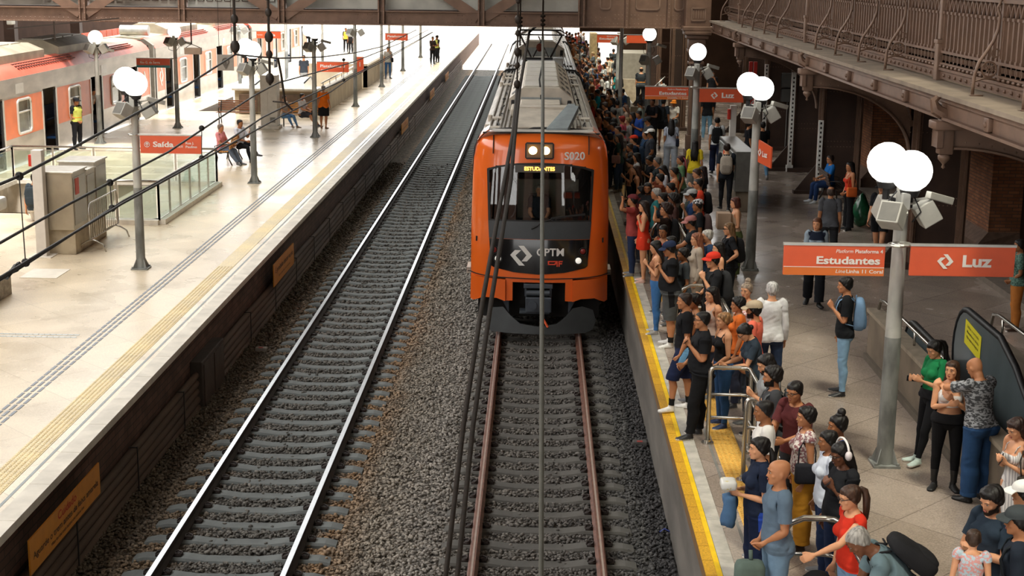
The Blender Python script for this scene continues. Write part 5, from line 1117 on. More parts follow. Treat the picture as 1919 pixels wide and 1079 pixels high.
# litter bin with bags by the pier, kiosk, far stair parapets on the right platform
e = empty('litter_bin', (8.45, 34.0, PH), 'dark round bins with black bags beside the brick pier', 'bin'); t = MB(); t.lathe((8.2, 34.2, PH), [(.28,0),(.3,.4),(.33,.85),(.35,.87),(.31,.88)], 16); t.lathe((8.75, 33.6, PH), [(.3,0),(.32,.4),(.36,.8),(.38,.82),(.33,.83)], 16); t.build('body', mat('bin_brown', '3a2a24', .6, var=.1), e, 40); t = MB(); t.sph((8.2,34.2,PH+.86), .3, 10, 6, (1,1,.25)); t.sph((8.75,33.6,PH+.82), .33, 10, 6, (1,1,.25)); t.build('bag', mat('bag_black', '141414', .3, var=0), e, True)
def at_floor(px, py): return at_z(px, py, PH)
e = empty('ticket_kiosk', (5.15, 39.5, PH), 'grey steel and glass booth behind the middle lamp post', 'booth'); t = MB(); t.bbox((5.15, 38.0, PH+.55), (5.65, 41.6, PH+1.6), .02); t.build('body', mat('booth_steel', '6b6b66', .35, .5, var=.1), e); t = MB(); t.bbox((5.2, 38.1, PH), (5.6, 41.5, PH+.55), .02); t.build('base', cw, e)
t = MB(); t.box((5.13, 38.05, PH+.85), (5.15, 41.5, PH+1.5)); t.build('glazing', glw, e); t = MB(); [t.box((5.12, y, PH+1.0), (5.13, y+.25, PH+1.35)) for y in (38.5, 40.2)]; t.build('notices', so_, e)
p = at_z(1372, 330, PH); e = empty('white_pillar', (p.x, p.y, PH), 'slim white pillar with red alarm box behind the Luz sign', 'pillar'); t = MB(); t.bbox((5.6, 42.9, PH), (5.78, 43.1, PH+2.35), .01); t.build('shaft', mat('pillar_white', 'cfcac2', .5, var=.05), e); t = MB(); t.bbox((5.52, 42.85, PH+1.95), (5.6, 43.0, PH+2.25), .01); t.build('alarm_box', mat('alarm_red', 'c2311f', .4, var=0), e)
for i, (x, y, h) in enumerate(((7.3, 51.5, 1.5),)):
    e = empty('fire_point', (x, y, PH+1.6), 'red fire equipment strip on the dark wall behind the man in black', 'fire point'); t = MB(); [t.box((x+k_*.16, y, PH+1.3), (x+k_*.16+.12, y+.1, PH+3.1)) for k_ in range(2)]; t.build('cabinet', mat('fire_red', 'b3261a', .5, var=.05), e)
e = empty('stair_parapet', (4.2, 66, PH), 'light concrete stair parapet with steel rail under the footbridge', 'parapet'); t = MB(); t.box((3.6, 57.5, PH), (3.75, 70, PH+.95)); t.box((3.6, 57.4, PH), (5.0, 57.55, PH+.95)); t.box((3.6, 69.9, PH), (5.4, 70.1, PH+1.1)); t.build('wall', mat('parapet_pale', 'a59882', .8, var=.15), e); t = MB(); t.tube([(3.68, 57.5, PH+1.05), (3.68, 70, PH+1.05)], .03, 6); t.tube([(4.5, 60, PH+.9), (5.2, 60, PH+1.6)], .03, 6); t.tube([(4.5, 62, PH+1.0), (5.3, 62, PH+1.8)], .03, 6); t.build('rail', steel, e, True)
t = MB(); t.bbox((4.0, 72, PH), (5.4, 75, PH+2.2), .02); tag(t.build('ticket_booth', mat('booth_pale', '8f897c', .5, var=.1)), 'pale booth under the footbridge behind the direction signs', 'booth')
t = MB(); t.bbox((2.9, 84, PH), (3.3, 86, PH+2.6), .02); tag(t.build('advert_board', mat('board_tan', 'a38d63', .6, var=.2)), 'tan board standing beyond the far crowd', 'board')
# bench with seated man on the right
def bench(x, y, label, rz=0, wood='c98a3e', L=1.5):
    e = empty('bench', (x, y, PH), label, 'bench', rz=0); c, s_ = math.cos(rz), math.sin(rz)
    def T(p): return (x+p[0]*c-p[1]*s_, y+p[0]*s_+p[1]*c, PH+p[2])
    t = MB()
    for k_ in range(6): a = -.2+k_*.075; t.bar(T((-L/2, a, .44+.02*abs(k_-3)*.3)), T((L/2, a, .44+.02*abs(k_-3)*.3)), .055, .025)
    t.build('seat_slats', mat('bench_wood_'+wood, wood, .5, var=.15), e)
    t = MB()
    for k_ in range(5): t.bar(T((-L/2, .26+k_*.02, .55+k_*.08)), T((L/2, .26+k_*.02, .55+k_*.08)), .025, .055)
    t.build('back_slats', mat('bench_wood_'+wood, wood, .5, var=.15), e)
    for q in (-1, 1):
        t = MB(); t.tube([T((q*L*.42, -.2, 0)), T((q*L*.42, -.16, .25)), T((q*L*.42, -.2, .42)), T((q*L*.42, .2, .42)), T((q*L*.42, .34, .9))], .022, 6); t.tube([T((q*L*.42, .3, 0)), T((q*L*.42, .2, .2)), T((q*L*.42, .18, .42))], .022, 6); t.tube([T((q*L*.42, -.2, .42)), T((q*L*.42, -.24, .6)), T((q*L*.42, -.05, .66)), T((q*L*.42, .25, .66))], .018, 6); t.build('side_frame', mat('bench_iron', '3a3835', .5, .3), e, True)
    return e
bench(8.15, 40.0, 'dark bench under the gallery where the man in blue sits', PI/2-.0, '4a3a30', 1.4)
# ================================================================ SUNLIT PLATFORM OBJECTS
glp = bpy.data.materials.new('railing_glass'); glp.use_nodes = True; n, l, b = nodes_of(glp)
tr = n.new('ShaderNodeBsdfTransparent'); tr.inputs[0].default_value = (.78, .84, .80, 1); gs = n.new('ShaderNodeBsdfGlossy'); gs.inputs['Roughness'].default_value = .03; mx = n.new('ShaderNodeMixShader'); mx.inputs[0].default_value = .16
l.new(tr.outputs[0], mx.inputs[1]); l.new(gs.outputs[0], mx.inputs[2]); l.new(mx.outputs[0], n['Material Output'].inputs[0])
kerb = mat('well_kerb', 'd9d2c4', .7, var=.1)
def glass_run(p, q, n_, label, h=1.05):
    p, q = Vector((*p, PH)), Vector((*q, PH)); e = empty('glass_railing', p, label, 'railing'); d = (q-p)/n_; u = d.normalized(); nrm = Vector((-u.y, u.x, 0))
    t = MB(); t.bar(p+Vector((0,0,.06)), q+Vector((0,0,.06)), .3, .12); t.build('kerb', kerb, e)
    t = MB(); t.tube([p+Vector((0,0,h)), q+Vector((0,0,h))], .03, 8); t.build('handrail', steel, e, True)
    for i in range(n_+1):
        a = p+d*i; t = MB(); t.bar(a+Vector((0,0,.1)), a+Vector((0,0,h)), .05, .03); t.build('post', steel, e)
        if i < n_: 
            t = MB(); A, B = a+u*.06, a+d-u*.06; t.add([A+Vector((0,0,.14)), B+Vector((0,0,.14)), B+Vector((0,0,h-.12)), A+Vector((0,0,h-.12))], [(0,1,2,3)]); o = t.build('glass_pane', glp, e); md = o.modifiers.new('s', 'SOLIDIFY'); md.thickness = .012
            t = MB(); t.bar(A+Vector((0,0,h-.1)), B+Vector((0,0,h-.1)), .02); t.bar(A+Vector((0,0,.12)), B+Vector((0,0,.12)), .02); t.build('pane_rail', steel, e)
    return e
glass_run((-11.2, 35.0), (-9.15, 35.0), 2, 'glass railing panel behind the crowd barrier and cabinets'); glass_run((-9.15, 35.0), (-9.15, 41.5), 6, 'long glass railing along the exit stair facing the tracks'); glass_run((-9.15, 41.5), (-15.0, 41.5), 5, 'glass railing at the far end of the exit stair'); glass_run((-15.0, 41.5), (-15.0, 28.0), 10, 'glass railing of the exit stair beside the standing train')
# stairs going down
t = MB()
for i in range(14): t.box((-15.1, 36.4+i*.32+0, PH-.17*(i+1)-.4), (-11.25, 36.72+i*.32, PH-.17*(i+1)))
tag(t.build('exit_stair', mat('stair_stone', 'c9bda8', .7, var=.1)), 'pale stone exit stair descending inside the glass railing', 'stairs')
t = MB(); t.box((-15.25, 36.3, -3), (-15.2, 41.6, PH)); t.box((-11.25, 36.3, -3), (-11.2, 41.6, PH)); t.box((-15.2, 41.5, -3), (-11.2, 41.6, PH)); t.box((-15.2, 36.3, -3), (-11.2, 36.4, PH)); t.box((-15.2,36.3,-3.1),(-11.2,41.6,-3)); struct('wall_stairwell', t, mat('stair_wall', 'bdb3a2', .8, var=.1))
# cabinets
mm_ = mat('cabinet_steel', 'a8a091', .3, .7, var=.12, scale=2); e = empty('equipment_cabinet', (-10.2, 32.2, PH), 'block of stainless steel equipment cabinets on a concrete base', 'cabinet')
cx0, cx1 = -10.75, -9.95
t = MB(); t.bbox((cx0+.02, 31.1, PH), (cx1-.02, 33.4, PH+.55), .01); t.build('base', mat('cab_base', 'a3967f', .8, var=.25, scale=3), e)
for i, (a, b_, h) in enumerate(((31.0, 31.95, 1.78), (31.95, 32.6, 1.70), (32.6, 33.5, 1.80))):
    t = MB(); t.bbox((cx0, a, PH+.55), (cx1, b_, PH+h), .01); t.build('cabinet_body', mm_, e); t = MB(); t.bbox((cx0-.04, a-.03, PH+h), (cx1+.04, b_+.03, PH+h+.04), .01); t.build('lid', mat('lid_pale', 'c3beb2', .3, .6), e)
    t = MB(); t.box((cx1, a+.06, PH+.65), (cx1+.012, b_-.06, PH+h-.1)); t.build('door', mat('door_steel', '8f8a80', .25, .8, var=.1), e)
t = MB(); t.box((cx1+.012, 31.15, PH+1.3), (cx1+.02, 31.4, PH+1.65)); t.build('red_label', mat('label_red', 'b8402c', .5), e)
e = empty('white_pillar', (-10.6, 30.86, PH), 'white square pillar with red alarm box before the steel cabinets', 'pillar'); t = MB(); t.bbox((-10.72, 30.75, PH), (-10.5, 30.97, PH+2.3), .01); t.build('shaft', mat('pillar_white', 'cfcac2', .5, var=.05), e); t = MB(); t.box((-10.85, 30.62, PH), (-10.37, 31.1, PH+.02)); t.build('base_plate', kerb, e); t = MB(); t.bbox((-10.8, 30.8, PH+1.95), (-10.72, 30.95, PH+2.2), .01); t.build('alarm_box', mat('alarm_red', 'c2311f', .4, var=0), e)
# crowd barrier
e = empty('crowd_barrier', (-9.75, 32.5, PH), 'silver tubular crowd barrier leaning by the steel cabinets', 'barrier'); t = MB(); gx = -9.72
def G(y, z, dx=0): return (gx+dx, y, PH+z)
t.tube([G(31.3,.28), G(31.3,.95), G(31.36,1.05), G(31.45,1.08), G(33.35,1.08), G(33.45,1.05), G(33.5,.95), G(33.5,.28), G(31.3,.28)], .02, 8); t.build('frame', steel, e, True)
t = MB(); [t.cyl(G(31.3+i*.15, .28), G(31.3+i*.15, 1.07), .008, n=6) for i in range(1, 15)]; t.build('bars', steel, e)
for y in (31.45, 33.3): t = MB(); t.tube([G(y,0,-.3), G(y,.16,-.24), G(y,.24,-.1), G(y,.27,0), G(y,.24,.1), G(y,.16,.24), G(y,0,.3)], .018, 7); t.build('foot', steel, e, True)
t = MB(); t.box((-10.35, 28.6, PH), (-9.6, 29.5, PH+.012)); tag(t.build('floor_hatch', mat('hatch_pale', 'e3dccd', .5, var=.05)), 'pale floor hatch before the white pillar', 'hatch')
# masonry kiosk corner at the frame edge
e = empty('stone_kiosk', (-11.3, 26, PH), 'beige kiosk with rounded pale roof cut by the frame edge', 'kiosk')
t = MB(); t.box((-13, 25.2, PH), (-10.0, 27.2, PH+.35)); t.build('plinth', mat('kiosk_stone', '9c9486', .8, var=.3, scale=12), e); t = MB(); t.box((-13, 25.4, PH+.35), (-10.15, 27.0, PH+1.65)); t.build('wall', mat('kiosk_wall', 'bfae90', .6, var=.1), e); t = MB(); t.bbox((-13, 25.1, PH+1.65), (-9.95, 27.15, PH+1.9), .06); t.build('roof', mat('kiosk_roof', 'd8d6cc', .4, .2, var=.08), e, 40)
# grey column box, benches
e = empty('column_box', (-10.2, 56.6, PH), 'pale grey square service column behind the wooden bench', 'column'); t = MB(); t.bbox((-10.75, 56.3, PH), (-9.95, 57.1, PH+.12), .01); t.build('plinth', kerb, e); t = MB(); t.bbox((-10.66, 56.38, PH+.12), (-10.02, 57.0, PH+2.05), .01); t.box((-10.4, 56.36, PH+.2), (-10.38, 56.39, PH+2.0)); t.build('casing', mat('column_casing', 'c9c4b8', .45, .1, var=.06), e); t = MB(); t.box((-10.3, 56.365, PH+.25), (-10.1, 56.375, PH+.45)); t.build('vent', boxf, e)
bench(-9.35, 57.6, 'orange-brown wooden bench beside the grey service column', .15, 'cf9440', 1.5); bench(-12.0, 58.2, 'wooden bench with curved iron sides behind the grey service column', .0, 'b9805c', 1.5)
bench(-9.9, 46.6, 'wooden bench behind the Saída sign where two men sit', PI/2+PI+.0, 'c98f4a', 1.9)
# far stair with concrete walls
cc = mat('far_concrete', 'a5967c', .8, var=.15, scale=1.2); e = empty('stair_well', (-10, 64, PH), 'concrete stair well with sloping side wall behind the woman in orange', 'stair well')
t = MB(); t.box((-9.3, 62.2, PH), (-9.1, 76, PH+1.0)); t.build('side_wall', cc, e); t = MB(); t.box((-12.8, 62.0, PH), (-9.1, 62.25, PH+1.0)); t.build('front_wall', cc, e); t = MB(); t.box((-12.9, 61.9, PH+1.0), (-9.05, 62.3, PH+1.08)); t.box((-9.35, 62, PH+1.0), (-9.05, 76, PH+1.08)); t.build('coping', mat('coping_grey', 'b9b2a2', .6), e)
t = MB(); t.tube([(-9.2, 62.5, PH+1.3), (-9.2, 76, PH+1.3)], .03, 6); [t.cyl((-9.2, y, PH+1.0), (-9.2, y, PH+1.3), .02, n=6) for y in range(63, 76, 2)]; t.build('rail', steel, e, True)
t = MB(); [t.bbox((-12.6+i*.85, 61.86, PH+.12), (-11.8+i*.85, 61.9, PH+.85), .01) for i in range(4)]; t.build('dark_panels', mat('panel_brown', '5a4636', .5, var=.2), e)
for x_, y_, lab in ((-11.2, 69.8, 'pale metal escalator head beyond the concrete well'), (-13.2, 68.5, 'pale metal escalator head nearer the standing train')):
    e = empty('far_escalator', (x_, y_, PH), lab, 'escalator'); t = MB(); t.prism([(x_-.5, y_-2.5, PH+.1)]+[(x_-.5, y_-.6+.6*math.cos(a), PH+.55+.5*math.sin(a)) for a in np.linspace(-PI/2, PI/2, 7)]+[(x_-.5, y_-2.5, PH+.9)], (1.0, 0, 0)); t.build('body', mat('escalator_pale', 'd6d3c8', .3, .3, var=.05), e, 40); t = MB(); t.tube([(x_+.5, y_-.6+.62*math.cos(a), PH+.55+.52*math.sin(a)) for a in np.linspace(-PI/2, PI/2, 9)]+[(x_+.5, y_-2.5, PH+.92)], .035, 6); t.build('handrail', ecap, e, True)
e = empty('far_well_wall', (-9.5, 80, PH), 'second concrete well wall with orange panel beyond the stair', 'parapet'); t = MB(); t.box((-12.2, 76.6, PH), (-8.9, 76.8, PH+1.2)); t.box((-9.1, 76.6, PH), (-8.9, 90, PH+1.1)); t.build('wall', cc, e)
t = MB(); t.box((-8.45+.05, 68.0, PH+1.4), (-8.05, 68.06, PH+2.1)); o = tag(t.build('info_panel', so_), 'small orange information panel with white pictogram beside the Plataforma sign', 'sign'); put_text('pictogram', 'i', .3, (-8.22, 67.98, PH+1.75), (1,0,0), (0,0,1), sw, o)
# far side behind the standing train: columns, orange fence boards
fb = mat('fence_orange', 'c4502c', .5, var=.15)
e = empty('orange_hoarding', (-24.5, 80, PH), 'row of slanted orange hoarding boards behind the standing train', 'hoarding')
for i in range(10): t = MB(); y = 79.5+i*1.1; t.box((-24.6, y, PH+1.75), (-24.5, y+1.0, PH+2.45)); t.build('board', fb, e)
t = MB(); t.box((-24.9, 79, PH), (-24.4, 91, PH+1.75)); t.build('base', irond, e)
for i, (x_, y_) in enumerate(((-30, 60), (-30, 72), (-30, 84), (-30, 96))):
    e = empty('iron_column', (x_, y_, PH), 'dark iron column on the far platform behind the standing train', 'column', 'iron columns on the far platform'); t = MB(); t.box((x_-.3, y_-.3, PH), (x_+.3, y_+.3, 6)); t.build('shaft', irond, e)
for i, (y_, w_) in enumerate(((70, 3), (80, 2.5), (92, 3))):
    t = MB(); t.box((-35.6, y_, PH), (-35.2, y_+w_, 5.5)); tag(t.build('brick_pier', brickR), 'warm brick wall bay on the far platform', 'pier', 'brick bays of the far wall')
t = MB(); t.bbox((-27, 75, 4.3), (-26.7, 75.5, 4.9), .05); tag(t.build('speaker_box', boxm), 'small white box fixed above the orange hoarding', 'speaker box')
kids_index()
# ================================================================ PEOPLE: body, clothing, hair
def sstep(a, b, x): t = np.clip((x-a)/(b-a), 0, 1); return t*t*(3-2*t)
SH, AD = np.array([.175, .015, 1.405]), np.array([.70711, 0, -.70711])     # shoulder, rest arm direction (left, +x)
UL, FLn = .285, .25
J = {'hip': np.array([.09, .01, .93]), 'knee': np.array([.105, -.005, .50]), 'ankle': np.array([.115, .03, .085])}
def loft(mb, rings, n=20, axis=None):
    """rings: (centre, rx, ry, X dir, Y dir)"""
    V = []
    for c, rx, ry, xd, yd in rings:
        for k in range(n):
            t = 2*PI*k/n; V.append(np.array(c)+np.array(xd)*rx*math.cos(t)+np.array(yd)*ry*math.sin(t))
    m = len(rings); F = [(i*n+k, i*n+(k+1)%n, (i+1)*n+(k+1)%n, (i+1)*n+k) for i in range(m-1) for k in range(n)]+[tuple(range(n))[::-1], tuple(range((m-1)*n, m*n))]
    mb.add(V, F)
def raw_body(sex, child=False):
    mb = MB(); X, Y = (1,0,0), (0,1,0)
    f = sex == 'f'
    T = [(.83,.085,.075,.01),(.88,.150,.108,.015),(.93,.168 if not f else .178,.118,.015),(.99,.160 if not f else .168,.112,.01),(1.05,.146 if not f else .140,.10,.005),(1.11,.140 if not f else .122,.094,0),(1.18,.148 if not f else .128,.098,0),(1.25,.160 if not f else .142,.108,.0),(1.32,.168 if not f else .150,.110,.005),(1.38,.165 if not f else .150,.096,.012),(1.42,.135 if not f else .125,.078,.018),(1.45,.080,.062,.02),(1.475,.058,.056,.02)]
    loft(mb, [((0,y,z), rx, ry, X, Y) for z, rx, ry, y in T], 24)
    if f:
        for s in (-1, 1): mb.sph((s*.068, -.085, 1.265), .062, 14, 9, (1.0, .85, .95))
    else:
        for s in (-1, 1): mb.sph((s*.075, -.07, 1.315), .07, 12, 8, (1.1, .5, .8))
    for s in (-1, 1): mb.sph((s*.085, .085, .90), .085, 12, 8, (1, .65, 1))          # seat
    loft(mb, [((0,.022,1.44), .060 if not f else .050, .06 if not f else .052, X, Y), ((0,.012,1.50), .055 if not f else .046, .058 if not f else .05, X, Y), ((0,.0,1.56), .056, .062, X, Y)], 16)
    # head
    Hd = [(1.497,.020,.020,-.068),(1.503,.036,.036,-.058),(1.520,.050,.060,-.036),(1.545,.061,.082,-.014),(1.575,.068,.094,-.002),(1.61,.074,.100,.004),(1.645,.077,.102,.007),(1.675,.074,.098,.010),(1.697,.063,.083,.012),(1.712,.044,.058,.014),(1.720,.020,.028,.014)]
    loft(mb, [((0,y,z), rx, ry, X, Y) for z, rx, ry, y in Hd], 24)
    mb.add(*(lambda q: (q.V, q.F))(MB().prism([(-.017,-.088,1.575),(.017,-.088,1.575),(.007,-.092,1.622),(-.007,-.092,1.622)], (0,.0,0)))) if False else None
    nb = MB(); nb.add([(-.018,-.085,1.572),(.018,-.085,1.572),(0,-.123,1.578),(0,-.100,1.625),(-.008,-.08,1.63),(.008,-.08,1.63),(0,-.09,1.566)], [(0,6,2),(6,1,2),(0,2,3,4),(1,5,3,2),(4,3,5),(0,4,5,1,6)]); mb.add(nb.V, nb.F)
    mb.sph((0,-.098,1.580), .0125, 10, 7); 
    for s in (-1, 1):
        mb.sph((s*.013,-.092,1.577), .010, 8, 6); mb.sph((s*.030,-.084,1.638), .018, 10, 6, (1.4,.7,.5)); mb.sph((s*.078,.012,1.60), .026, 10, 8, (.35,.65,1.2))
        mb.sph((s*.040,-.062,1.585), .026, 10, 7, (1,.8,.8))
    mb.sph((0,-.085,1.548), .022, 10, 6, (1.2,.6,.55)); mb.sph((0,-.086,1.512), .017, 10, 6, (1.1,.7,.8))
    # arms (A pose), hands and feet
    k = .87 if f else 1.0
    for s in (-1, 1):
        d = np.array([s*AD[0], 0, AD[2]]); sh = np.array([s*SH[0], SH[1], SH[2]]); xd = np.array([d[2], 0, -d[0]])*-1; yd = (0,1,0)
        R = [(-.075,.050,.052),(-.03,.058,.060),(.03,.056,.058),(.10,.049,.050),(.20,.042,.043),(.275,.037,.038),(.31,.039,.040),(.36,.040,.039),(.43,.034,.033),(.50,.026,.024),(.535,.025,.020),(.56,.030,.018)]
        if f: R = [(a, b_*k, c*k) for a, b_, c in R]
        loft(mb, [(sh+d*u, a, b_, xd, yd) for u, a, b_ in R], 16)
        # palm: broad in y (thumb to the front, -y)
        P = [(.545,.020,.026),(.57,.0175,.036),(.60,.016,.041),(.63,.0145,.041),(.648,.011,.036)]
        loft(mb, [(sh+d*u, a, b_, xd, yd) for u, a, b_ in P], 14)
        for i, (yy, ln) in enumerate(((-.031,.072),(-.0105,.081),(.0105,.075),(.031,.060))):
            a = sh+d*.635+np.array([0, yy, 0]); inn = -xd*0; m1 = a+d*ln*.55+xd*(-.006 if s > 0 else .006)*1; m2 = a+d*ln+xd*(-.018 if s > 0 else .018)
            mb.tube([tuple(a), tuple(m1), tuple(m2)], [.0092, .0088, .0070], 8)
        a = sh+d*.575+np.array([0,-.030,0]); mb.tube([tuple(a), tuple(a+d*.035+np.array([0,-.022,0])), tuple(a+d*.068+np.array([0,-.030,0]))], [.0125,.0105,.0085], 8)
        hp, kn, an = [j*np.array([s,1,1]) for j in (J['hip'], J['knee'], J['ankle'])]
        q = 1.04 if f else 1.0
        L = [(hp+(0,.0,.03), .085*q, .098*q),(hp+(0,0,-.06),.088*q,.094*q),(hp+(kn-hp)*.35,.078*q,.082*q),(hp+(kn-hp)*.7,.064*q,.066*q),(kn+(0,0,.03),.056,.058),(kn+(0,0,-.05),.052,.056),(kn+(an-kn)*.3+(0,.014,0),.052,.058),(kn+(an-kn)*.55+(0,.008,0),.044,.048),(kn+(an-kn)*.85,.031,.034),(an,.031,.036),(an+(0,.0,-.04),.034,.040),(an+(0,.005,-.075),.030,.036)]
        loft(mb, [(c, a, b_, (1,0,0), (0,1,0)) for c, a, b_ in L], 18)
        o = np.array([s*.03, 0, 0]); F_ = [(an+(0,.035,-.055),.022,.02),(an+(0,.02,-.048),.033,.034),(an+o*.3+(0,-.04,-.048),.038,.032),(an+o*.6+(0,-.10,-.058),.043,.024),(an+o+(0,-.15,-.064),.041,.018),(an+o+(0,-.185,-.068),.028,.012)]
        loft(mb, [(c, a, b_, (1,0,0), (0,0,1)) for c, a, b_ in F_], 14)
    return mb
HND = {}
class Body: pass
BODIES = {}
def vnormals(V, F):
    q = np.asarray(F); a, b_, c, d = V[q[:,0]], V[q[:,1]], V[q[:,2]], V[q[:,3]]
    fn = np.cross(c-a, d-b_); N = np.zeros_like(V)
    for k in range(4): np.add.at(N, q[:,k], fn)
    return N/np.maximum(1e-9, np.linalg.norm(N, axis=1))[:, None]
def edges_of(F):
    q = np.asarray(F); e = np.concatenate([q[:, [0,1]], q[:, [1,2]], q[:, [2,3]], q[:, [3,0]]]); e.sort(axis=1); return np.unique(e, axis=0)
def smooth(V, E, it, w=.5, mask=None):
    n = len(V); deg = np.bincount(E.ravel(), minlength=n).astype(float)[:, None]
    for _ in range(it):
        S = np.zeros_like(V); np.add.at(S, E[:,0], V[E[:,1]]); np.add.at(S, E[:,1], V[E[:,0]])
        M_ = V+(S/np.maximum(deg, 1)-V)*w
        V = M_ if mask is None else V+(M_-V)*mask[:, None]
    return V
def get_body(sex, vox):
    key = (sex, vox)
    if key in BODIES: return BODIES[key]
    mb = raw_body(sex); o = mesh_obj('tmp', mb.V, mb.F); md = o.modifiers.new('r', 'REMESH'); md.mode = 'VOXEL'; md.voxel_size = vox; md.use_smooth_shade = True
    dg = bpy.context.evaluated_depsgraph_get(); ev = o.evaluated_get(dg); me = ev.to_mesh()
    n = len(me.vertices); V = np.empty(n*3, np.float32); me.vertices.foreach_get('co', V); V = V.reshape(-1, 3).astype(float)
    F = np.array([tuple(p.vertices) if len(p.vertices) == 4 else tuple(p.vertices)+(p.vertices[-1],) for p in me.polygons]); ev.to_mesh_clear()
    m0 = o.data; bpy.data.objects.remove(o); bpy.data.meshes.remove(m0)
    E = edges_of(F)
    ax = np.abs(V[:,0]); along = (ax-SH[0])*AD[0]+(V[:,2]-SH[2])*AD[2]
    hand = sstep(.55, .60, along)*(ax > .4); face = sstep(1.50, 1.53, V[:,2])*(V[:,1] < -.05)*(ax < .09)
    V = smooth(V, E, 3 if vox < .012 else 2, .5, 1-.85*np.maximum(hand, face*(.8 if vox < .012 else .5)))
    B = Body(); B.V, B.F, B.E, B.sex, B.vox = V, F, E, sex, vox; B.N = vnormals(V, F)
    B.W, B.reg = weights(V); B.SV = smooth(V, E, int(6*.009/vox)+2, .5); B.SN = vnormals(smooth(V, E, int(14*.009/vox)+2, .5), F)
    BODIES[key] = B; return B
NB = 19
def weights(V):
    x, y, z = V.T; ax = np.abs(x); W_ = np.zeros((len(V), NB)); s = x > 0
    px, py_, pz = ax-SH[0], y-SH[1], z-SH[2]; al = px*AD[0]+pz*AD[2]; perp = np.sqrt((px-al*AD[0])**2+py_**2+(pz-al*AD[2])**2)
    wa = sstep(-.05, .06, al)*(1-sstep(.075, .115, perp)); wa = np.where(al > .2, (perp < .14)*1.0, wa); wa = np.where(z < .78, 0, wa)
    wl = 1-sstep(.84, .985, z); wl = wl*(1-wa)
    rest = 1-wa-wl
    # spine
    c1 = sstep(.98, 1.12, z); c2 = sstep(1.12, 1.26, z); c3 = sstep(1.43, 1.475, z); c4 = sstep(1.485, 1.53, z-.25*np.maximum(0, -y-.03)+.25*np.maximum(0,-y-.03)*2)
    W_[:,0] = rest*(1-c1); W_[:,1] = rest*(c1-c2); W_[:,2] = rest*(c2-c3); W_[:,3] = rest*np.maximum(0, c3-c4); W_[:,4] = rest*np.minimum(c3, c4)
    e = sstep(UL-.035, UL+.035, al); h = sstep(UL+FLn-.015, UL+FLn+.02, al); fg = sstep(.632, .65, al)
    for side, o in ((s, 5), (~s, 9)):
        W_[:,o] = np.where(side, wa*(1-e), 0); W_[:,o+1] = np.where(side, wa*(e-h), 0); W_[:,o+2] = np.where(side, wa*(h-fg), 0); W_[:,o+3] = np.where(side, wa*fg, 0)
    kz = 1-sstep(.46, .54, z); fz = 1-sstep(.07, .115, z); sb = sstep(-.02, .02, x)
    for sw_, o in ((sb, 13), (1-sb, 16)):
        W_[:,o] = wl*sw_*(1-kz); W_[:,o+1] = wl*sw_*(kz-fz); W_[:,o+2] = wl*sw_*fz
    W_ /= np.maximum(1e-9, W_.sum(1))[:, None]
    return W_, dict(al=al, wa=wa, perp=perp, wl=wl)
def rotm(axis, deg): return np.array(Matrix.Rotation(math.radians(deg), 3, axis))
def align(a, b_):
    a, b_ = Vector(a).normalized(), Vector(b_).normalized(); return np.array(a.rotation_difference(b_).to_matrix())
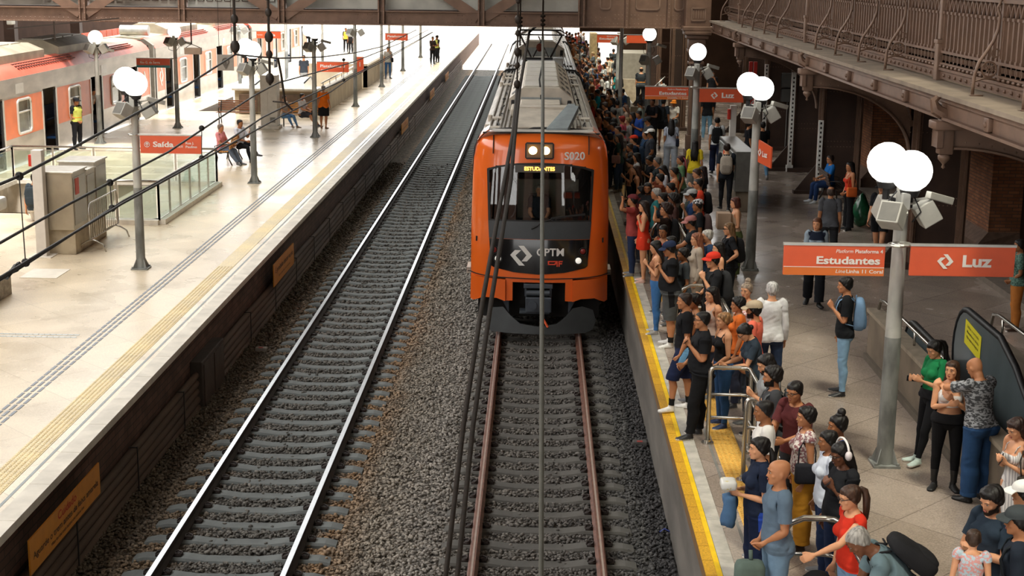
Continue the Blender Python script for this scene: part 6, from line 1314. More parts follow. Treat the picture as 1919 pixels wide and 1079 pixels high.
POSES = {
 'down': dict(La=((.16,.03,-1),(.06,-.16,-1)), Ra=((-.16,.03,-1),(-.06,-.16,-1))),
 'relax': dict(La=((.14,.06,-1),(-.02,-.30,-1)), Ra=((-.16,0,-1),(-.03,-.25,-1)), Ll=((.04,-.10,-1),(.02,.06,-1)), Rl=((-.05,.05,-1),(-.03,.06,-1))),
 'phone': dict(La=((.14,-.06,-1),(-.50,-.66,.42)), Ra=((-.14,-.06,-1),(.50,-.66,.42)), head=24),
 'phone1': dict(La=((.13,-.06,-1),(-.32,-.62,.68)), Ra=((-.15,.03,-1),(-.04,-.22,-1)), head=16),
 'cross': dict(La=((.20,-.32,-.9),(-.93,-.42,.06)), Ra=((-.20,-.32,-.9),(.93,-.42,-.02))),
 'clasp': dict(La=((.14,.0,-1),(-.55,-.55,-.60)), Ra=((-.14,.0,-1),(.55,-.55,-.60))),
 'hip': dict(La=((.62,.22,-.75),(-.55,-.55,-.62)), Ra=((-.15,.03,-1),(-.04,-.22,-1))),
 'hips': dict(La=((.62,.22,-.75),(-.55,-.55,-.62)), Ra=((-.62,.22,-.75),(.55,-.55,-.62))),
 'shade': dict(La=((.45,-.85,.15),(-.80,.12,.62)), Ra=((-.15,.0,-1),(-.04,-.22,-1)), head=-2),
 'shade2': dict(La=((.45,-.85,.15),(-.72,.10,.70)), Ra=((-.45,-.85,.15),(.72,.10,.70))),
 'chin': dict(La=((.14,-.35,-1),(-.40,-.45,.95)), Ra=((-.16,-.15,-1),(.75,-.62,-.1))),
 'rail': dict(La=((.14,-.62,-.78),(-.45,-.88,.02)), Ra=((-.14,-.62,-.78),(.35,-.90,.02)), lean=14),
 'rail1': dict(La=((.10,-.80,-.55),(-.10,-.95,-.28)), Ra=((-.15,.03,-1),(-.04,-.22,-1)), lean=6),
 'walk': dict(La=((.14,.28,-1),(.02,.0,-1)), Ra=((-.14,-.30,-1),(-.02,-.55,-.85)), Ll=((.02,-.36,-1),(.0,-.02,-1)), Rl=((-.02,.26,-1),(0,.42,-1))),
 'walkp': dict(La=((.16,-.18,-1),(-.42,-.85,.30)), Ra=((-.14,-.1,-1),(-.02,-.55,-.85)), Ll=((.02,-.30,-1),(.0,.02,-1)), Rl=((-.02,.20,-1),(0,.36,-1))),
 'sit': dict(La=((.12,-.42,-.9),(-.25,-.85,-.25)), Ra=((-.12,-.42,-.9),(.25,-.85,-.25)), Ll=((.10,-1,-.06),(.02,-.05,-1)), Rl=((-.10,-1,-.06),(-.02,-.12,-1)), sit=1),
 'sitx': dict(La=((.12,-.5,-.8),(-.1,-.5,.9)), Ra=((-.12,-.42,-.9),(.35,-.80,-.2)), Ll=((-.10,-1,.12),(-.28,-.72,-.60)), Rl=((-.10,-1,-.06),(.0,-.25,-1)), sit=1),
 'sito': dict(La=((.12,-.42,-.9),(-.25,-.85,-.25)), Ra=((-.12,-.42,-.9),(.25,-.85,-.25)), Ll=((.10,-1,-.06),(.02,-.55,-1)), Rl=((-.10,-1,-.06),(-.02,-.75,-1)), sit=1),
 'bend': dict(La=((.10,-.35,-1),(-.10,-.6,-1)), Ra=((-.10,-.35,-1),(.10,-.6,-1)), lean=52, head=-8),
 'step': dict(La=((.14,.03,-1),(-.10,-.40,-1)), Ra=((-.2,.12,-1),(-.05,-.10,-1)), Ll=((.06,-.40,-1),(.02,-.02,-1)), Rl=((-.05,.12,-1),(-.02,.12,-1))),
 'leanb': dict(La=((.14,-.16,-1),(-.35,-.85,.30)), Ra=((-.16,-.15,-1),(.42,-.85,.2)), Ll=((.04,-.34,-1),(-.06,-.16,-1)), Rl=((-.02,-.14,-1),(.0,-.10,-1)), lean=-4, head=26),
 'hug': dict(La=((.30,-.95,-.10),(-.80,-.55,.0)), Ra=((-.25,-.85,-.50),(.6,-.75,.0)), lean=10, head=26),
 'hugged': dict(La=((.16,-.35,-1),(-.75,-.45,.55)), Ra=((-.16,-.25,-1),(.6,-.55,.3))),
 'strap': dict(La=((.22,-.12,-1),(-.45,-.35,.95)), Ra=((-.15,.03,-1),(-.04,-.22,-1))),
 'carry': dict(La=((.12,.05,-1),(-.38,-.80,.12)), Ra=((-.12,.05,-1),(.38,-.80,.12))),
}
PIV = [np.array(p, float) for p in ((0,.02,.95),(0,.02,1.02),(0,.02,1.20),(0,.02,1.45),(0,.008,1.535))]
def pose_mats(p):
    base = dict(La=POSES['down']['La'], Ra=POSES['down']['Ra'], Ll=((.05,0,-1),(.01,.04,-1)), Rl=((-.05,0,-1),(-.01,.04,-1)), lean=0, head=6, yaw=0, twist=0, curl=48, sit=0)
    base.update(p); p = base
    R = [None]*NB; Q = [None]*NB; P0 = [None]*NB
    R[0] = rotm('X', p['lean']*.35); Q[0] = PIV[0]; P0[0] = PIV[0]
    def ch(i, j, r): R[i] = R[j] @ r; P0[i] = PIV[i]; Q[i] = Q[j]+R[j] @ (PIV[i]-P0[j])
    ch(1, 0, rotm('X', p['lean']*.35) @ rotm('Z', p['twist']*.4)); ch(2, 1, rotm('X', p['lean']*.30) @ rotm('Z', p['twist']*.6))
    ch(3, 2, rotm('Z', p['yaw']*.4) @ rotm('X', p['head']*.35)); ch(4, 3, rotm('Z', p['yaw']*.6) @ rotm('X', p['head']*.65))
    for s, o, key in ((1, 5, 'La'), (-1, 9, 'Ra')):
        sh = SH*np.array([s,1,1]); d = AD*np.array([s,1,1]); ua, fa = p[key]; tw = R[2] if not isinstance(p.get('abs'), int) else R[2]
        T = R[2] @ np.array(ua, float) if p['lean'] < 30 else np.array(ua, float)
        T2 = R[2] @ np.array(fa, float) if p['lean'] < 30 else np.array(fa, float)
        uz_ = np.array(ua)[2]/np.linalg.norm(ua); raise_ = max(0, uz_+.3)*.03-.016*max(0, -uz_-.5)*2
        R[o] = align(R[2] @ d, T) @ R[2]; P0[o] = sh; Q[o] = Q[2]+R[2] @ (sh-P0[2]+np.array([-s*.010 if uz_ < -.6 else 0,0,raise_]))
        el = sh+d*UL; R[o+1] = align(R[o] @ d, T2) @ R[o]; P0[o+1] = el; Q[o+1] = Q[o]+R[o] @ (el-sh)
        wr = sh+d*(UL+FLn); R[o+2] = R[o+1]; P0[o+2] = wr; Q[o+2] = Q[o+1]+R[o+1] @ (wr-el)
        fb = sh+d*.64; ax = R[o+2] @ np.array([0,1,0]); R[o+3] = np.array(Matrix.Rotation(math.radians(p['curl']*(1 if s > 0 else -1)), 3, Vector(ax))) @ R[o+2]; P0[o+3] = fb; Q[o+3] = Q[o+2]+R[o+2] @ (fb-wr)
    for s, o, key in ((1, 13, 'Ll'), (-1, 16, 'Rl')):
        hp, kn, an = [j*np.array([s,1,1]) for j in (J['hip'], J['knee'], J['ankle'])]; a, b_ = p[key]
        R[o] = align(kn-hp, a); P0[o] = hp; Q[o] = Q[0]+R[0] @ (hp-P0[0]) if True else hp
        R[o+1] = align(R[o] @ (an-kn), b_) @ R[o]; P0[o+1] = kn; Q[o+1] = Q[o]+R[o] @ (kn-hp)
        foot = rotm('Z', s*8); 
        if b_[1] > .30: foot = foot @ rotm('X', 28)
        R[o+2] = foot; P0[o+2] = an; Q[o+2] = Q[o+1]+R[o+1] @ (an-kn)
    return R, Q, P0
def lbs(V, W_, mats):
    R, Q, P0 = mats; out = np.zeros_like(V)
    for b_ in range(NB):
        w_ = W_[:, b_]; i = np.nonzero(w_ > 1e-4)[0]
        if len(i): out[i] += w_[i, None]*((V[i]-P0[b_]) @ R[b_].T+Q[b_])
    return out
def fatten(V, W_, f, sex):
    if abs(f-1) < .01: return V
    V = V.copy(); z = V[:,2]; t = W_[:, 0:3].sum(1); k = 1+(f-1)*t*np.exp(-((z-1.05)/.28)**2)*1.15; kx = 1+(f-1)*t*.8
    V[:,0] *= np.where(t > .01, kx, 1); V[:,1] = np.where(t > .01, V[:,1]*k-(f-1)*.10*t*np.exp(-((z-1.08)/.16)**2), V[:,1])
    leg = W_[:, [13,14,16,17]].sum(1); s = np.sign(V[:,0]); cx = s*.1; V[:,0] = np.where(leg > .5, cx+(V[:,0]-cx)*(1+(f-1)*.7)+s*(f-1)*.05, V[:,0]); V[:,1] = np.where(leg > .5, V[:,1]*(1+(f-1)*.6), V[:,1])
    arm = W_[:, 5:7].sum(1)+W_[:, 9:11].sum(1); ax = np.abs(V[:,0]); al = (ax-SH[0])*AD[0]+(z-SH[2])*AD[2]; cz = SH[2]+al*AD[2]; cx = SH[0]+al*AD[0]; g = 1+(f-1)*.6
    V[:,0] = np.where(arm > .5, np.sign(V[:,0])*(cx+(ax-cx)*g), V[:,0]); V[:,2] = np.where(arm > .5, cz+(z-cz)*g, V[:,2]); V[:,1] = np.where(arm > .5, V[:,1]*g, V[:,1])
    return V
def submesh(F, keep):
    m = keep[F].all(1); f = F[m]; ids = np.unique(f); mp = np.full(len(keep), -1); mp[ids] = np.arange(len(ids)); return ids, mp[f]
def noise3(V, s, seed=0):
    a = V*s+seed*1.7
    return (np.sin(a[:,0]*1.3+a[:,2]*.7+seed)+np.sin(a[:,1]*1.7-a[:,2]*1.1+seed*2)+np.sin(a[:,2]*1.9+a[:,0]*.9-a[:,1]))/3
HAIRY = np.array([-.13,-.085,-.06,-.035,0,.04,.12]); HAIRZ = np.array([1.672,1.668,1.656,1.615,1.575,1.528,1.512])
SKIN = {'a': 'e0ac8a', 'b': 'cf9670', 'c': 'b67c56', 'd': '96623f', 'e': '6f4630', 'f': '4c3024'}
def skin_mat(k): return mat('skin_'+k, SKIN[k], .5, var=.05, scale=12, spec=.35)
def cloth_mat(col, kind='plain', c2=None):
    if kind == 'plain': return mat('cloth_'+col, col, .88, var=.08, scale=9, bump=.25, bscale=45, spec=.2)
    if kind in ('camo', 'floral', 'pattern'):
        return mat(kind+'_'+col, col, .85, var=.1, scale={'camo': 22, 'floral': 34, 'pattern': 40}[kind], col2=c2, detail=1.5, lo=.46, hi=.54, stretch=(1,1,2.2) if kind == 'camo' else None)
    if kind == 'stripes':
        key = ('st', col, c2)
        if key in MC: return MC[key]
        M = bpy.data.materials.new('striped_cloth'); M.use_nodes = True; n, l, b = nodes_of(M); tc = n.new('ShaderNodeTexCoord'); wv = n.new('ShaderNodeTexWave'); wv.bands_direction = 'X' ; wv.inputs['Scale'].default_value = 14; l.new(tc.outputs['Object'], wv.inputs['Vector'])
        cr = n.new('ShaderNodeValToRGB'); cr.color_ramp.interpolation = 'CONSTANT'; cr.color_ramp.elements[0].color = (*lin(col), 1); cr.color_ramp.elements[1].position = .6; cr.color_ramp.elements[1].color = (*lin(c2), 1)
        l.new(wv.outputs['Fac'], cr.inputs[0]); l.new(cr.outputs[0], b.inputs['Base Color']); b.inputs['Roughness'].default_value = .9; MC[key] = M; return M
def hair_mat(col): return mat('hair_'+col, col, .5, var=.45, scale=45, spec=.35, bump=.4, bscale=60, stretch=(1,1,.15))
def poly_obj(name, V, F, M, parent, sm=True, mats=None, mi=None):
    me = bpy.data.meshes.new(name); V = np.asarray(V, np.float32); F = np.asarray(F)
    me.vertices.add(len(V)); me.vertices.foreach_set('co', V.ravel()); n = len(F); k = F.shape[1] if n else 4
    me.loops.add(n*k); me.loops.foreach_set('vertex_index', F.astype(np.int32).ravel()); me.polygons.add(n); me.polygons.foreach_set('loop_start', np.arange(0, n*k, k, dtype=np.int32)); me.polygons.foreach_set('loop_total', np.full(n, k, dtype=np.int32))
    for x in (mats or [M]): me.materials.append(x)
    me.update(calc_edges=True)
    if sm: me.polygons.foreach_set('use_smooth', np.ones(n, bool))
    o = bpy.data.objects.new(name, me); C.objects.link(o)
    if parent is not None: o.parent = parent
    return o
def bag_object(kind, col, Rz, root, mats, S, label, c2=None, group=None):
    """backpacks and bags ride on the wearer's back or side but stay things of their own"""
    R, Q, P0 = mats; bone = 2 if kind in ('backpack',) else 0
    if kind == 'shoulder': bone = 2
    def T(V):
        V = np.asarray(V, float); W_ = (V-P0[bone]) @ R[bone].T+Q[bone]; return (W_*S) @ Rz.T+root
    nm = 'backpack' if kind == 'backpack' else 'shoulder_bag'
    cen = np.array({'backpack': (0,.20,1.20), 'shoulder': (.23,-.02,1.0), 'shoulderb': (-.20,.12,1.0)}[kind]); c0 = T([cen])[0]
    e = empty(nm, tuple(c0), label, 'bag', group); M = cloth_mat(col); M2 = cloth_mat(c2 or col)
    mb = MB()
    if kind == 'backpack':
        bm = bmesh.new(); bmesh.ops.create_uvsphere(bm, u_segments=20, v_segments=14, radius=1)
        V = np.array([v.co for v in bm.verts]); F = [[v.index for v in f.verts] for f in bm.faces]; bm.free()
        V = np.sign(V)*np.abs(V)**.55; V = V/np.maximum(1, np.abs(V).max()); V[:,1] = np.maximum(V[:,1], -.75); V = V*(.155,.095,.235); V[:,1] *= 1-.25*np.clip(V[:,2]/.235, 0, 1); V = V+cen
        mesh_obj('body', T(V), F, M, e, True)
        P = np.array([v for v in V]); P = (V-cen)*(.8,.55,.5)+cen+(0,.06,-.09); mesh_obj('front_pocket', T(P), F, M2, e, True)
        for s in (-1, 1):
            t = MB(); t.tube([(s*.075,.13,1.38),(s*.095,.07,1.445),(s*.105,.0,1.452),(s*.115,-.085,1.40),(s*.125,-.125,1.30),(s*.145,-.10,1.19),(s*.165,.02,1.08),(s*.12,.15,1.04)], .020, 6, sq=.45); mesh_obj('strap', T(t.V), t.F, M, e, True)
        t = MB(); t.tube([(-.03,.14,1.43),(-.02,.15,1.465),(.02,.15,1.465),(.03,.14,1.43)], .008, 5); mesh_obj('grab_loop', T(t.V), t.F, M, e, True)
    else:
        s = 1 if kind == 'shoulder' else -1
        t = MB(); t.bbox(tuple(cen-(.055,.13,.12)), tuple(cen+(.055,.13,.12)), .03); mesh_obj('body', T(t.V), t.F, M, e, True)
        t = MB(); t.tube([tuple(cen+(0,.10,.10)), (s*.19,.09,1.25), (s*.10,.03,1.455), (s*.17,-.10,1.28), tuple(cen+(0,-.10,.10))], .009, 5); mesh_obj('strap', T(t.V), t.F, M, e, True)
    return e
def person(px, py, H, a, skin, hair, top, bot, shoe='222222', pose='down', sex='m', fat=1.0, label='', group=None, at=None, cap=None, glasses=None, beard=None, items=(), sock=None, extra=None, mods=None, lod=None, z0=PH, decal=None):
    p = dict(POSES[pose]) if isinstance(pose, str) else dict(pose)
    if mods: p.update(mods)
    S = H/1.72
    d0 = at_z(px, py, z0+H) if at is None else Vector((*at, z0)); dist = d0.y
    vox = lod or (.0085 if dist < 24 else .0115 if dist < 40 else .019)
    B = get_body(sex, vox); mats = pose_mats(p)
    V0 = fatten(B.V, B.W, fat, sex); SV = fatten(B.SV, B.W, fat, sex)
    Vp = lbs(V0, B.W, mats); al, wa, wl = B.reg['al'], B.reg['wa'], B.reg['wl']; z = B.V[:,2]; ax = np.abs(B.V[:,0])
    lift = -Vp[:,2].min()
    Rz = rotm('Z', a)
    headv = Vp[z > 1.66]; tip = headv[headv[:,2].argmax()].copy(); hc = headv.mean(0)
    hair_h = {'afro': .06, 'bunt': .05, 'curly': .02}.get(hair[0] if hair else '', .008)+(.012 if cap else 0)
    ztop = (tip[2]+lift)*S+hair_h*S
    if at is None:
        q = at_z(px, py, z0+ztop); hx = Rz @ np.array([hc[0], hc[1], 0])*S; root = np.array([q.x-hx[0], q.y-hx[1], z0])
    else: root = np.array([at[0], at[1], z0])
    def put(V): return ((V+np.array([0, 0, lift]))*S) @ Rz.T+root
    o = poly_obj('person', put(Vp)-root, B.F, skin_mat(skin), None); o.location = tuple(root); ORG[o.name] = Vector(tuple(root)); tag(o, label, 'person', group)
    hi = vox < .015
    for s_, mk_ in ((1, (al > .60) & (B.V[:,0] > .4)), (-1, (al > .60) & (B.V[:,0] < -.4))): HND[(label, s_)] = put(Vp[mk_]).mean(0)
    def wear(name, keep, off, M, base=SV, wrinkle=.0, post=None, mn=(.003, .006)):
        ids, F = submesh(B.F, keep)
        if len(ids) < 8: return None
        bd = np.zeros(len(B.V), bool)
        f = B.F[keep[B.F].all(1)]; inn = np.zeros(len(B.V), int); tot = np.zeros(len(B.V), int); np.add.at(tot, B.F.ravel(), 1); np.add.at(inn, f.ravel(), 1); bd = (inn < tot) & (inn > 0)
        of = off.copy() if isinstance(off, np.ndarray) else np.full(len(B.V), float(off)); 
        V = base+B.SN*of[:, None]
        # never dip under the skin
        dd = ((V-V0)*B.N).sum(1); V = V+B.N*np.maximum(0, np.where(bd, *mn)-dd)[:, None]
        if wrinkle: V = V+B.SN*(noise3(B.V, 38, 1)*noise3(B.V, 17, 3)*wrinkle)[:, None]
        V = V[ids]; W_ = B.W[ids]
        V = lbs(V, W_, mats)
        if post is not None: V = post(V, ids)
        return poly_obj(name, put(V)-root, F, M, o)
    # ---- trousers / skirts
    bk, bc = bot[0], bot[1]; bM = cloth_mat(bc, *(bot[2:] if len(bot) > 2 else ('plain',)))
    legs = (B.W[:, [0,13,14,15,16,17,18]].sum(1) > .35) & (wa < .3)
    if bk in ('jeans', 'slim', 'wide', 'shorts', 'bermuda', 'leggings', 'flare'):
        zb = {'shorts': .66, 'bermuda': .47}.get(bk, .085); zt = 1.01
        base_o = {'slim': .009, 'leggings': .004, 'jeans': .012, 'wide': .018, 'shorts': .018, 'bermuda': .02, 'flare': .008}[bk]
        grow = {'slim': .002, 'leggings': 0, 'jeans': .014, 'wide': .045, 'shorts': .02, 'bermuda': .022, 'flare': .055}[bk]
        off = base_o+grow*(np.clip((.62-z)/.5, 0, 1) if bk == 'flare' else np.clip((.95-z)/.85 if zb < .2 else (.95-z)/.4, 0, 1))
        wear('trousers' if zb < .2 else 'shorts', legs & (z > zb) & (z < zt), off, bM, wrinkle=.006 if bk not in ('leggings',) else 0)
    if bk in ('skirt', 'longskirt', 'minidress', 'longdress'):
        z1 = {'skirt': .52, 'longskirt': .16, 'minidress': .72, 'longdress': .14}[bk]; n = 28; nz_ = 12; R, Q, P0 = mats
        w0, d0_ = (.150*(1+(fat-1)*.8), .108) if True else (0, 0); rows = []
        for i in range(nz_+1):
            t = i/nz_; zz = 1.03+(z1-1.03)*t; g = 1-(1-min(1, t*2.2))**2; rx = (w0-.01)*(1-g)+.195*(1+(fat-1)*.8)*g+(.06 if 'long' in bk else .0)*max(0, t-.4); ry = d0_*(1-g)+.145*(1+(fat-1)*.6)*g+(.06 if 'long' in bk else 0)*max(0, t-.4)
            for k in range(n):
                th = 2*PI*k/n; rr = 1+.05*t*math.sin(th*7+1)
                rows.append((rx*rr*math.cos(th), .012+ry*rr*math.sin(th), zz))
        Vs = (np.array(rows)-P0[0]) @ R[0].T+Q[0]
        Fs = np.array([(i*n+k, (i+1)*n+k, (i+1)*n+(k+1)%n, i*n+(k+1)%n) for i in range(nz_) for k in range(n)]); poly_obj('skirt' if 'dress' not in bk else 'dress_skirt', put(Vs)-root, Fs, bM, o)
        if 'dress' not in bk: pass
    # ---- tops
    tk, tcol = top[0], top[1]; tM = cloth_mat(tcol, *(top[2:] if len(top) > 2 else ('plain',)))
    tors = (B.W[:, [0,1,2,3,13,16]].sum(1)+wa > .6)
    neckz = {'tee': 1.452, 'polo': 1.462, 'long': 1.455, 'tank': 1.40, 'strap': 1.335, 'bandeau': 1.33, 'sleeveless': 1.44, 'crop': 1.40, 'hood': 1.475, 'loose': 1.45}[tk]
    # collar line dips at the front
    nz_l = neckz-.03*sstep(-.0, -.09, B.V[:,1])*(-1) if False else neckz-.025*sstep(.0, .09, -B.V[:,1])
    sl = {'tee': .20, 'polo': .19, 'long': .525, 'tank': -.01, 'strap': -.03, 'bandeau': -.05, 'sleeveless': .035, 'crop': .02, 'hood': .525, 'loose': .27}[tk]
    hem = {'tee': .87, 'polo': .88, 'long': .87, 'tank': .93, 'strap': .93, 'bandeau': 1.14, 'sleeveless': .90, 'crop': 1.10, 'hood': .85, 'loose': .84}[tk]
    if extra and 'hem' in extra: hem = extra['hem']
    if 'dress' in bk: hem = .98
    keep = tors & (z > hem) & ((z < nz_l) | (ax > .095)) & ((wa < .5) | (al < sl)) & ((wl < .8) | (z > hem))
    if tk in ('tank', 'strap', 'bandeau'):
        keep &= ~((wa > .15) & (z > 1.30)); 
        if tk != 'tank': keep &= ~((z > 1.36))
        else: keep &= ~((ax > .115) & (z > 1.36))
    of = .011+.010*np.exp(-((z-1.0)/.16)**2)*(1 if tk not in ('tank','strap','bandeau','crop') else .1)
    of = of+np.where(wa > .5, {'tee': .012, 'polo': .010, 'long': .004, 'hood': .016, 'loose': .03}.get(tk, 0)*np.clip(al/.2, 0, 1), 0)
    if tk in ('tank', 'strap', 'bandeau', 'crop'): of = of*.6
    wear('shirt' if tk in ('tee', 'polo', 'long', 'hood', 'loose') else 'top', keep, of, tM, wrinkle=.007 if tk not in ('strap', 'bandeau') else .002)
    if tk == 'polo' or (extra and extra.get('collar')):
        kc = tors & (z > 1.440) & (z < 1.478) & (ax < .09) & (wa < .2); wear('collar', kc, .016, tM)
    if tk in ('strap', 'tank') and tk == 'strap':
        for s in (-1, 1):
            t = MB(); t.tube([(s*.075,-.10,1.34),(s*.085,-.075,1.40),(s*.085,0,1.432),(s*.08,.07,1.40),(s*.07,.09,1.33)], .006, 5); V = (np.array([tuple(v) for v in t.V])-mats[2][2]) @ mats[0][2].T+mats[1][2]; mesh_obj('shoulder_strap', put(V)-root+np.array(root), t.F, tM, o, True)
    if extra and 'vest' in extra: wear('vest', tors & (z > .93) & (z < 1.43) & (wa < .45) & (ax < .17), .024, cloth_mat(extra['vest'])); wear('vest_band', tors & (z > 1.06) & (z < 1.11) & (wa < .3), .029, cloth_mat('e8902c'))
    if extra and 'yoke' in extra: wear('yoke', tors & (z > 1.30) & (z < 1.46) & (wa < .45) & (ax < .16), .018, cloth_mat(extra['yoke']))
    if extra and 'waist' in extra: wear('tied_jacket', tors & (z > .93) & (z < 1.06) & (wa < .2), .035, cloth_mat(extra['waist']), wrinkle=.02)
    if extra and 'side' in extra: wear('side_stripe', legs & (z > .5) & (z < .98) & (B.V[:,0] > .12) & (np.abs(B.V[:,1]-.01) < .035), .034, cloth_mat(extra['side']))
    if extra and 'side2' in extra: wear('side_stripe', legs & (z > .12) & (z < .98) & (ax > .1) & (B.SN[:,0]*np.sign(B.V[:,0]) > .92), .028, cloth_mat(extra['side2']))
    # ---- shoes
    if shoe:
        for sgn, b_ in ((1, 15), (-1, 18)):
            kk = (z < .10 if shoe != 'boots' else z < .27) & (B.V[:,0]*sgn > 0) & (wl > .5)
            sc_ = '161616' if shoe == 'boots' else shoe
            def flat(V, ids): return V
            so__ = wear('shoe' if shoe != 'boots' else 'boot', kk, .010+.006*(z < .03), mat('shoe_'+sc_, sc_, .5, var=.1, scale=20))
            if so__ is not None and hi:
                so__.data.materials.append(mat('sole_pale', 'd9d5cc', .6, var=0) if sc_ not in ('161616',) else mat('sole_dark', '0e0e0e', .6, var=0))
                ids_, F_ = submesh(B.F, kk); zc_ = z[ids_][F_].mean(1); so__.data.polygons.foreach_set('material_index', (zc_ < .022).astype(np.int32))
            if sock and hi: wear('sock', (z > .085) & (z < .20) & (B.V[:,0]*sgn > 0) & (wl > .5), .004, cloth_mat(sock))
            if hi and sc_ not in ('161616', '222222'):
                pass
    # ---- hair
    hz = np.interp(B.V[:,1], HAIRY, HAIRZ); hd = B.W[:, [3,4]].sum(1) > .6
    if hair:
        st, hcx = hair; hM = hair_mat(hcx)
        if st not in ('bald',):
            keep = hd & (z > hz+(.012 if st == 'buzz' else 0)) & (ax < .092)
            if st == 'horseshoe': keep &= (z < 1.675) & (B.V[:,1] > -.03)
            o0 = {'buzz': .0022, 'short': .0075, 'horseshoe': .006, 'curly': .020, 'afro': .055, 'slick': .005}.get(st, .010)
            amp = {'curly': .006, 'afro': .012, 'wavy': .006, 'buzz': .001}.get(st, .003)
            of = o0*sstep(0, .045, z-hz)+.001+amp*noise3(B.V, 95, 2)*sstep(0, .03, z-hz)
            wear('hair', keep, of, hM, base=B.V, mn=(.0008, .0018))
            ex = MB()
            if st in ('long', 'wavy', 'ombre', 'longtop'):
                L = {'long': 1.22, 'wavy': 1.18, 'ombre': 1.12, 'longtop': 1.30}[st]; wv = .10 if st != 'long' else .03
                lev = [(1.690,.012,.055,.070),(1.655,.020,.084,.092),(1.60,.032,.090,.088),(1.54,.048,.092,.074),(1.47,.072,.098,.056),(1.40,.098,.106,.040),(1.31,.108,.104,.034),(L,.112,.085,.024)]
                if sex == 'f': lev = [(a_, b_, c_*1.03, d_) for a_, b_, c_, d_ in lev]
                n = 22; V = []
                for i, (zz, cy, rx, ry) in enumerate(lev):
                    for k in range(n):
                        t = 2*PI*k/n; rr = 1+wv*math.sin(5*t+i*1.3)*(.3+i/8); yy = cy+ry*rr*math.sin(t)
                        if zz > 1.50: yy = max(yy, -.035-.0*(zz-1.5))
                        V.append((rx*rr*math.cos(t), yy, zz+(.03*math.sin(3*t) if i == len(lev)-1 else 0)))
                F = [(i*n+k, (i+1)*n+k, (i+1)*n+(k+1)%n, i*n+(k+1)%n) for i in range(len(lev)-1) for k in range(n)]+[tuple(range(n)), tuple(range((len(lev)-1)*n, len(lev)*n))[::-1]]
                ex.add(V, F)
            if st == 'bob': 
                lev = [(1.690,.012,.055,.070),(1.655,.018,.086,.094),(1.60,.026,.094,.090),(1.55,.034,.094,.080),(1.50,.040,.088,.070)]; n = 22; V = []
                for i, (zz, cy, rx, ry) in enumerate(lev):
                    for k in range(n): t = 2*PI*k/n; V.append((rx*math.cos(t), max(cy+ry*math.sin(t), -.04), zz))
                F = [(i*n+k, (i+1)*n+k, (i+1)*n+(k+1)%n, i*n+(k+1)%n) for i in range(len(lev)-1) for k in range(n)]+[tuple(range(n)), tuple(range((len(lev)-1)*n, len(lev)*n))[::-1]]; ex.add(V, F)
            if st == 'pony': ex.tube([(0,.085,1.665),(0,.125,1.672),(.005,.155,1.64),(.01,.160,1.56),(.012,.145,1.47),(.012,.135,1.38),(.01,.13,1.33)], [.02,.024,.034,.038,.034,.026,.006], 10)
            if st == 'lowpony': ex.tube([(0,.085,1.60),(0,.118,1.585),(.02,.135,1.53),(.03,.135,1.45),(.03,.13,1.36),(.03,.125,1.31)], [.022,.024,.036,.038,.028,.006], 10)
            if st == 'bun': ex.sph((0,.112,1.655), .042, 12, 8)
            if st == 'lowbun': ex.sph((0,.108,1.60), .040, 12, 8)
            if st == 'bunt': ex.sph((0,.05,1.755), .048, 12, 8); ex.sph((0,.03,1.73), .05, 10, 7, (1,1,.5))
            if st == 'braids':
                for k in range(9):
                    xx = (k-4)*.018; ex.tube([(xx*.8,.07,1.68),(xx,.105,1.60),(xx*1.3,.12,1.48),(xx*1.5,.135,1.34),(xx*1.6,.13,1.16)], [.012,.012,.011,.010,.007], 6)
            if ex.V:
                V = np.array([tuple(v) for v in ex.V]); w4 = sstep(1.40, 1.56, V[:,2]); R, Q, P0 = mats
                Vw = w4[:, None]*((V-P0[4]) @ R[4].T+Q[4])+(1-w4)[:, None]*((V-P0[2]) @ R[2].T+Q[2]+np.array([0,.0,0]))
                mesh_obj({'bun': 'hair_bun', 'bunt': 'hair_bun', 'lowbun': 'hair_bun', 'pony': 'ponytail', 'lowpony': 'ponytail', 'braids': 'braids'}.get(st, 'hair_length'), put(Vw)-root+root, ex.F, hair_mat('b04a55') if (st == 'braids' and extra and extra.get('redbraids')) else (hair_mat(extra['tips']) if extra and 'tips' in extra else hM), o, True)
    R, Q, P0 = mats
    def headT(V, b_=4): V = np.array([tuple(v) for v in V]); return put((V-P0[b_]) @ R[b_].T+Q[b_])
    if cap:
        cc_, back = cap[0], len(cap) > 1 and cap[1] == 'back'
        cM = cloth_mat(cc_, *( ('pattern', 'd8d8d8') if len(cap) > 1 and cap[1] == 'check' else ('plain',)))
        cp_ = wear('cap' if not (len(cap) > 1 and cap[1] in ('beanie', 'check')) else 'beanie', hd & (z > 1.652-.10*np.clip(B.V[:,1], 0, 1)) & (ax < .09), .020+.008*sstep(1.66, 1.70, z), cM, base=B.SV if False else B.V)
        if cp_: ORG[cp_.name] = org(o)
        if not (len(cap) > 1 and cap[1] in ('beanie', 'check')):
            s = 1 if not back else -1; n = 12; V = []
            for j, (r_, dz) in enumerate(((.096,0),(.125,-.002),(.152,-.010),(.170,-.020))):
                for k in range(n+1): t = PI*(.16+.68*k/n); V.append((r_*.93*math.cos(t), (-r_*1.12*math.sin(t)+.012)*s, 1.668+dz-.012*abs(math.cos(t))**2))
            V2 = [(x, y, zz-.006) for x, y, zz in V]; m = n+1; F = [(j*m+k, j*m+k+1, (j+1)*m+k+1, (j+1)*m+k) for j in range(3) for k in range(n)]; F += [tuple(i+len(V) for i in f[::-1]) for f in F]
            mesh_obj('cap_brim', headT(V+V2), F, cloth_mat(cap[2]) if len(cap) > 2 else cM, cp_ or o, True)
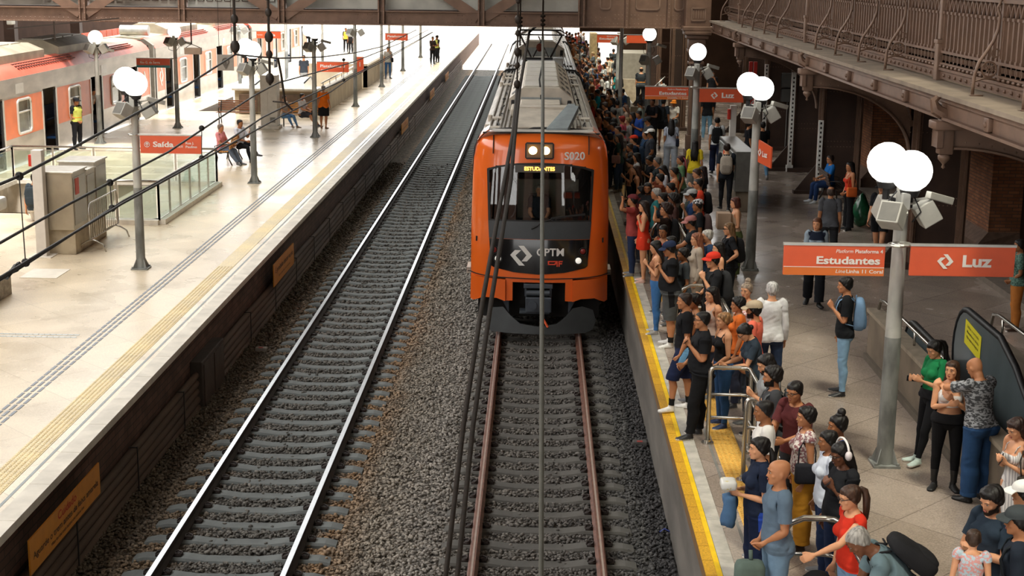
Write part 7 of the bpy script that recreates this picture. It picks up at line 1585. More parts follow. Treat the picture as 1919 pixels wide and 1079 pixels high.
    if beard: wear('beard', hd & (z < 1.60) & (z > 1.497) & (B.V[:,1] < .012) & (ax > .0) & ~((ax < .022) & (z > 1.545) & (z < 1.563)) & (z < 1.560+.012*(ax > .03)+.04*sstep(-.05,.0,B.V[:,1])), .006+.003*noise3(B.V, 90), hair_mat(beard), base=B.V)
    if hi:
        t = MB(); wm = MB()
        for s in (-1, 1): wm.sph((s*.0305,-.0865,1.618), .0115, 10, 6, (1.15,.6,.42)); t.sph((s*.0305,-.0925,1.618), .0062, 8, 5, (1,.6,.85))
        for s in (-1, 1): t.tube([(s*.014,-.100,1.636),(s*.030,-.099,1.643),(s*.046,-.088,1.637)], [.003,.0038,.002], 5)
        mesh_obj('eyes_and_brows', headT(wm.V+t.V), wm.F+[tuple(i+len(wm.V) for i in f) for f in t.F], None, o, True, mats=[mat('eye_white', 'b5aca0', .4, var=0), mat('eye_dark', '1d1410', .3, var=0)], mi=[0]*len(wm.F)+[1]*len(t.F))
        t = MB(); t.sph((0,-.0985,1.553), .021, 10, 6, (1,.35,.27)); t.sph((0,-.0975,1.546), .019, 10, 6, (.9,.38,.3)); mesh_obj('lips', headT(t.V), t.F, mat('lips_'+skin, {'a': 'b5665a', 'b': 'a5594c', 'c': '8f4a3e', 'd': '75392f', 'e': '55302a', 'f': '3f2420'}[skin], .4, var=0), o, True)
    if glasses and dist < 45:
        t = MB()
        for s in (-1, 1):
            if glasses == 'sun': t.sph((s*.031,-.104,1.617), .019, 10, 6, (1.15,.25,.85))
            else: t.tube([(s*.031+.020*math.cos(k*PI/6), -.105, 1.617+.015*math.sin(k*PI/6)) for k in range(13)], .0022, 4)
            t.bar((s*.052,-.10,1.622), (s*.079,.01,1.62), .004, .006)
        t.bar((-.012,-.107,1.622), (.012,-.107,1.622), .004); mesh_obj('glasses', headT(t.V), t.F, rubber, o)
    if extra and 'print' in extra:
        n = 14; Vp_ = []; sel = (wa < .2) & (B.V[:,1] < 0) & (z > .95) & (z < 1.45); src = B.SV[sel]
        for i in range(5):
            for k in range(n): t_ = 2*PI*k/n; Vp_.append((extra['print'][1]*math.cos(t_)*i/4, 0, extra['print'][2]+extra['print'][1]*1.15*math.sin(t_)*i/4))
        P = np.array(Vp_); yy = np.array([src[((src[:,0]-q_[0])**2+(src[:,2]-q_[2])**2).argmin(), 1] for q_ in P]); P[:,1] = yy-.03; P2 = (P-P0[2]) @ R[2].T+Q[2]
        mesh_obj('print', put(P2), [(i*n+k, i*n+(k+1)%n, (i+1)*n+(k+1)%n, (i+1)*n+k) for i in range(4) for k in range(n)], cloth_mat(extra['print'][0], 'pattern', extra['print'][3]), o)
    def handT(V, side): b_ = 7 if side > 0 else 11; V = np.array([tuple(v) for v in V]); return put((V-P0[b_]) @ R[b_].T+Q[b_])
    for it in items:
        k = it[0]
        if k == 'phone' and dist < 60:
            side = it[2] if len(it) > 2 else 1; hc_ = SH*np.array([side,1,1])+AD*np.array([side,1,1])*.62; nd = np.array([AD[2]*side*-1, 0, AD[0]])*1; t = MB(); nrm = np.array([-.707*side, 0, -.707])*.030
            c = hc_+nrm*.9; Mx = Matrix.Translation(tuple(c)) @ Matrix.Rotation(math.radians(45*side), 4, 'Y'); t.bbox((-.004,-.038,-.075), (.004,.038,.075), .003, Mx)
            V = handT(t.V, side); e = mesh_obj('mobile_phone', V, t.F, mat('phone_black', '15161a', .2, var=0), None); tag(e, it[1], 'phone')
        elif k in ('backpack', 'shoulder', 'shoulderb'):
            m2 = (R, [q_+np.array([0,0,lift]) for q_ in Q], P0); bag_object(k, it[2], Rz, root, m2, S, it[1], it[3] if len(it) > 3 else None)
    if decal and dist < 60:
        txt, size, zc, col, wd, back = decal; s = 1 if back else -1
        V, F = text_mesh(txt, size, .02, 'CENTER', 0); xs = [v.x for v in V]; kk = wd/(max(xs)-min(xs)); sel = (wa < .2) & (B.V[:,1]*s > 0) & (z > 1.0) & (z < 1.45)
        P = np.array([(-v.x*kk if back else v.x*kk, 0, zc+v.y*kk) for v in V]); src = B.SV[sel]
        ycol = np.array([ (lambda d_: src[d_.argmin(), 1])((src[:,0]-q_[0])**2+(src[:,2]-q_[2])**2) for q_ in P]); P[:,1] = ycol+s*.028; P2 = (P-P0[2]) @ R[2].T+Q[2]
        mesh_obj('print', put(P2), [f for f in F], cloth_mat(col), o)
    return o
# ================================================================ CAST
BK, DB, BR, LB, GY, WH, BL = '14100e', '241812', '3a2418', '6b4a30', '8e8a84', 'd4d0ca', 'a58a5e'
E_ = -90
def Pn(*a, **k): return person(*a, **k)
# --- near group along the barriers
Pn(1425,819,1.66,-84,'b',('lowpony',BK),('polo','1b2438'),('wide','16203a'),'2a2a2a','carry','f',1.12,'woman in navy polo shirt with black ponytail holding a white packet and denim jacket', extra=dict(side2='2b4aa8'), mods=dict(head=4))
Pn(1462,861,1.76,-82,'c',('bald','3a2a20'),('tee','5d6f80'),('jeans','6f8aa2'),'333333','clasp','m',1.05,'bald man in slate blue T-shirt behind the woman in navy polo', mods=dict(head=2))
Pn(1513,761,1.60,-88,'c',('curly',BK),('sleeveless','d8cfc8','floral','8a5a5e'),('wide','b07a24'),'3a2a20','relax','f',1.2,'woman with short black curls in floral blouse and ochre trousers', items=(('shoulder','dark shoulder bag worn by the woman in the floral blouse','26262c'),), mods=dict(head=2))
Pn(1433,749,1.72,-90,'d',('buzz',BK),('tee','dcd8d2'),('jeans','3a4048'),'777777','relax','m',1,'man in white T-shirt with shaved hair beside the steel barrier', mods=dict(head=6))
Pn(1490,714,1.72,-40,'c',('short',BK),('tee','5a2b2c'),('jeans','2b2c30'),'333333','rail','m',1,'man with glasses in maroon T-shirt looking towards the viewer', glasses='clear', mods=dict(head=4, yaw=-6, lean=8))
Pn(1449,684,1.74,-92,'c',('curly',BK),('tee','3c3d40'),('jeans','24262c'),'333333','relax','m',1,'bearded man in dark grey T-shirt with a grey and green backpack', beard=BK, items=(('backpack','grey backpack with green trim on the bearded man','5b5e60','2f8a44'),))
Pn(1433,662,1.74,-80,'b',('longtop',BK),('tee','8c8f90'),('jeans','33373f'),'444444','phone','m',1,'long-haired bearded man in pale grey T-shirt behind the barrier', beard=DB)
Pn(1572,770,1.66,-84,'d',('bunt',BK),('tee','24406e'),('jeans','22283a'),'444444','relax','f',1.0,'woman with braids tied in a high bun behind the headband-wearing woman')
Pn(1553,806,1.60,-86,'d',('short',BK),('tee','c5cbd6'),('jeans','22304f'),'777777','relax','f',1.05,'woman in white top with black hair and pale headband', extra=dict())
Pn(1574,828,1.68,-72,'e',('wavy',BK),('tee','1b1c1f'),('jeans','23304e'),'444444','phone1','f',1.28,'woman in black printed T-shirt wearing white headphones and reading a phone', glasses='clear', items=(('phone','phone held by the woman wearing white headphones'),), mods=dict(head=20), extra=dict(print=('3f7fae',.10,1.17,'cfdde2')))
Pn(1593,909,1.64,-78,'b',('pony','3f2a1e'),('sleeveless','c8321f'),('jeans','7d9cbc'),'666666','rail1','f',1.15,'woman in sleeveless red top with brown ponytail leaning on the round barrier', items=(('shoulderb','black bag hanging beside the woman in the sleeveless red top','1a1a1c'),), glasses='clear', mods=dict(Ra=((-.2,-.15,-1),(.1,-.4,-1))))
Pn(1600,984,1.78,-92,'e',('buzz',GY),('tee','5f7278'),('jeans','2b2f36'),'333333','bend','m',1.12,'stooping grey-haired man in grey-green T-shirt', items=(('backpack','large black backpack on the stooping man','1d1d1f'),))
Pn(1858,909,1.76,-58,'b',('curly',BK),('tee','27333f'),('jeans','2a3550'),'444444','cross','m',1.1,'young man with short curly hair and thin beard in navy T-shirt', beard=DB, mods=dict(head=20))
Pn(1826,991,1.22,160,'b',('short','3a2a20'),('sleeveless','a9bcc4','pattern','c98f8a'),('skirt','a9bcc4','pattern','c98f8a'),'c0b0b0','relax','f',1.0,'small girl in pale blue patterned dress held before the young man in navy', z0=PH+.48)
Pn(1912,948,1.78,-110,'c',('short',BK),('tee','1f2630'),('jeans','2a3550'),'444444','relax','m',1.05,'man in dark grey cap and navy top beside the small girl', cap=('3a3f40',), items=(('backpack','dark backpack with pink strap worn by the capped man','1f2428','d14f8e'),))
Pn(1922,900,1.70,-120,'b',('short',BK),('tee','c8c8c6'),('jeans','3a4048'),'777777','relax','m',1,'person in white cap cut by the frame edge', cap=('e4e2dc',))
Pn(1903,782,1.64,-66,'b',('wavy','2a1a14'),('strap','d9d5d0','stripes','a9a6a4'),('longdress','d9d5d0','stripes','a9a6a4'),'b09070','phone','f',1.0,'woman in long white striped dress reading a blue phone', items=(('phone','blue-cased phone held by the woman in the striped dress'), ('shoulder','black and cream handbag beside the white striped dress','3a3630')))
# --- by the escalator parapet
Pn(1750,637,1.64,-70,'b',('pony',BK),('polo','1d7a48'),('leggings','17171a'),'b8c8c0','leanb','f',1.0,'woman in green polo shirt leaning on the parapet with a phone', items=(('phone','phone in the hands of the woman in the green polo shirt',-1),), extra=dict(waist='1d1d20', hem=.93))
Pn(1786,676,1.62,-12,'b',('longtop','3a2618'),('bandeau','d8d4d0'),('leggings','141416'),'boots','hugged','f',1.15,'woman in white crop top and black leggings hugged by the man in camouflage', extra=dict(waist='1b1b1d'), mods=dict(yaw=-25, head=0))
Pn(1824,667,1.76,-150,'c',('bald',BK),('tee','3a3b3e','camo','8d8f92'),('wide','274468'),'161616','hug','m',1.15,'bald man in grey camouflage T-shirt and blue jeans hugging a woman')
Pn(1585,518,1.80,-100,'c',('short',BK),('tee','17191c'),('slim','7ea0bb'),'1c1c1e','phone1','m',.98,'young man in black T-shirt and light jeans holding a phone', items=(('backpack','light blue backpack on the young man in light jeans','6f8dac','5b7896'),), mods=dict(head=8))
Pn(1532,408,1.68,-8,'b',('bob','5a3420'),('tee','8b9aa6'),('wide','15171c'),'161616','walk','f',1.05,'station worker with badge in grey shirt with navy yoke walking to the viewer', extra=dict(yoke='1b2232', collar=1), mods=dict(yaw=-20))
Pn(1558,349,1.74,168,'c',('horseshoe','4a403a'),('polo','53555a'),('jeans','2a2b2e'),'222222','relax','m',1.12,'balding man in grey polo shirt walking away behind the station worker')
Pn(1594,303,1.68,-80,'c',('long',BK),('strap','c43a24'),('flare','18181a'),'1b1b1c','clasp','f',1.02,'woman with long black hair in strapless red top and black flared trousers', items=(('shoulder','orange bag held by the woman in the strapless red top','d0642c'),))
Pn(1654,340,1.74,-30,'b',('short',BK),('tee','1c1d20'),('shorts','17181b'),'1c1c1e','walkp','m',1.08,'man in black cap, black T-shirt and black shorts beside the floodlights', cap=('141416',))
Pn(1532,268,1.70,-80,'c',('short',DB),('tee','1f64a8'),('jeans','1f3358'),'c8ccd0','sit','m',1.0,'seated man in bright blue T-shirt and glasses on the dark bench', glasses='clear', items=(('phone','phone held by the seated man in bright blue'),), at=(8.0,40.0))
Pn(1912,448,1.64,-100,'d',('short',BK),('tee','5d7f72','pattern','39564c'),('jeans','a8682e'),'3a2a20','clasp','f',1.1,'woman in green patterned blouse and tan trousers at the frame edge', items=(('shoulderb','white tote bag of the woman in tan trousers','c9c4b8'),))
# --- along the edge
Pn(1448,527,1.76,178,'b',('short','b9b7b4'),('long','dcdcdc'),('jeans','2b3850'),'555555','relax','m',1.02,'white-haired man in white shirt seen from behind')
Pn(1414,563,1.74,-112,'c',('short',BK),('tee','dc6a54'),('jeans','3a404c'),'444444','relax','m',1.0,'bearded man in beige cap and salmon T-shirt', cap=('a8977e',), beard=BK)
Pn(1400,525,1.64,-40,'b',('bunt','8a7a6a'),('strap','c98f8e','floral','e5d5d0'),('wide','3a3540'),'555555','relax','f',1.25,'older woman with grey hair bun in pink flowered top facing the viewer')
Pn(1384,555,1.62,-95,'c',('curly',BK),('tee','d06a2c'),('jeans','2c3040'),'444444','relax','f',1.1,'woman with black curly hair in orange T-shirt')
Pn(1357,585,1.62,-80,'b',('lowbun','8a6540'),('tank','1b1b1e'),('slim','2d4d74'),'26365a','clasp','f',1.1,'woman with blonde tied hair in black tank top and blue jeans')
Pn(1318,583,1.75,-88,'c',('buzz',BK),('polo','1a1b1e'),('jeans','151517'),'2c2c2e','phone1','m',1.28,'heavy man in black polo shirt and glasses standing at the yellow edge', glasses='clear', items=(('phone','phone held by the heavy man in the black polo shirt'),), mods=dict(head=2, Ll=((.06,-.24,-1),(.02,-.10,-1)), Ra=((-.14,-.05,-1),(.35,-.75,-.45))))
Pn(1390,605,1.64,-84,'b',('lowbun',BK),('polo','2c3640'),('wide','141416'),'18181a','rail','f',1.12,'woman with glasses in dark shirt leaning on the steel barrier', glasses='clear', mods=dict(head=32))
Pn(1284,548,1.74,-90,'c',('buzz',DB),('tee','17171a'),('bermuda','1c2440'),'dcdad4','step','m',1.05,'man in black T-shirt and navy shorts with light blue stripe', sock='1a1a1a', extra=dict(side='6fa3c9'))
Pn(1301,549,1.66,-84,'c',('lowpony',BK),('tank','40506a'),('slim','39506e'),'666666','chin','f',1.0,'woman with thin black ponytail touching her chin beside the black-shirted man')
Pn(1335,537,1.66,-70,'b',('long',BK),('tank','c2aca0'),('jeans','2f3644'),'666666','relax','f',1.2,'woman with straight black hair in beige tank top behind the barrier')
Pn(1254,451,1.78,-92,'c',('short',BK),('tee','16171a'),('bermuda','4c4e4e'),'dcdad4','phone1','m',1.38,'heavy man in navy cap, black T-shirt and grey shorts at the yellow edge', cap=('222c46',), sock='1a1a1a', items=(('phone','phone held by the heavy man in the navy cap'),), extra=dict(side='1a1a1c'))
Pn(1228,450,1.64,-96,'b',('long',BK),('tank','9a6a4e'),('slim','3d6a9e'),'a9a59e','phone1','f',1.0,'woman with long black hair holding a phone by the yellow edge', items=(('shoulderb','black and white striped bag of the woman by the yellow edge','dedcd8'),))
Pn(1281,464,1.62,-84,'d',('lowbun',BK),('tee','3d4246'),('jeans','2b303a'),'777777','relax','f',1.0,'woman in dark grey T-shirt with low black bun behind the navy-capped man')
Pn(1306,436,1.68,-84,'b',('wavy','7a4a34'),('long','a89b8c'),('wide','8a7c6e'),'777777','relax','f',1.08,'woman with long wavy auburn hair in beige jacket')
Pn(1326,430,1.72,-84,'b',('short','a8a49c'),('tee','2a3e5c'),('jeans','2b303a'),'444444','relax','m',1.1,'grey-haired man in navy shirt beside the auburn-haired woman')
Pn(1347,453,1.64,-86,'b',('long',BK),('tank','232326'),('jeans','24262c'),'444444','relax','f',1.05,'woman with long black hair and fringe in black vest top')
Pn(1337,472,1.78,-78,'b',('short',BK),('tee','1d1e21'),('jeans','2a2b30'),'444444','chin','m',1.1,'man in red cap and black T-shirt scratching his cheek', cap=('c53322',), items=(('backpack','dark grey backpack on the man in the red cap','2b2c2e'),))
Pn(1367,417,1.68,-84,'b',('ombre','6b5034'),('tee','1b1c1f'),('jeans','1b1c20'),'8a8a8a','hip','f',1.22,'woman with long ombre hair, sunglasses and black T-shirt', glasses='sun', items=(('backpack','small black backpack of the woman with ombre hair','1c1c1e'),))
Pn(1378,369,1.66,-88,'b',('bob','4a261c'),('tank','bfa68c'),('wide','4f5a34'),'8a7a60','carry','f',1.05,'woman with chestnut bob in beige top and olive trousers holding a folder', mods=dict(head=10))
Pn(1294,404,1.72,-88,'c',('short',BK),('tee','20262a'),('jeans','30343c'),'444444','rail1','m',1.1,'man in faded pink cap and black T-shirt with white print', cap=('a8706a',), glasses='sun', decal=('BASIC', .1, 1.28, 'd8d8d4', .22, False))
Pn(1243,421,1.66,-40,'d',('slick',BK),('tank','c63226'),('jeans','2b303a'),'444444','relax','f',1.05,'woman with sleek tied hair turning her face to the viewer', items=(('shoulder','purple bag beside the woman with sleek tied hair','5b3a70'),), mods=dict(yaw=10, head=14))
Pn(1258,442,1.60,-86,'c',('short',BK),('tee','2b2b30'),('jeans','2b303a'),'444444','relax','f',1.0,'dark-haired person behind the navy-capped man, face hidden')
Pn(1207,376,1.66,-96,'b',('longtop',DB),('strap','d23a22'),('minidress','d23a22'),'d8b0a0','strap','f',1.1,'woman in short red strappy dress at the platform edge', mods=dict(Ra=((-.34,.0,-1),(-.1,-.5,-1))))
Pn(1249,378,1.70,-90,'c',('afro','2a1812'),('tee','2b1e1a'),('jeans','24262c'),'444444','shade','f',1.15,'woman with dark curly hair in brown T-shirt shading her eyes', items=(('backpack','black backpack with yellow trim worn by the curly-haired woman','1b1b1d','262626'),))
Pn(1187,364,1.68,-92,'c',('short',BK),('tee','9a4440'),('jeans','26324e'),'777777','shade','m',1.0,'person in maroon hood shading the face at the platform edge', cap=('6a2f34','beanie'))
Pn(1193,310,1.66,-92,'b',('longtop',BR),('tank','17181a'),('jeans','2a303c'),'222222','relax','f',1.0,'woman with brown hair in black vest top near the edge', items=(('shoulderb','dark red bag of the brown-haired woman near the edge','5a1f1c'),))
Pn(1179,292,1.66,-96,'b',('bunt',BK),('bandeau','1c1c1e'),('jeans','2a2c34'),'444444','phone','f',1.05,'bare-shouldered woman with black hair bun beside the train nose')
Pn(1193,286,1.68,-90,'c',('longtop',BK),('tee','c8c8c8'),('jeans','3a4048'),'444444','relax','f',1.0,'woman with straight black hair in white top behind the hair-bun woman')
Pn(1216,291,1.64,-70,'d',('slick',BK),('tee','1d1e20'),('jeans','24262c'),'444444','phone','f',1.05,'woman in black T-shirt with necklace looking down')
Pn(1232,294,1.72,-84,'c',('short','55524e'),('tee','2b3234'),('jeans','24262c'),'444444','relax','m',1.05,'man with curly grey hair behind the woman with necklace')
Pn(1241,309,1.64,-88,'c',('longtop',BK),('tee','b8bcc4'),('jeans','33373f'),'777777','phone','f',1.0,'woman with long black hair and white sleeve in mid crowd')
Pn(1237,325,1.68,-96,'b',('short',BK),('tee','8a4a34'),('jeans','33373f'),'777777','shade2','f',1.1,'person in rust T-shirt holding both hands to the forehead')
Pn(1214,342,1.76,-30,'d',('short',BK),('polo','2a2d30'),('jeans','24262c'),'444444','relax','m',1.1,'bearded man in dark polo shirt facing the viewer', beard=BK, mods=dict(yaw=15))
Pn(1230,352,1.72,-96,'c',('short','9a9892'),('tee','2f7678'),('jeans','33373f'),'777777','relax','m',1.0,'grey-haired man in teal shirt')
Pn(1202,348,1.66,-100,'c',('short',BK),('tee','6f2f2c'),('jeans','33373f'),'777777','relax','m',1.0,'dark-haired person before the bearded man in dark polo')
Pn(1242,361,1.66,-86,'b',('lowpony',BK),('tee','22242a'),('jeans','33373f'),'777777','relax','f',1.0,'black-haired woman wearing a black face mask')
Pn(1262,360,1.66,-90,'e',('afro',BK),('tee','4a3430'),('jeans','33373f'),'777777','relax','f',1.1,'person with big round black afro hair')
Pn(1257,342,1.64,-90,'b',('lowpony',BK),('tank','2a2c30'),('jeans','33373f'),'777777','relax','f',1.0,'woman with sleek black tied hair and bare neck')
Pn(1264,313,1.66,-88,'c',('lowpony',BK),('tank','d4602a'),('wide','8a8078'),'777777','relax','f',1.15,'woman in orange sleeveless top with long black ponytail')
Pn(1276,291,1.66,-86,'c',('braids','3a2226'),('tee','5a7a58'),('jeans','3a4038'),'777777','relax','f',1.05,'woman with pink-red braids and green T-shirt', extra=dict(redbraids=1))
Pn(1303,263,1.66,170,'c',('wavy',BK),('tee','d8c02c'),('jeans','8a8a84'),'777777','relax','f',1.12,'woman with long wavy black hair in bright yellow T-shirt', items=(('shoulder','brown shoulder bag on the woman in bright yellow','7a6450'),), extra=dict(hem=.80))
Pn(1259,223,1.68,176,'c',('long',BK),('tee','aeb6c4'),('wide','aab4bf'),'c8c8c8','relax','f',1.25,'woman in pale blue uniform with long braid seen from behind', items=(('shoulderb','dark bag of the woman in pale blue uniform','1d2230'),), extra=dict(hem=.82))
Pn(1305,315,1.66,-84,'b',('lowpony','3a2a22'),('tee','8a6a5a'),('wide','59605a'),'777777','phone1','f',1.05,'woman with hair tie and brown ponytail behind the red-shirted man')
Pn(1317,311,1.66,-84,'c',('longtop','241818'),('tee','22262c'),('jeans','24262c'),'777777','relax','f',1.0,'woman with long dark hair and dark jacket at the back of the queue')
Pn(1309,334,1.76,-86,'c',('buzz',BK),('tee','d2432a'),('jeans','24262c'),'777777','relax','m',1.1,'man with sunglasses in red and black football shirt', glasses='sun', items=(('backpack','black backpack of the man in the red football shirt','1a1a1c'),))
Pn(1297,354,1.72,-90,'c',('short',BK),('tee','233d66'),('jeans','33373f'),'777777','chin','m',1.0,'man in light grey cap holding his hand to his mouth', cap=('a4a6a4',))
Pn(1308,373,1.70,-88,'d',('short',BK),('tee','1c1f22'),('jeans','33373f'),'777777','relax','m',1.05,'man in checked headscarf and black T-shirt', cap=('2c2e30','check'), items=(('backpack','patterned brown backpack on the man in the checked headscarf','5b4a48','7a5a5a'),))
Pn(1292,351,1.70,-90,'d',('short',BK),('tee','3a4038'),('jeans','33373f'),'777777','relax','m',1.0,'man in dark cap hidden behind the light grey cap', cap=('3a3c3a',))
Pn(1363,268,1.78,172,'b',('short',DB),('tee','22272e'),('slim','17191d'),'1c1c1e','walk','m',1.08,'man in black T-shirt and black jeans walking with a pale backpack', items=(('backpack','pale grey backpack on the walking man','a89e90','8d8478'),))
Pn(1345,219,1.78,174,'c',('buzz',BK),('tee','ccd0d2'),('wide','1a2138'),'1c1c1e','walk','m',1.05,'man in white T-shirt and navy trousers walking away', items=(('backpack','black backpack over the white T-shirt of the walking man','17191b'),))
Pn(1327,172,1.78,176,'c',('short',BK),('tee','15161a'),('jeans','6f98b4'),'c8c8c8','relax','m',1.05,'man in black T-shirt and light jeans behind the Luz sign')
Pn(1336,133,1.76,-8,'b',('short',BK),('tee','24262a'),('jeans','20222a'),'222222','strap','m',1.12,'man in dark T-shirt standing before the red fire equipment', glasses='clear')
Pn(1430,228,1.72,-170,'c',('short',BK),('tee','16171a'),('jeans','6a93b4'),'a9a9a9','walk','m',1.0,'person in black top and light jeans walking behind the globe lamp post')
Pn(1405,226,1.70,100,'c',('short',BK),('tee','1a1a1e'),('jeans','24262c'),'222222','relax','m',1.0,'dark-clothed person partly hidden by the floodlights')
Pn(1249,131,1.70,-20,'d',('short',BK),('polo','b9b4ac'),('jeans','3a4048'),'444444','sit','m',1.0,'man in orange cap and white shirt sitting on the stair ledge', cap=('c8741f',), lod=.019, at=(5.2,56.5))
Pn(1240,146,1.62,-60,'c',('longtop',BK),('tee','b0b0ac'),('jeans','3a4048'),'444444','relax','f',1.0,'black-haired child beside the man in the orange cap')
Pn(1219,110,1.60,-70,'b',('short',BK),('tee','9aa0a8'),('jeans','4a6078'),'444444','relax','m',1.0,'boy in grey T-shirt standing by the stair rail')
Pn(1202,126,1.80,176,'b',('horseshoe','2a2420'),('tee','22262a'),('jeans','17191d'),'1a1a1c','relax','m',1.25,'balding heavy man in dark uniform seen from behind by the pale pole', extra=dict(vest='3a3f42'))
Pn(1174,100,1.76,-70,'c',('short',DB),('tank','20201f'),('jeans','24405c'),'333333','hips','m',1.15,'tattooed man in dark tank top with hands on hips')
Pn(1191,100,1.68,-80,'b',('longtop',DB),('tee','8d8478'),('jeans','1f1f24'),'333333','relax','f',1.0,'woman half hidden by the pale pole near the tattooed man')
Pn(1176,91,1.70,-30,'c',('short',BK),('tee','6a2f34'),('jeans','2a2c34'),'333333','relax','m',1.0,'man in beige cap wearing a pale face mask', cap=('9a8a74',))
Pn(1150,91,1.76,178,'c',('short','3a3430'),('tee','3f474a'),('jeans','2a2c34'),'333333','relax','m',1.25,'broad man in dark grey T-shirt with a yellow bundle on his shoulder', items=(('shoulderb','yellow bundle carried by the broad man','c8b428'),))
Pn(1154,109,1.64,176,'c',('long',BK),('tee','5a5c5a'),('jeans','2a2c34'),'333333','relax','f',1.0,'woman with very long black ponytail in grey T-shirt')
Pn(1146,105,1.70,-150,'c',('short',BK),('tee','cabfa8'),('jeans','6a6458'),'333333','relax','m',1.0,'man in cream T-shirt beside the white-capped person')
Pn(1139,105,1.68,-130,'c',('short',BK),('tee','d0c4b0'),('jeans','4a4a50'),'333333','relax','m',1.0,'person in bright white cap at the crowd rear', cap=('e8e6e0',))
Pn(1223,184,1.80,-40,'e',('short',BK),('tee','17161a'),('jeans','15151a'),'222222','cross','m',1.1,'man in black T-shirt with crossed arms by the dark column', items=(('backpack','black backpack of the man with crossed arms','141417'),))
Pn(1244,184,1.76,150,'c',('short',BK),('tee','3c444c'),('shorts','2a2c30'),'777777','relax','m',1.05,'man wearing a large grey backpack beneath the Estudantes sign', items=(('backpack','large grey and black backpack beneath the Estudantes sign','33393e','22262a'),))
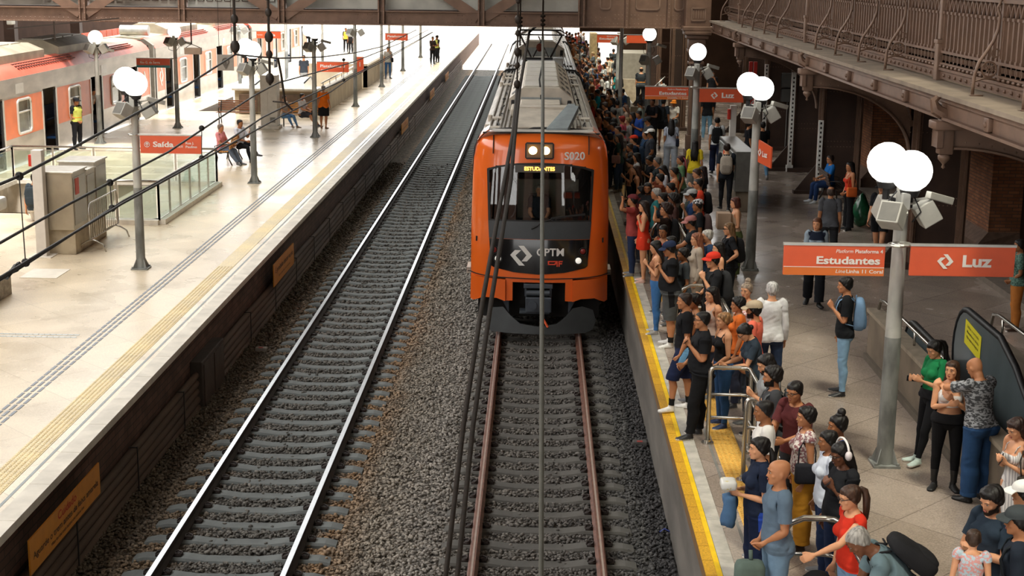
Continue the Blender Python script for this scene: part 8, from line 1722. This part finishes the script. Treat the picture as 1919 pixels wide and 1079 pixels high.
# --- the packed crowd: head position, hair, top, skin, sex, extras
FAR = [
 (1199,187,'short',BK,'tee','6c7672','d','m',dict(cap=('1c1c1c',))), (1197,207,'short',BK,'tee','1f3f86','d','m',{}), (1214,218,'short',BK,'tee','3d4044','c','m',dict(cap=('2c2c2e',))),
 (1157,187,'short',BK,'tee','8f938f','d','m',dict(decal=('NIKE',.12,1.28,'17171b',.2,True), a=165)), (1166,166,'short',BK,'tee','3c5f8c','c','m',dict(bp=('grey','8f9896'))), (1158,167,'afro',DB,'tee','33506e','d','m',{}),
 (1147,183,'longtop',BK,'tee','22242a','d','f',{}), (1141,166,'wavy',BK,'strap','a8703c','c','f',{}), (1119,167,'short',BK,'tee','1c98a6','d','m',{}), (1126,162,'short',DB,'tee','5b4a48','c','m',{}),
 (1137,141,'short',BK,'tee','cfd3d2','f','m',{}), (1155,133,'short',BK,'polo','2f9490','b','m',dict(bp=('black','17171b'), pose='chin')), (1129,145,'short',BK,'tee','b8b0a8','d','f',{}), (1120,147,'short','4a2a20','tee','7a2f30','c','f',{}),
 (1107,146,'buzz','4a4640','tee','7d6a58','c','m',{}), (1098,142,'buzz',BK,'tee','1c1a20','d','m',{}), (1110,160,'bald',BK,'tank','5a4236','d','m',{}), (1108,175,'long','2a1a14','tee','b4b0a4','c','f',{}),
 (1111,187,'longtop',BL,'tee','bf4236','b','f',dict(bp=('dark','2a1c20'))), (1133,191,'short',DB,'tee','1f1b1f','c','m',{}), (1139,209,'longtop',DB,'tee','2b2428','c','f',{}), (1136,219,'bun',BK,'tank','2a2220','c','f',{}),
 (1147,229,'pony',BK,'tee','1f3c8c','c','f',{}), (1149,221,'short',BK,'tee','8d929a','b','m',dict(head=30)), (1166,217,'short','7a2a22','tee','c4566a','c','f',dict(cap=('8a2f2a','beanie'))), (1176,220,'lowbun','8a7450','tee','a9aba8','a','f',{}),
 (1185,210,'long',BK,'tee','232a40','c','f',{}), (1142,248,'bob','1c1412','tee','15151a','c','f',{}), (1160,251,'longtop','2a2220','tee','2f4a44','b','f',dict(sb=('pink','b08a86'))), (1167,244,'bun',BK,'tee','77716c','b','f',{}),
 (1188,253,'short',BK,'tee','22354c','b','m',dict(cap=('d23a22','beanie'), bp=('navy','25364a'))), (1211,244,'short',BK,'hood','24405e','c','m',dict(bp=('charcoal','2c2f30'), pose='phone')), (1220,241,'short',BK,'tee','33373f','d','m',dict(cap=('dcdcd8',))), (1180,268,'short','3a2c24','tee','5a5248','c','f',{}),
 (1085,112,'longtop',DB,'tee','5a3a34','c','f',{}), (1092,110,'short',DB,'tee','3c2628','c','f',{}), (1098,114,'short',BK,'tee','a99a98','b','f',{}), (1102,106,'short',DB,'tee','4a4440','c','m',{}), (1094,101,'short',BK,'tee','a89c88','c','m',dict(cap=('3c4244',))),
 (1109,112,'short',DB,'tee','9aa4ac','b','m',{}), (1113,118,'short',BK,'tee','5a6470','c','m',{}), (1099,125,'short',BK,'tee','24344a','c','m',{}), (1116,128,'buzz',DB,'tee','2f4a7c','d','m',{}), (1131,120,'longtop',BK,'tee','c8c8c4','c','f',dict(pat='floral')),
 (1136,116,'short',BK,'tee','cdb8a4','c','f',{}), (1121,99,'short',BR,'sleeveless','c6ccc8','b','f',{}), (1105,119,'short',BK,'tee','bcbab4','d','m',{}), (1123,112,'short',DB,'tee','7a3a3c','c','f',{}),
 (1067,60,'short',DB,'tee','8a3a30','c','m',{}), (1072,63,'short',BK,'tee','3a3434','c','m',{}), (1079,61,'short','4a4440','tee','c04a34','c','m',{}), (1084,60,'short','5a2a20','tee','8a5a4a','c','f',{}), (1094,61,'short',BL,'tee','c8c4bc','b','f',{}), (1089,57,'short',BL,'tee','d8d6d0','b','f',{}),
 (1067,67,'short',BK,'tee','4a3a38','c','m',{}), (1073,69,'short',BK,'tee','2f2a2c','d','m',{}), (1087,68,'longtop',BK,'tee','2a2c38','c','f',{}), (1068,77,'short',DB,'tee','5a4640','c','m',{}), (1073,76,'short',BK,'tee','5a3a34','c','m',dict(cap=('c4562f','beanie'))), (1078,79,'short','6a6660','tee','b8b0a4','c','m',{}),
 (1073,82,'bald',BK,'tank','9a5a30','c','m',{}), (1083,85,'short',DB,'tee','43464e','c','m',{}), (1087,77,'short',BK,'tee','34403e','d','m',{}), (1093,78,'short',BK,'tee','3f5658','d','m',dict(cap=('6a4a78','beanie'))), (1098,75,'longtop',BK,'tee','1f2026','c','f',{}),
 (1101,81,'buzz',DB,'tee','4a3430','c','m',{}), (1091,89,'short','3a3230','tee','b8b8b4','c','m',{}), (1106,86,'bald',BK,'tee','7a6460','c','m',{}), (1111,85,'short',BK,'tee','6a7672','c','m',dict(cap=('2c2e32',))), (1121,89,'short',DB,'tee','3a3030','c','m',{}),
 (1115,62,'short','5a3a2a','sleeveless','b85a44','c','f',{}), (1096,97,'longtop',DB,'tee','8d8478','c','f',{}), (1111,97,'lowbun',BL,'tee','5c6468','b','f',{}), (1102,104,'short',DB,'tee','7a5a4a','c','f',{}), (1062,58,'short',DB,'tee','a05044','c','f',{}), (1117,74,'longtop',BK,'tee','4a4660','c','f',{}),
 (1061,66,'short',DB,'tee','6a4a40','c','m',{}), (1077,72,'short',DB,'tee','8a8078','c','f',{}), (1081,93,'longtop',DB,'tee','9a8878','c','f',{}), (1125,137,'short',BK,'tee','a8a49c','d','m',{}), (1114,138,'longtop',BK,'tee','7c3a34','b','f',{}),
 (1130,178,'short',BK,'tee','5a5450','d','m',{}), (1122,204,'bun',BR,'tank','a34a3c','c','f',{}), (1158,236,'short',DB,'tee','6b6a66','b','m',{}), (1150,205,'short',BK,'tee','3f4a44','c','m',{}), (1172,196,'longtop',BR,'tee','7c6a60','b','f',{}),
]
CN = {'b':'blue'}
def cname(hx):
    import colorsys
    r, g, b_ = [int(hx[i:i+2], 16)/255 for i in (0,2,4)]; h, s, v = colorsys.rgb_to_hsv(r, g, b_); h *= 360
    if s < .14: return 'black' if v < .2 else 'charcoal' if v < .36 else 'grey' if v < .62 else 'pale grey' if v < .78 else 'white'
    d = 'dark ' if v < .38 else 'pale ' if (v > .7 and s < .3) else ''
    if h < 12 or h > 345: n_ = 'maroon' if v < .5 else 'red' if s > .45 else 'pink'
    elif h < 28: n_ = 'brown' if v < .65 else 'orange'
    elif h < 50: n_ = 'olive' if v < .45 else 'tan' if s < .5 else 'ochre'
    elif h < 70: n_ = 'yellow'
    elif h < 165: n_ = 'green'
    elif h < 195: n_ = 'teal'
    elif h < 225: n_ = 'steel blue' if s < .35 else 'navy' if v < .4 else 'blue'
    elif h < 260: n_ = 'navy' if v < .5 else 'blue'
    else: n_ = 'violet grey' if s < .3 else 'purple' if h < 320 else 'pink'
    return 'charcoal '+n_ if (d == 'dark ' and n_ in ('brown',)) else (n_ if n_ in ('navy', 'maroon') else d+n_)
HN = {'short': 'short hair', 'buzz': 'cropped hair', 'bald': 'a bald head', 'longtop': 'long hair', 'long': 'long straight hair', 'wavy': 'wavy hair', 'afro': 'curly rounded hair', 'bun': 'a hair bun', 'lowbun': 'tied-up hair', 'pony': 'a ponytail', 'bob': 'bobbed hair'}
HC = {BK: 'black', DB: 'dark', BR: 'brown', BL: 'blonde', GY: 'grey', WH: 'white'}
TN = {'tee': 'T-shirt', 'polo': 'polo shirt', 'tank': 'vest top', 'strap': 'strappy top', 'sleeveless': 'sleeveless top', 'hood': 'hooded top'}
def zone(y, x):
    z_ = 'by the train nose' if y < 36 else 'by the rooftop cooler' if y < 47 else 'by the carriage joint' if y < 54 else 'by the pantograph' if y < 61 else 'before the footbridge' if y < 72 else 'beneath the footbridge'
    return z_+(', edge side' if x < 2.9 else ', mid crowd' if x < 4 else ', rear side')
used = {}; recs = []
for (x, y, hs, hcol, tk, tc_, sk, sx, op) in FAR:
    H_ = (1.74 if sx == 'm' else 1.64)+rng.uniform(-.05, .05); q = at_z(x, y, PH+H_)
    hn = HN[hs]; 
    if hs not in ('bald',): hn = (HC.get(hcol, 'reddish' if hcol.startswith(('5a2','4a2','7a2')) else 'greying' if hcol in ('4a4640','4a4440','6a6660','3a3230') else 'brown')+' '+hn) if not hn.startswith('a ') else 'a '+HC.get(hcol, 'dark')+' '+hn[2:]
    if 'cap' in op: hn = 'a '+cname(op['cap'][0])+(' beanie' if 'beanie' in op['cap'] else ' cap')
    recs.append([x, y, H_, hs, hcol, tk, tc_, sk, sx, op, q, '%s %s' % (cname(tc_), TN[tk]), hn])
for i, r in enumerate(recs):
    x, y, H_, hs, hcol, tk, tc_, sk, sx, op, q, what, hn = r
    who = 'man' if sx == 'm' else 'woman'
    lab = '%s with %s in %s' % (who, hn, what)
    same = [k for k, s_ in enumerate(recs) if k != i and s_[11] == what and s_[12] == hn and s_[8] == sx]
    if decal_ := op.get('decal'): lab = 'man in grey T-shirt with NIKE printed in black on the back'
    else:
        lab += ' '+zone(q.y, q.x) 
    if lab in used or same:
        for nb in sorted([s_ for k, s_ in enumerate(recs) if k != i], key=lambda s_: (s_[10]-q).length):
            lab = '%s in %s %s the %s with %s' % (who, what, 'behind' if nb[10].y < q.y else 'before', 'man' if nb[8] == 'm' else 'woman', nb[12])
            if lab not in used: break
    used[lab] = 1
    ps = op.get('pose') or ['relax','phone','down','relax','clasp','strap','phone1'][i % 7]
    its = []
    if 'bp' in op: its.append(('backpack', '%s backpack on the %s in %s' % (op['bp'][0], who, what), op['bp'][1]))
    if 'sb' in op: its.append(('shoulder', '%s flowered shoulder bag on the woman in %s' % (op['sb'][0], what), op['sb'][1]))
    bt = [('jeans','2a303c'),('jeans','1d1f24'),('slim','33456a'),('jeans','4a4a4c'),('wide','23252c'),('shorts','3a3c40'),('jeans','3d5578')][int(rng.randint(7))]
    topt = (tk, tc_) if 'pat' not in op else (tk, tc_, 'floral', '5a6a6a')
    md = dict(yaw=float(rng.uniform(-25, 25)), head=op.get('head', float(rng.uniform(2, 16)))); 
    person(x, y, H_, op.get('a', E_+float(rng.uniform(-22, 28))), sk, (hs, hcol), topt, bt, 'a0a09c' if i % 3 else '222222', ps, sx, 1.04+float(rng.uniform(0, .2)), lab, cap=op.get('cap'), items=its, mods=md, decal=op.get('decal'))
# --- sunlit platform
Pn(105,193,1.74,60,'d',('short',BK),('polo','1b1b1e'),('jeans','17181c'),'1a1a1c','clasp','m',1.1,'guard in yellow vest and black cap at the train door', cap=('18181a',), extra=dict(vest='b4b858'), at=(-15.55,49.3))
Pn(90,180,1.74,40,'e',('short',BK),('tee','2b3550'),('jeans','1d2230'),'222222','relax','m',1.0,'person in dark blue standing inside the train door behind the guard', at=(-16.6,48.4))
Pn(175,162,1.74,75,'c',('short',BK),('polo','c9c0b8'),('jeans','7a756e'),'333333','strap','m',1.0,'man leaning out of the second open train door', at=(-16.45,53.7), mods=dict(lean=18))
Pn(362,107,1.72,70,'c',('short',BK),('tee','3a3c40'),('jeans','2a2c34'),'333333','relax','m',1.0,'person standing in the open door behind the pictogram sign', at=(-16.4,69.3))
Pn(335,233,1.72,70,'c',('short','6a5a50'),('tee','d98a8c'),('jeans','5a6472'),'555555','sito','m',1.0,'seated man in pink shirt behind the Saída sign', glasses='clear', at=(-10.0,46.1))
Pn(371,235,1.76,60,'d',('short',BK),('tee','c9ccd6'),('slim','17181c'),'1a1a1c','sitx','m',1.05,'seated man in white T-shirt with crossed legs in black jeans', at=(-9.55,46.9))
Pn(64,325,1.74,172,'c',('short',BK),('tee','3a444c'),('jeans','c9c4bc'),'888888','walk','m',1.0,'man with dark rolled backpack walking down the exit stair', items=(('backpack','dark grey rolled backpack on the man at the exit stair','2f373c'),), z0=PH-.6) 
Pn(540,162,1.74,68,'b',('short',BK),('tee','d8d8d8'),('bermuda','3a3c42'),'3a3c42','sito','m',1.05,'seated man in white T-shirt reading a phone on the wooden bench', items=(('phone','phone of the seated man in white T-shirt'),), at=(-9.25,57.6))
Pn(530,205,1.66,48,'b',('short',DB),('tee','b8a898'),('slim','5d86b0'),'8a7058','sito','f',1.0,'person in light blue jeans with stretched legs hidden by the service column', at=(-9.9,57.3))
Pn(606,160,1.66,172,'c',('short','8a8884'),('tee','e8741c'),('skirt','1d1d20'),'8a6a58','walk','f',1.2,'woman in orange tunic and black skirt walking away', extra=dict(hem=.70), mods=dict(Ll=((.03,-.12,-1),(0,.05,-1)), Rl=((-.03,.08,-1),(0,.14,-1))))
Pn(569,103,1.78,0,'c',('short',BK),('tee','34383e'),('jeans','8d8c88'),'555555','relax','m',1.2,'man in dark grey T-shirt standing beyond the concrete stair wall')
Pn(727,87,1.78,20,'c',('short','4a4440'),('tee','a09c92'),('slim','33567e'),'2a2a2c','strap','m',1.0,'man in grey T-shirt and jeans touching his face, holding a dark bag', items=(('shoulder','dark bag in the hand of the man in grey T-shirt','1d1f24'),))
Pn(811,68,1.78,40,'d',('short',BK),('long','3a2c26'),('jeans','17181c'),'161616','cross','m',1.0,'guard in dark jacket talking with the vested guard', )
Pn(819,66,1.76,-50,'d',('short',BK),('polo','1b1b1e'),('jeans','17181c'),'161616','cross','m',1.05,'guard in yellow and orange vest with crossed arms near the platform edge', cap=('141416',), extra=dict(vest='b4b858'))
Pn(648,52,1.76,10,'d',('short',BK),('polo','2a2620'),('jeans','17181c'),'161616','relax','m',1.0,'guard in yellow vest half hidden by the footbridge', extra=dict(vest='d8c44c'))
Pn(657,54,1.74,-20,'d',('short',BK),('tee','201e20'),('jeans','17181c'),'161616','relax','m',1.0,'dark-dressed guard half hidden by the footbridge')
# people on the platform behind the standing train
for i, (x, y_, c_) in enumerate(((-28.6,66,'6b6478'),(-29.2,68.5,'2a3a5a'),(-28.2,74,'3f6ea0'),(-28.8,76,'2c3448'),(-28.4,71,'4a3634'),(-29,79.5,'55606a'))):
    nm = ['violet grey','dark navy','bright blue','slate','brown','steel grey'][i]
    person(0,0,1.72,80,'d',('short',BK),('tee',c_),('jeans','2a2c34'),'222222','relax','m',1.0,'person in %s top on the platform behind the standing train' % nm, at=(x, y_), lod=.03)
# driver
Pn(1005,362,1.74,0,'b',('short','8a8680'),('polo','2c3036'),('jeans','20222a'),'222222','sit','m',1.1,'grey-haired train driver seated behind the windscreen', at=(.06,30.95), z0=1.62, lod=.0115, mods=dict(head=4))
# things in hands or on the floor
e = empty('rubbish_sack', tuple(at_z(1612, 425, PH)), 'translucent green plastic sack beside the woman in the strapless red top', 'sack'); p = Vector(e.location)
bm = bmesh.new(); bmesh.ops.create_icosphere(bm, subdivisions=3, radius=1); V = np.array([v.co for v in bm.verts]); F = [[v.index for v in f.verts] for f in bm.faces]; bm.free()
V = V*(.26,.24,.42); V[:,2] += .40; V[:,:2] *= (1-.62*np.clip((V[:,2]-.3)/.55, 0, 1))[:, None]; V += (noise3(V, 22)*.02)[:, None]; V[:,2] -= V[:,2].min(); mesh_obj('sack_body', V+np.array(p), F, mat('green_plastic', '1f5a3c', .25, var=.25, scale=10, coat=.3), e, True)
# headphones and packet
hp = [o for o in C.objects if o.get('label', '').startswith('woman in black printed')][0]
eb = [o for o in C.objects if o.parent == hp and o.name.startswith('hair')][0]
HV = np.array([v.co for v in eb.data.vertices])+np.array(hp.location); c = HV.mean(0); top_ = HV[:,2].max(); az = math.radians(-72); side = np.array([math.cos(az), math.sin(az), 0])
e = empty('headphones', tuple(c), 'white over-ear headphones on the woman in the black printed T-shirt', 'headphones'); t = MB(); c2 = c+np.array([0,0,-.02]); t.tube([tuple(c2+side*.125*math.cos(a)+np.array([0,0,.135])*math.sin(a)) for a in np.linspace(.1, PI-.1, 15)], .012, 6); t.build('headband', mat('hp_white', 'e4dfdc', .4, var=0), e, True)
for s in (-1, 1): t = MB(); t.sph(tuple(c2+side*.122*s+np.array([0,0,-.01])), .045, 12, 8, (.8,.8,1.1)); t.build('earcup', mat('hp_cup', 'd8cfd0', .4, var=0), e, True)
def hand_pos(label, side=1): return [v for k, v in HND.items() if k[0].startswith(label) and k[1] == side][0]
h = hand_pos('woman in navy polo', 1); t = MB(); t.bbox(tuple(h+np.array([-.12,-.09,.02])), tuple(h+np.array([.04,.09,.12])), .03); o = tag(t.build('food_packet', mat('packet_white', 'd9d9d4', .4, var=.2, scale=20, col2='c8b44a', lo=.6, hi=.7), smooth=True), 'white and yellow packet held by the woman in navy polo', 'packet')
t = MB(); V0_ = []; 
for i in range(7):
    for k in range(10): th = 2*PI*k/10; V0_.append((h[0]-.02+(.07+.02*math.sin(th*3+i))*math.cos(th), h[1]+(.07)*math.sin(th), h[2]-.04-i*.055+.01*math.sin(th*2)))
t.add(V0_, [(i*10+k, (i+1)*10+k, (i+1)*10+(k+1)%10, i*10+(k+1)%10) for i in range(6) for k in range(10)]+[tuple(range(10)), tuple(range(60,70))[::-1]]); tag(t.build('denim_jacket', cloth_mat('4f6f92'), smooth=True), 'light blue denim jacket folded under the white packet', 'jacket')
h = hand_pos('woman with chestnut bob', 1)+np.array([0,0,-.05]); t = MB(); t.bbox((h[0]-.12, h[1]-.16, h[2]-.05), (h[0]+.16, h[1]+.12, h[2]+.28), .008, None); tag(t.build('document_folder', mat('folder_tan', 'a58c74', .7, var=.06)), 'large tan folder held by the woman with chestnut bob', 'folder')
h = hand_pos('bald man in slate blue', 1); t = MB(); t.bbox((h[0]-.2, h[1]-.22, h[2]-.48), (h[0]+.08, h[1]-.02, h[2]-.1), .06); t.tube([(h[0]-.05,h[1]-.06,h[2]-.02),(h[0]-.05,h[1]-.1,h[2]-.1)], .02, 6); tag(t.build('holdall', cloth_mat('5b6a62'), smooth=True), 'grey-green bag hanging from the hands of the bald man in slate blue', 'bag')
h = hand_pos('woman in sleeveless red', -1); t = MB(); t.sph((h[0]-.15, h[1]-.1, h[2]-.25), .24, 12, 8, (.9,.7,1.3)); tag(t.build('holdall', cloth_mat('151517'), smooth=True), 'black holdall hanging below the round barrier beside the woman in red', 'bag')
kids_index()
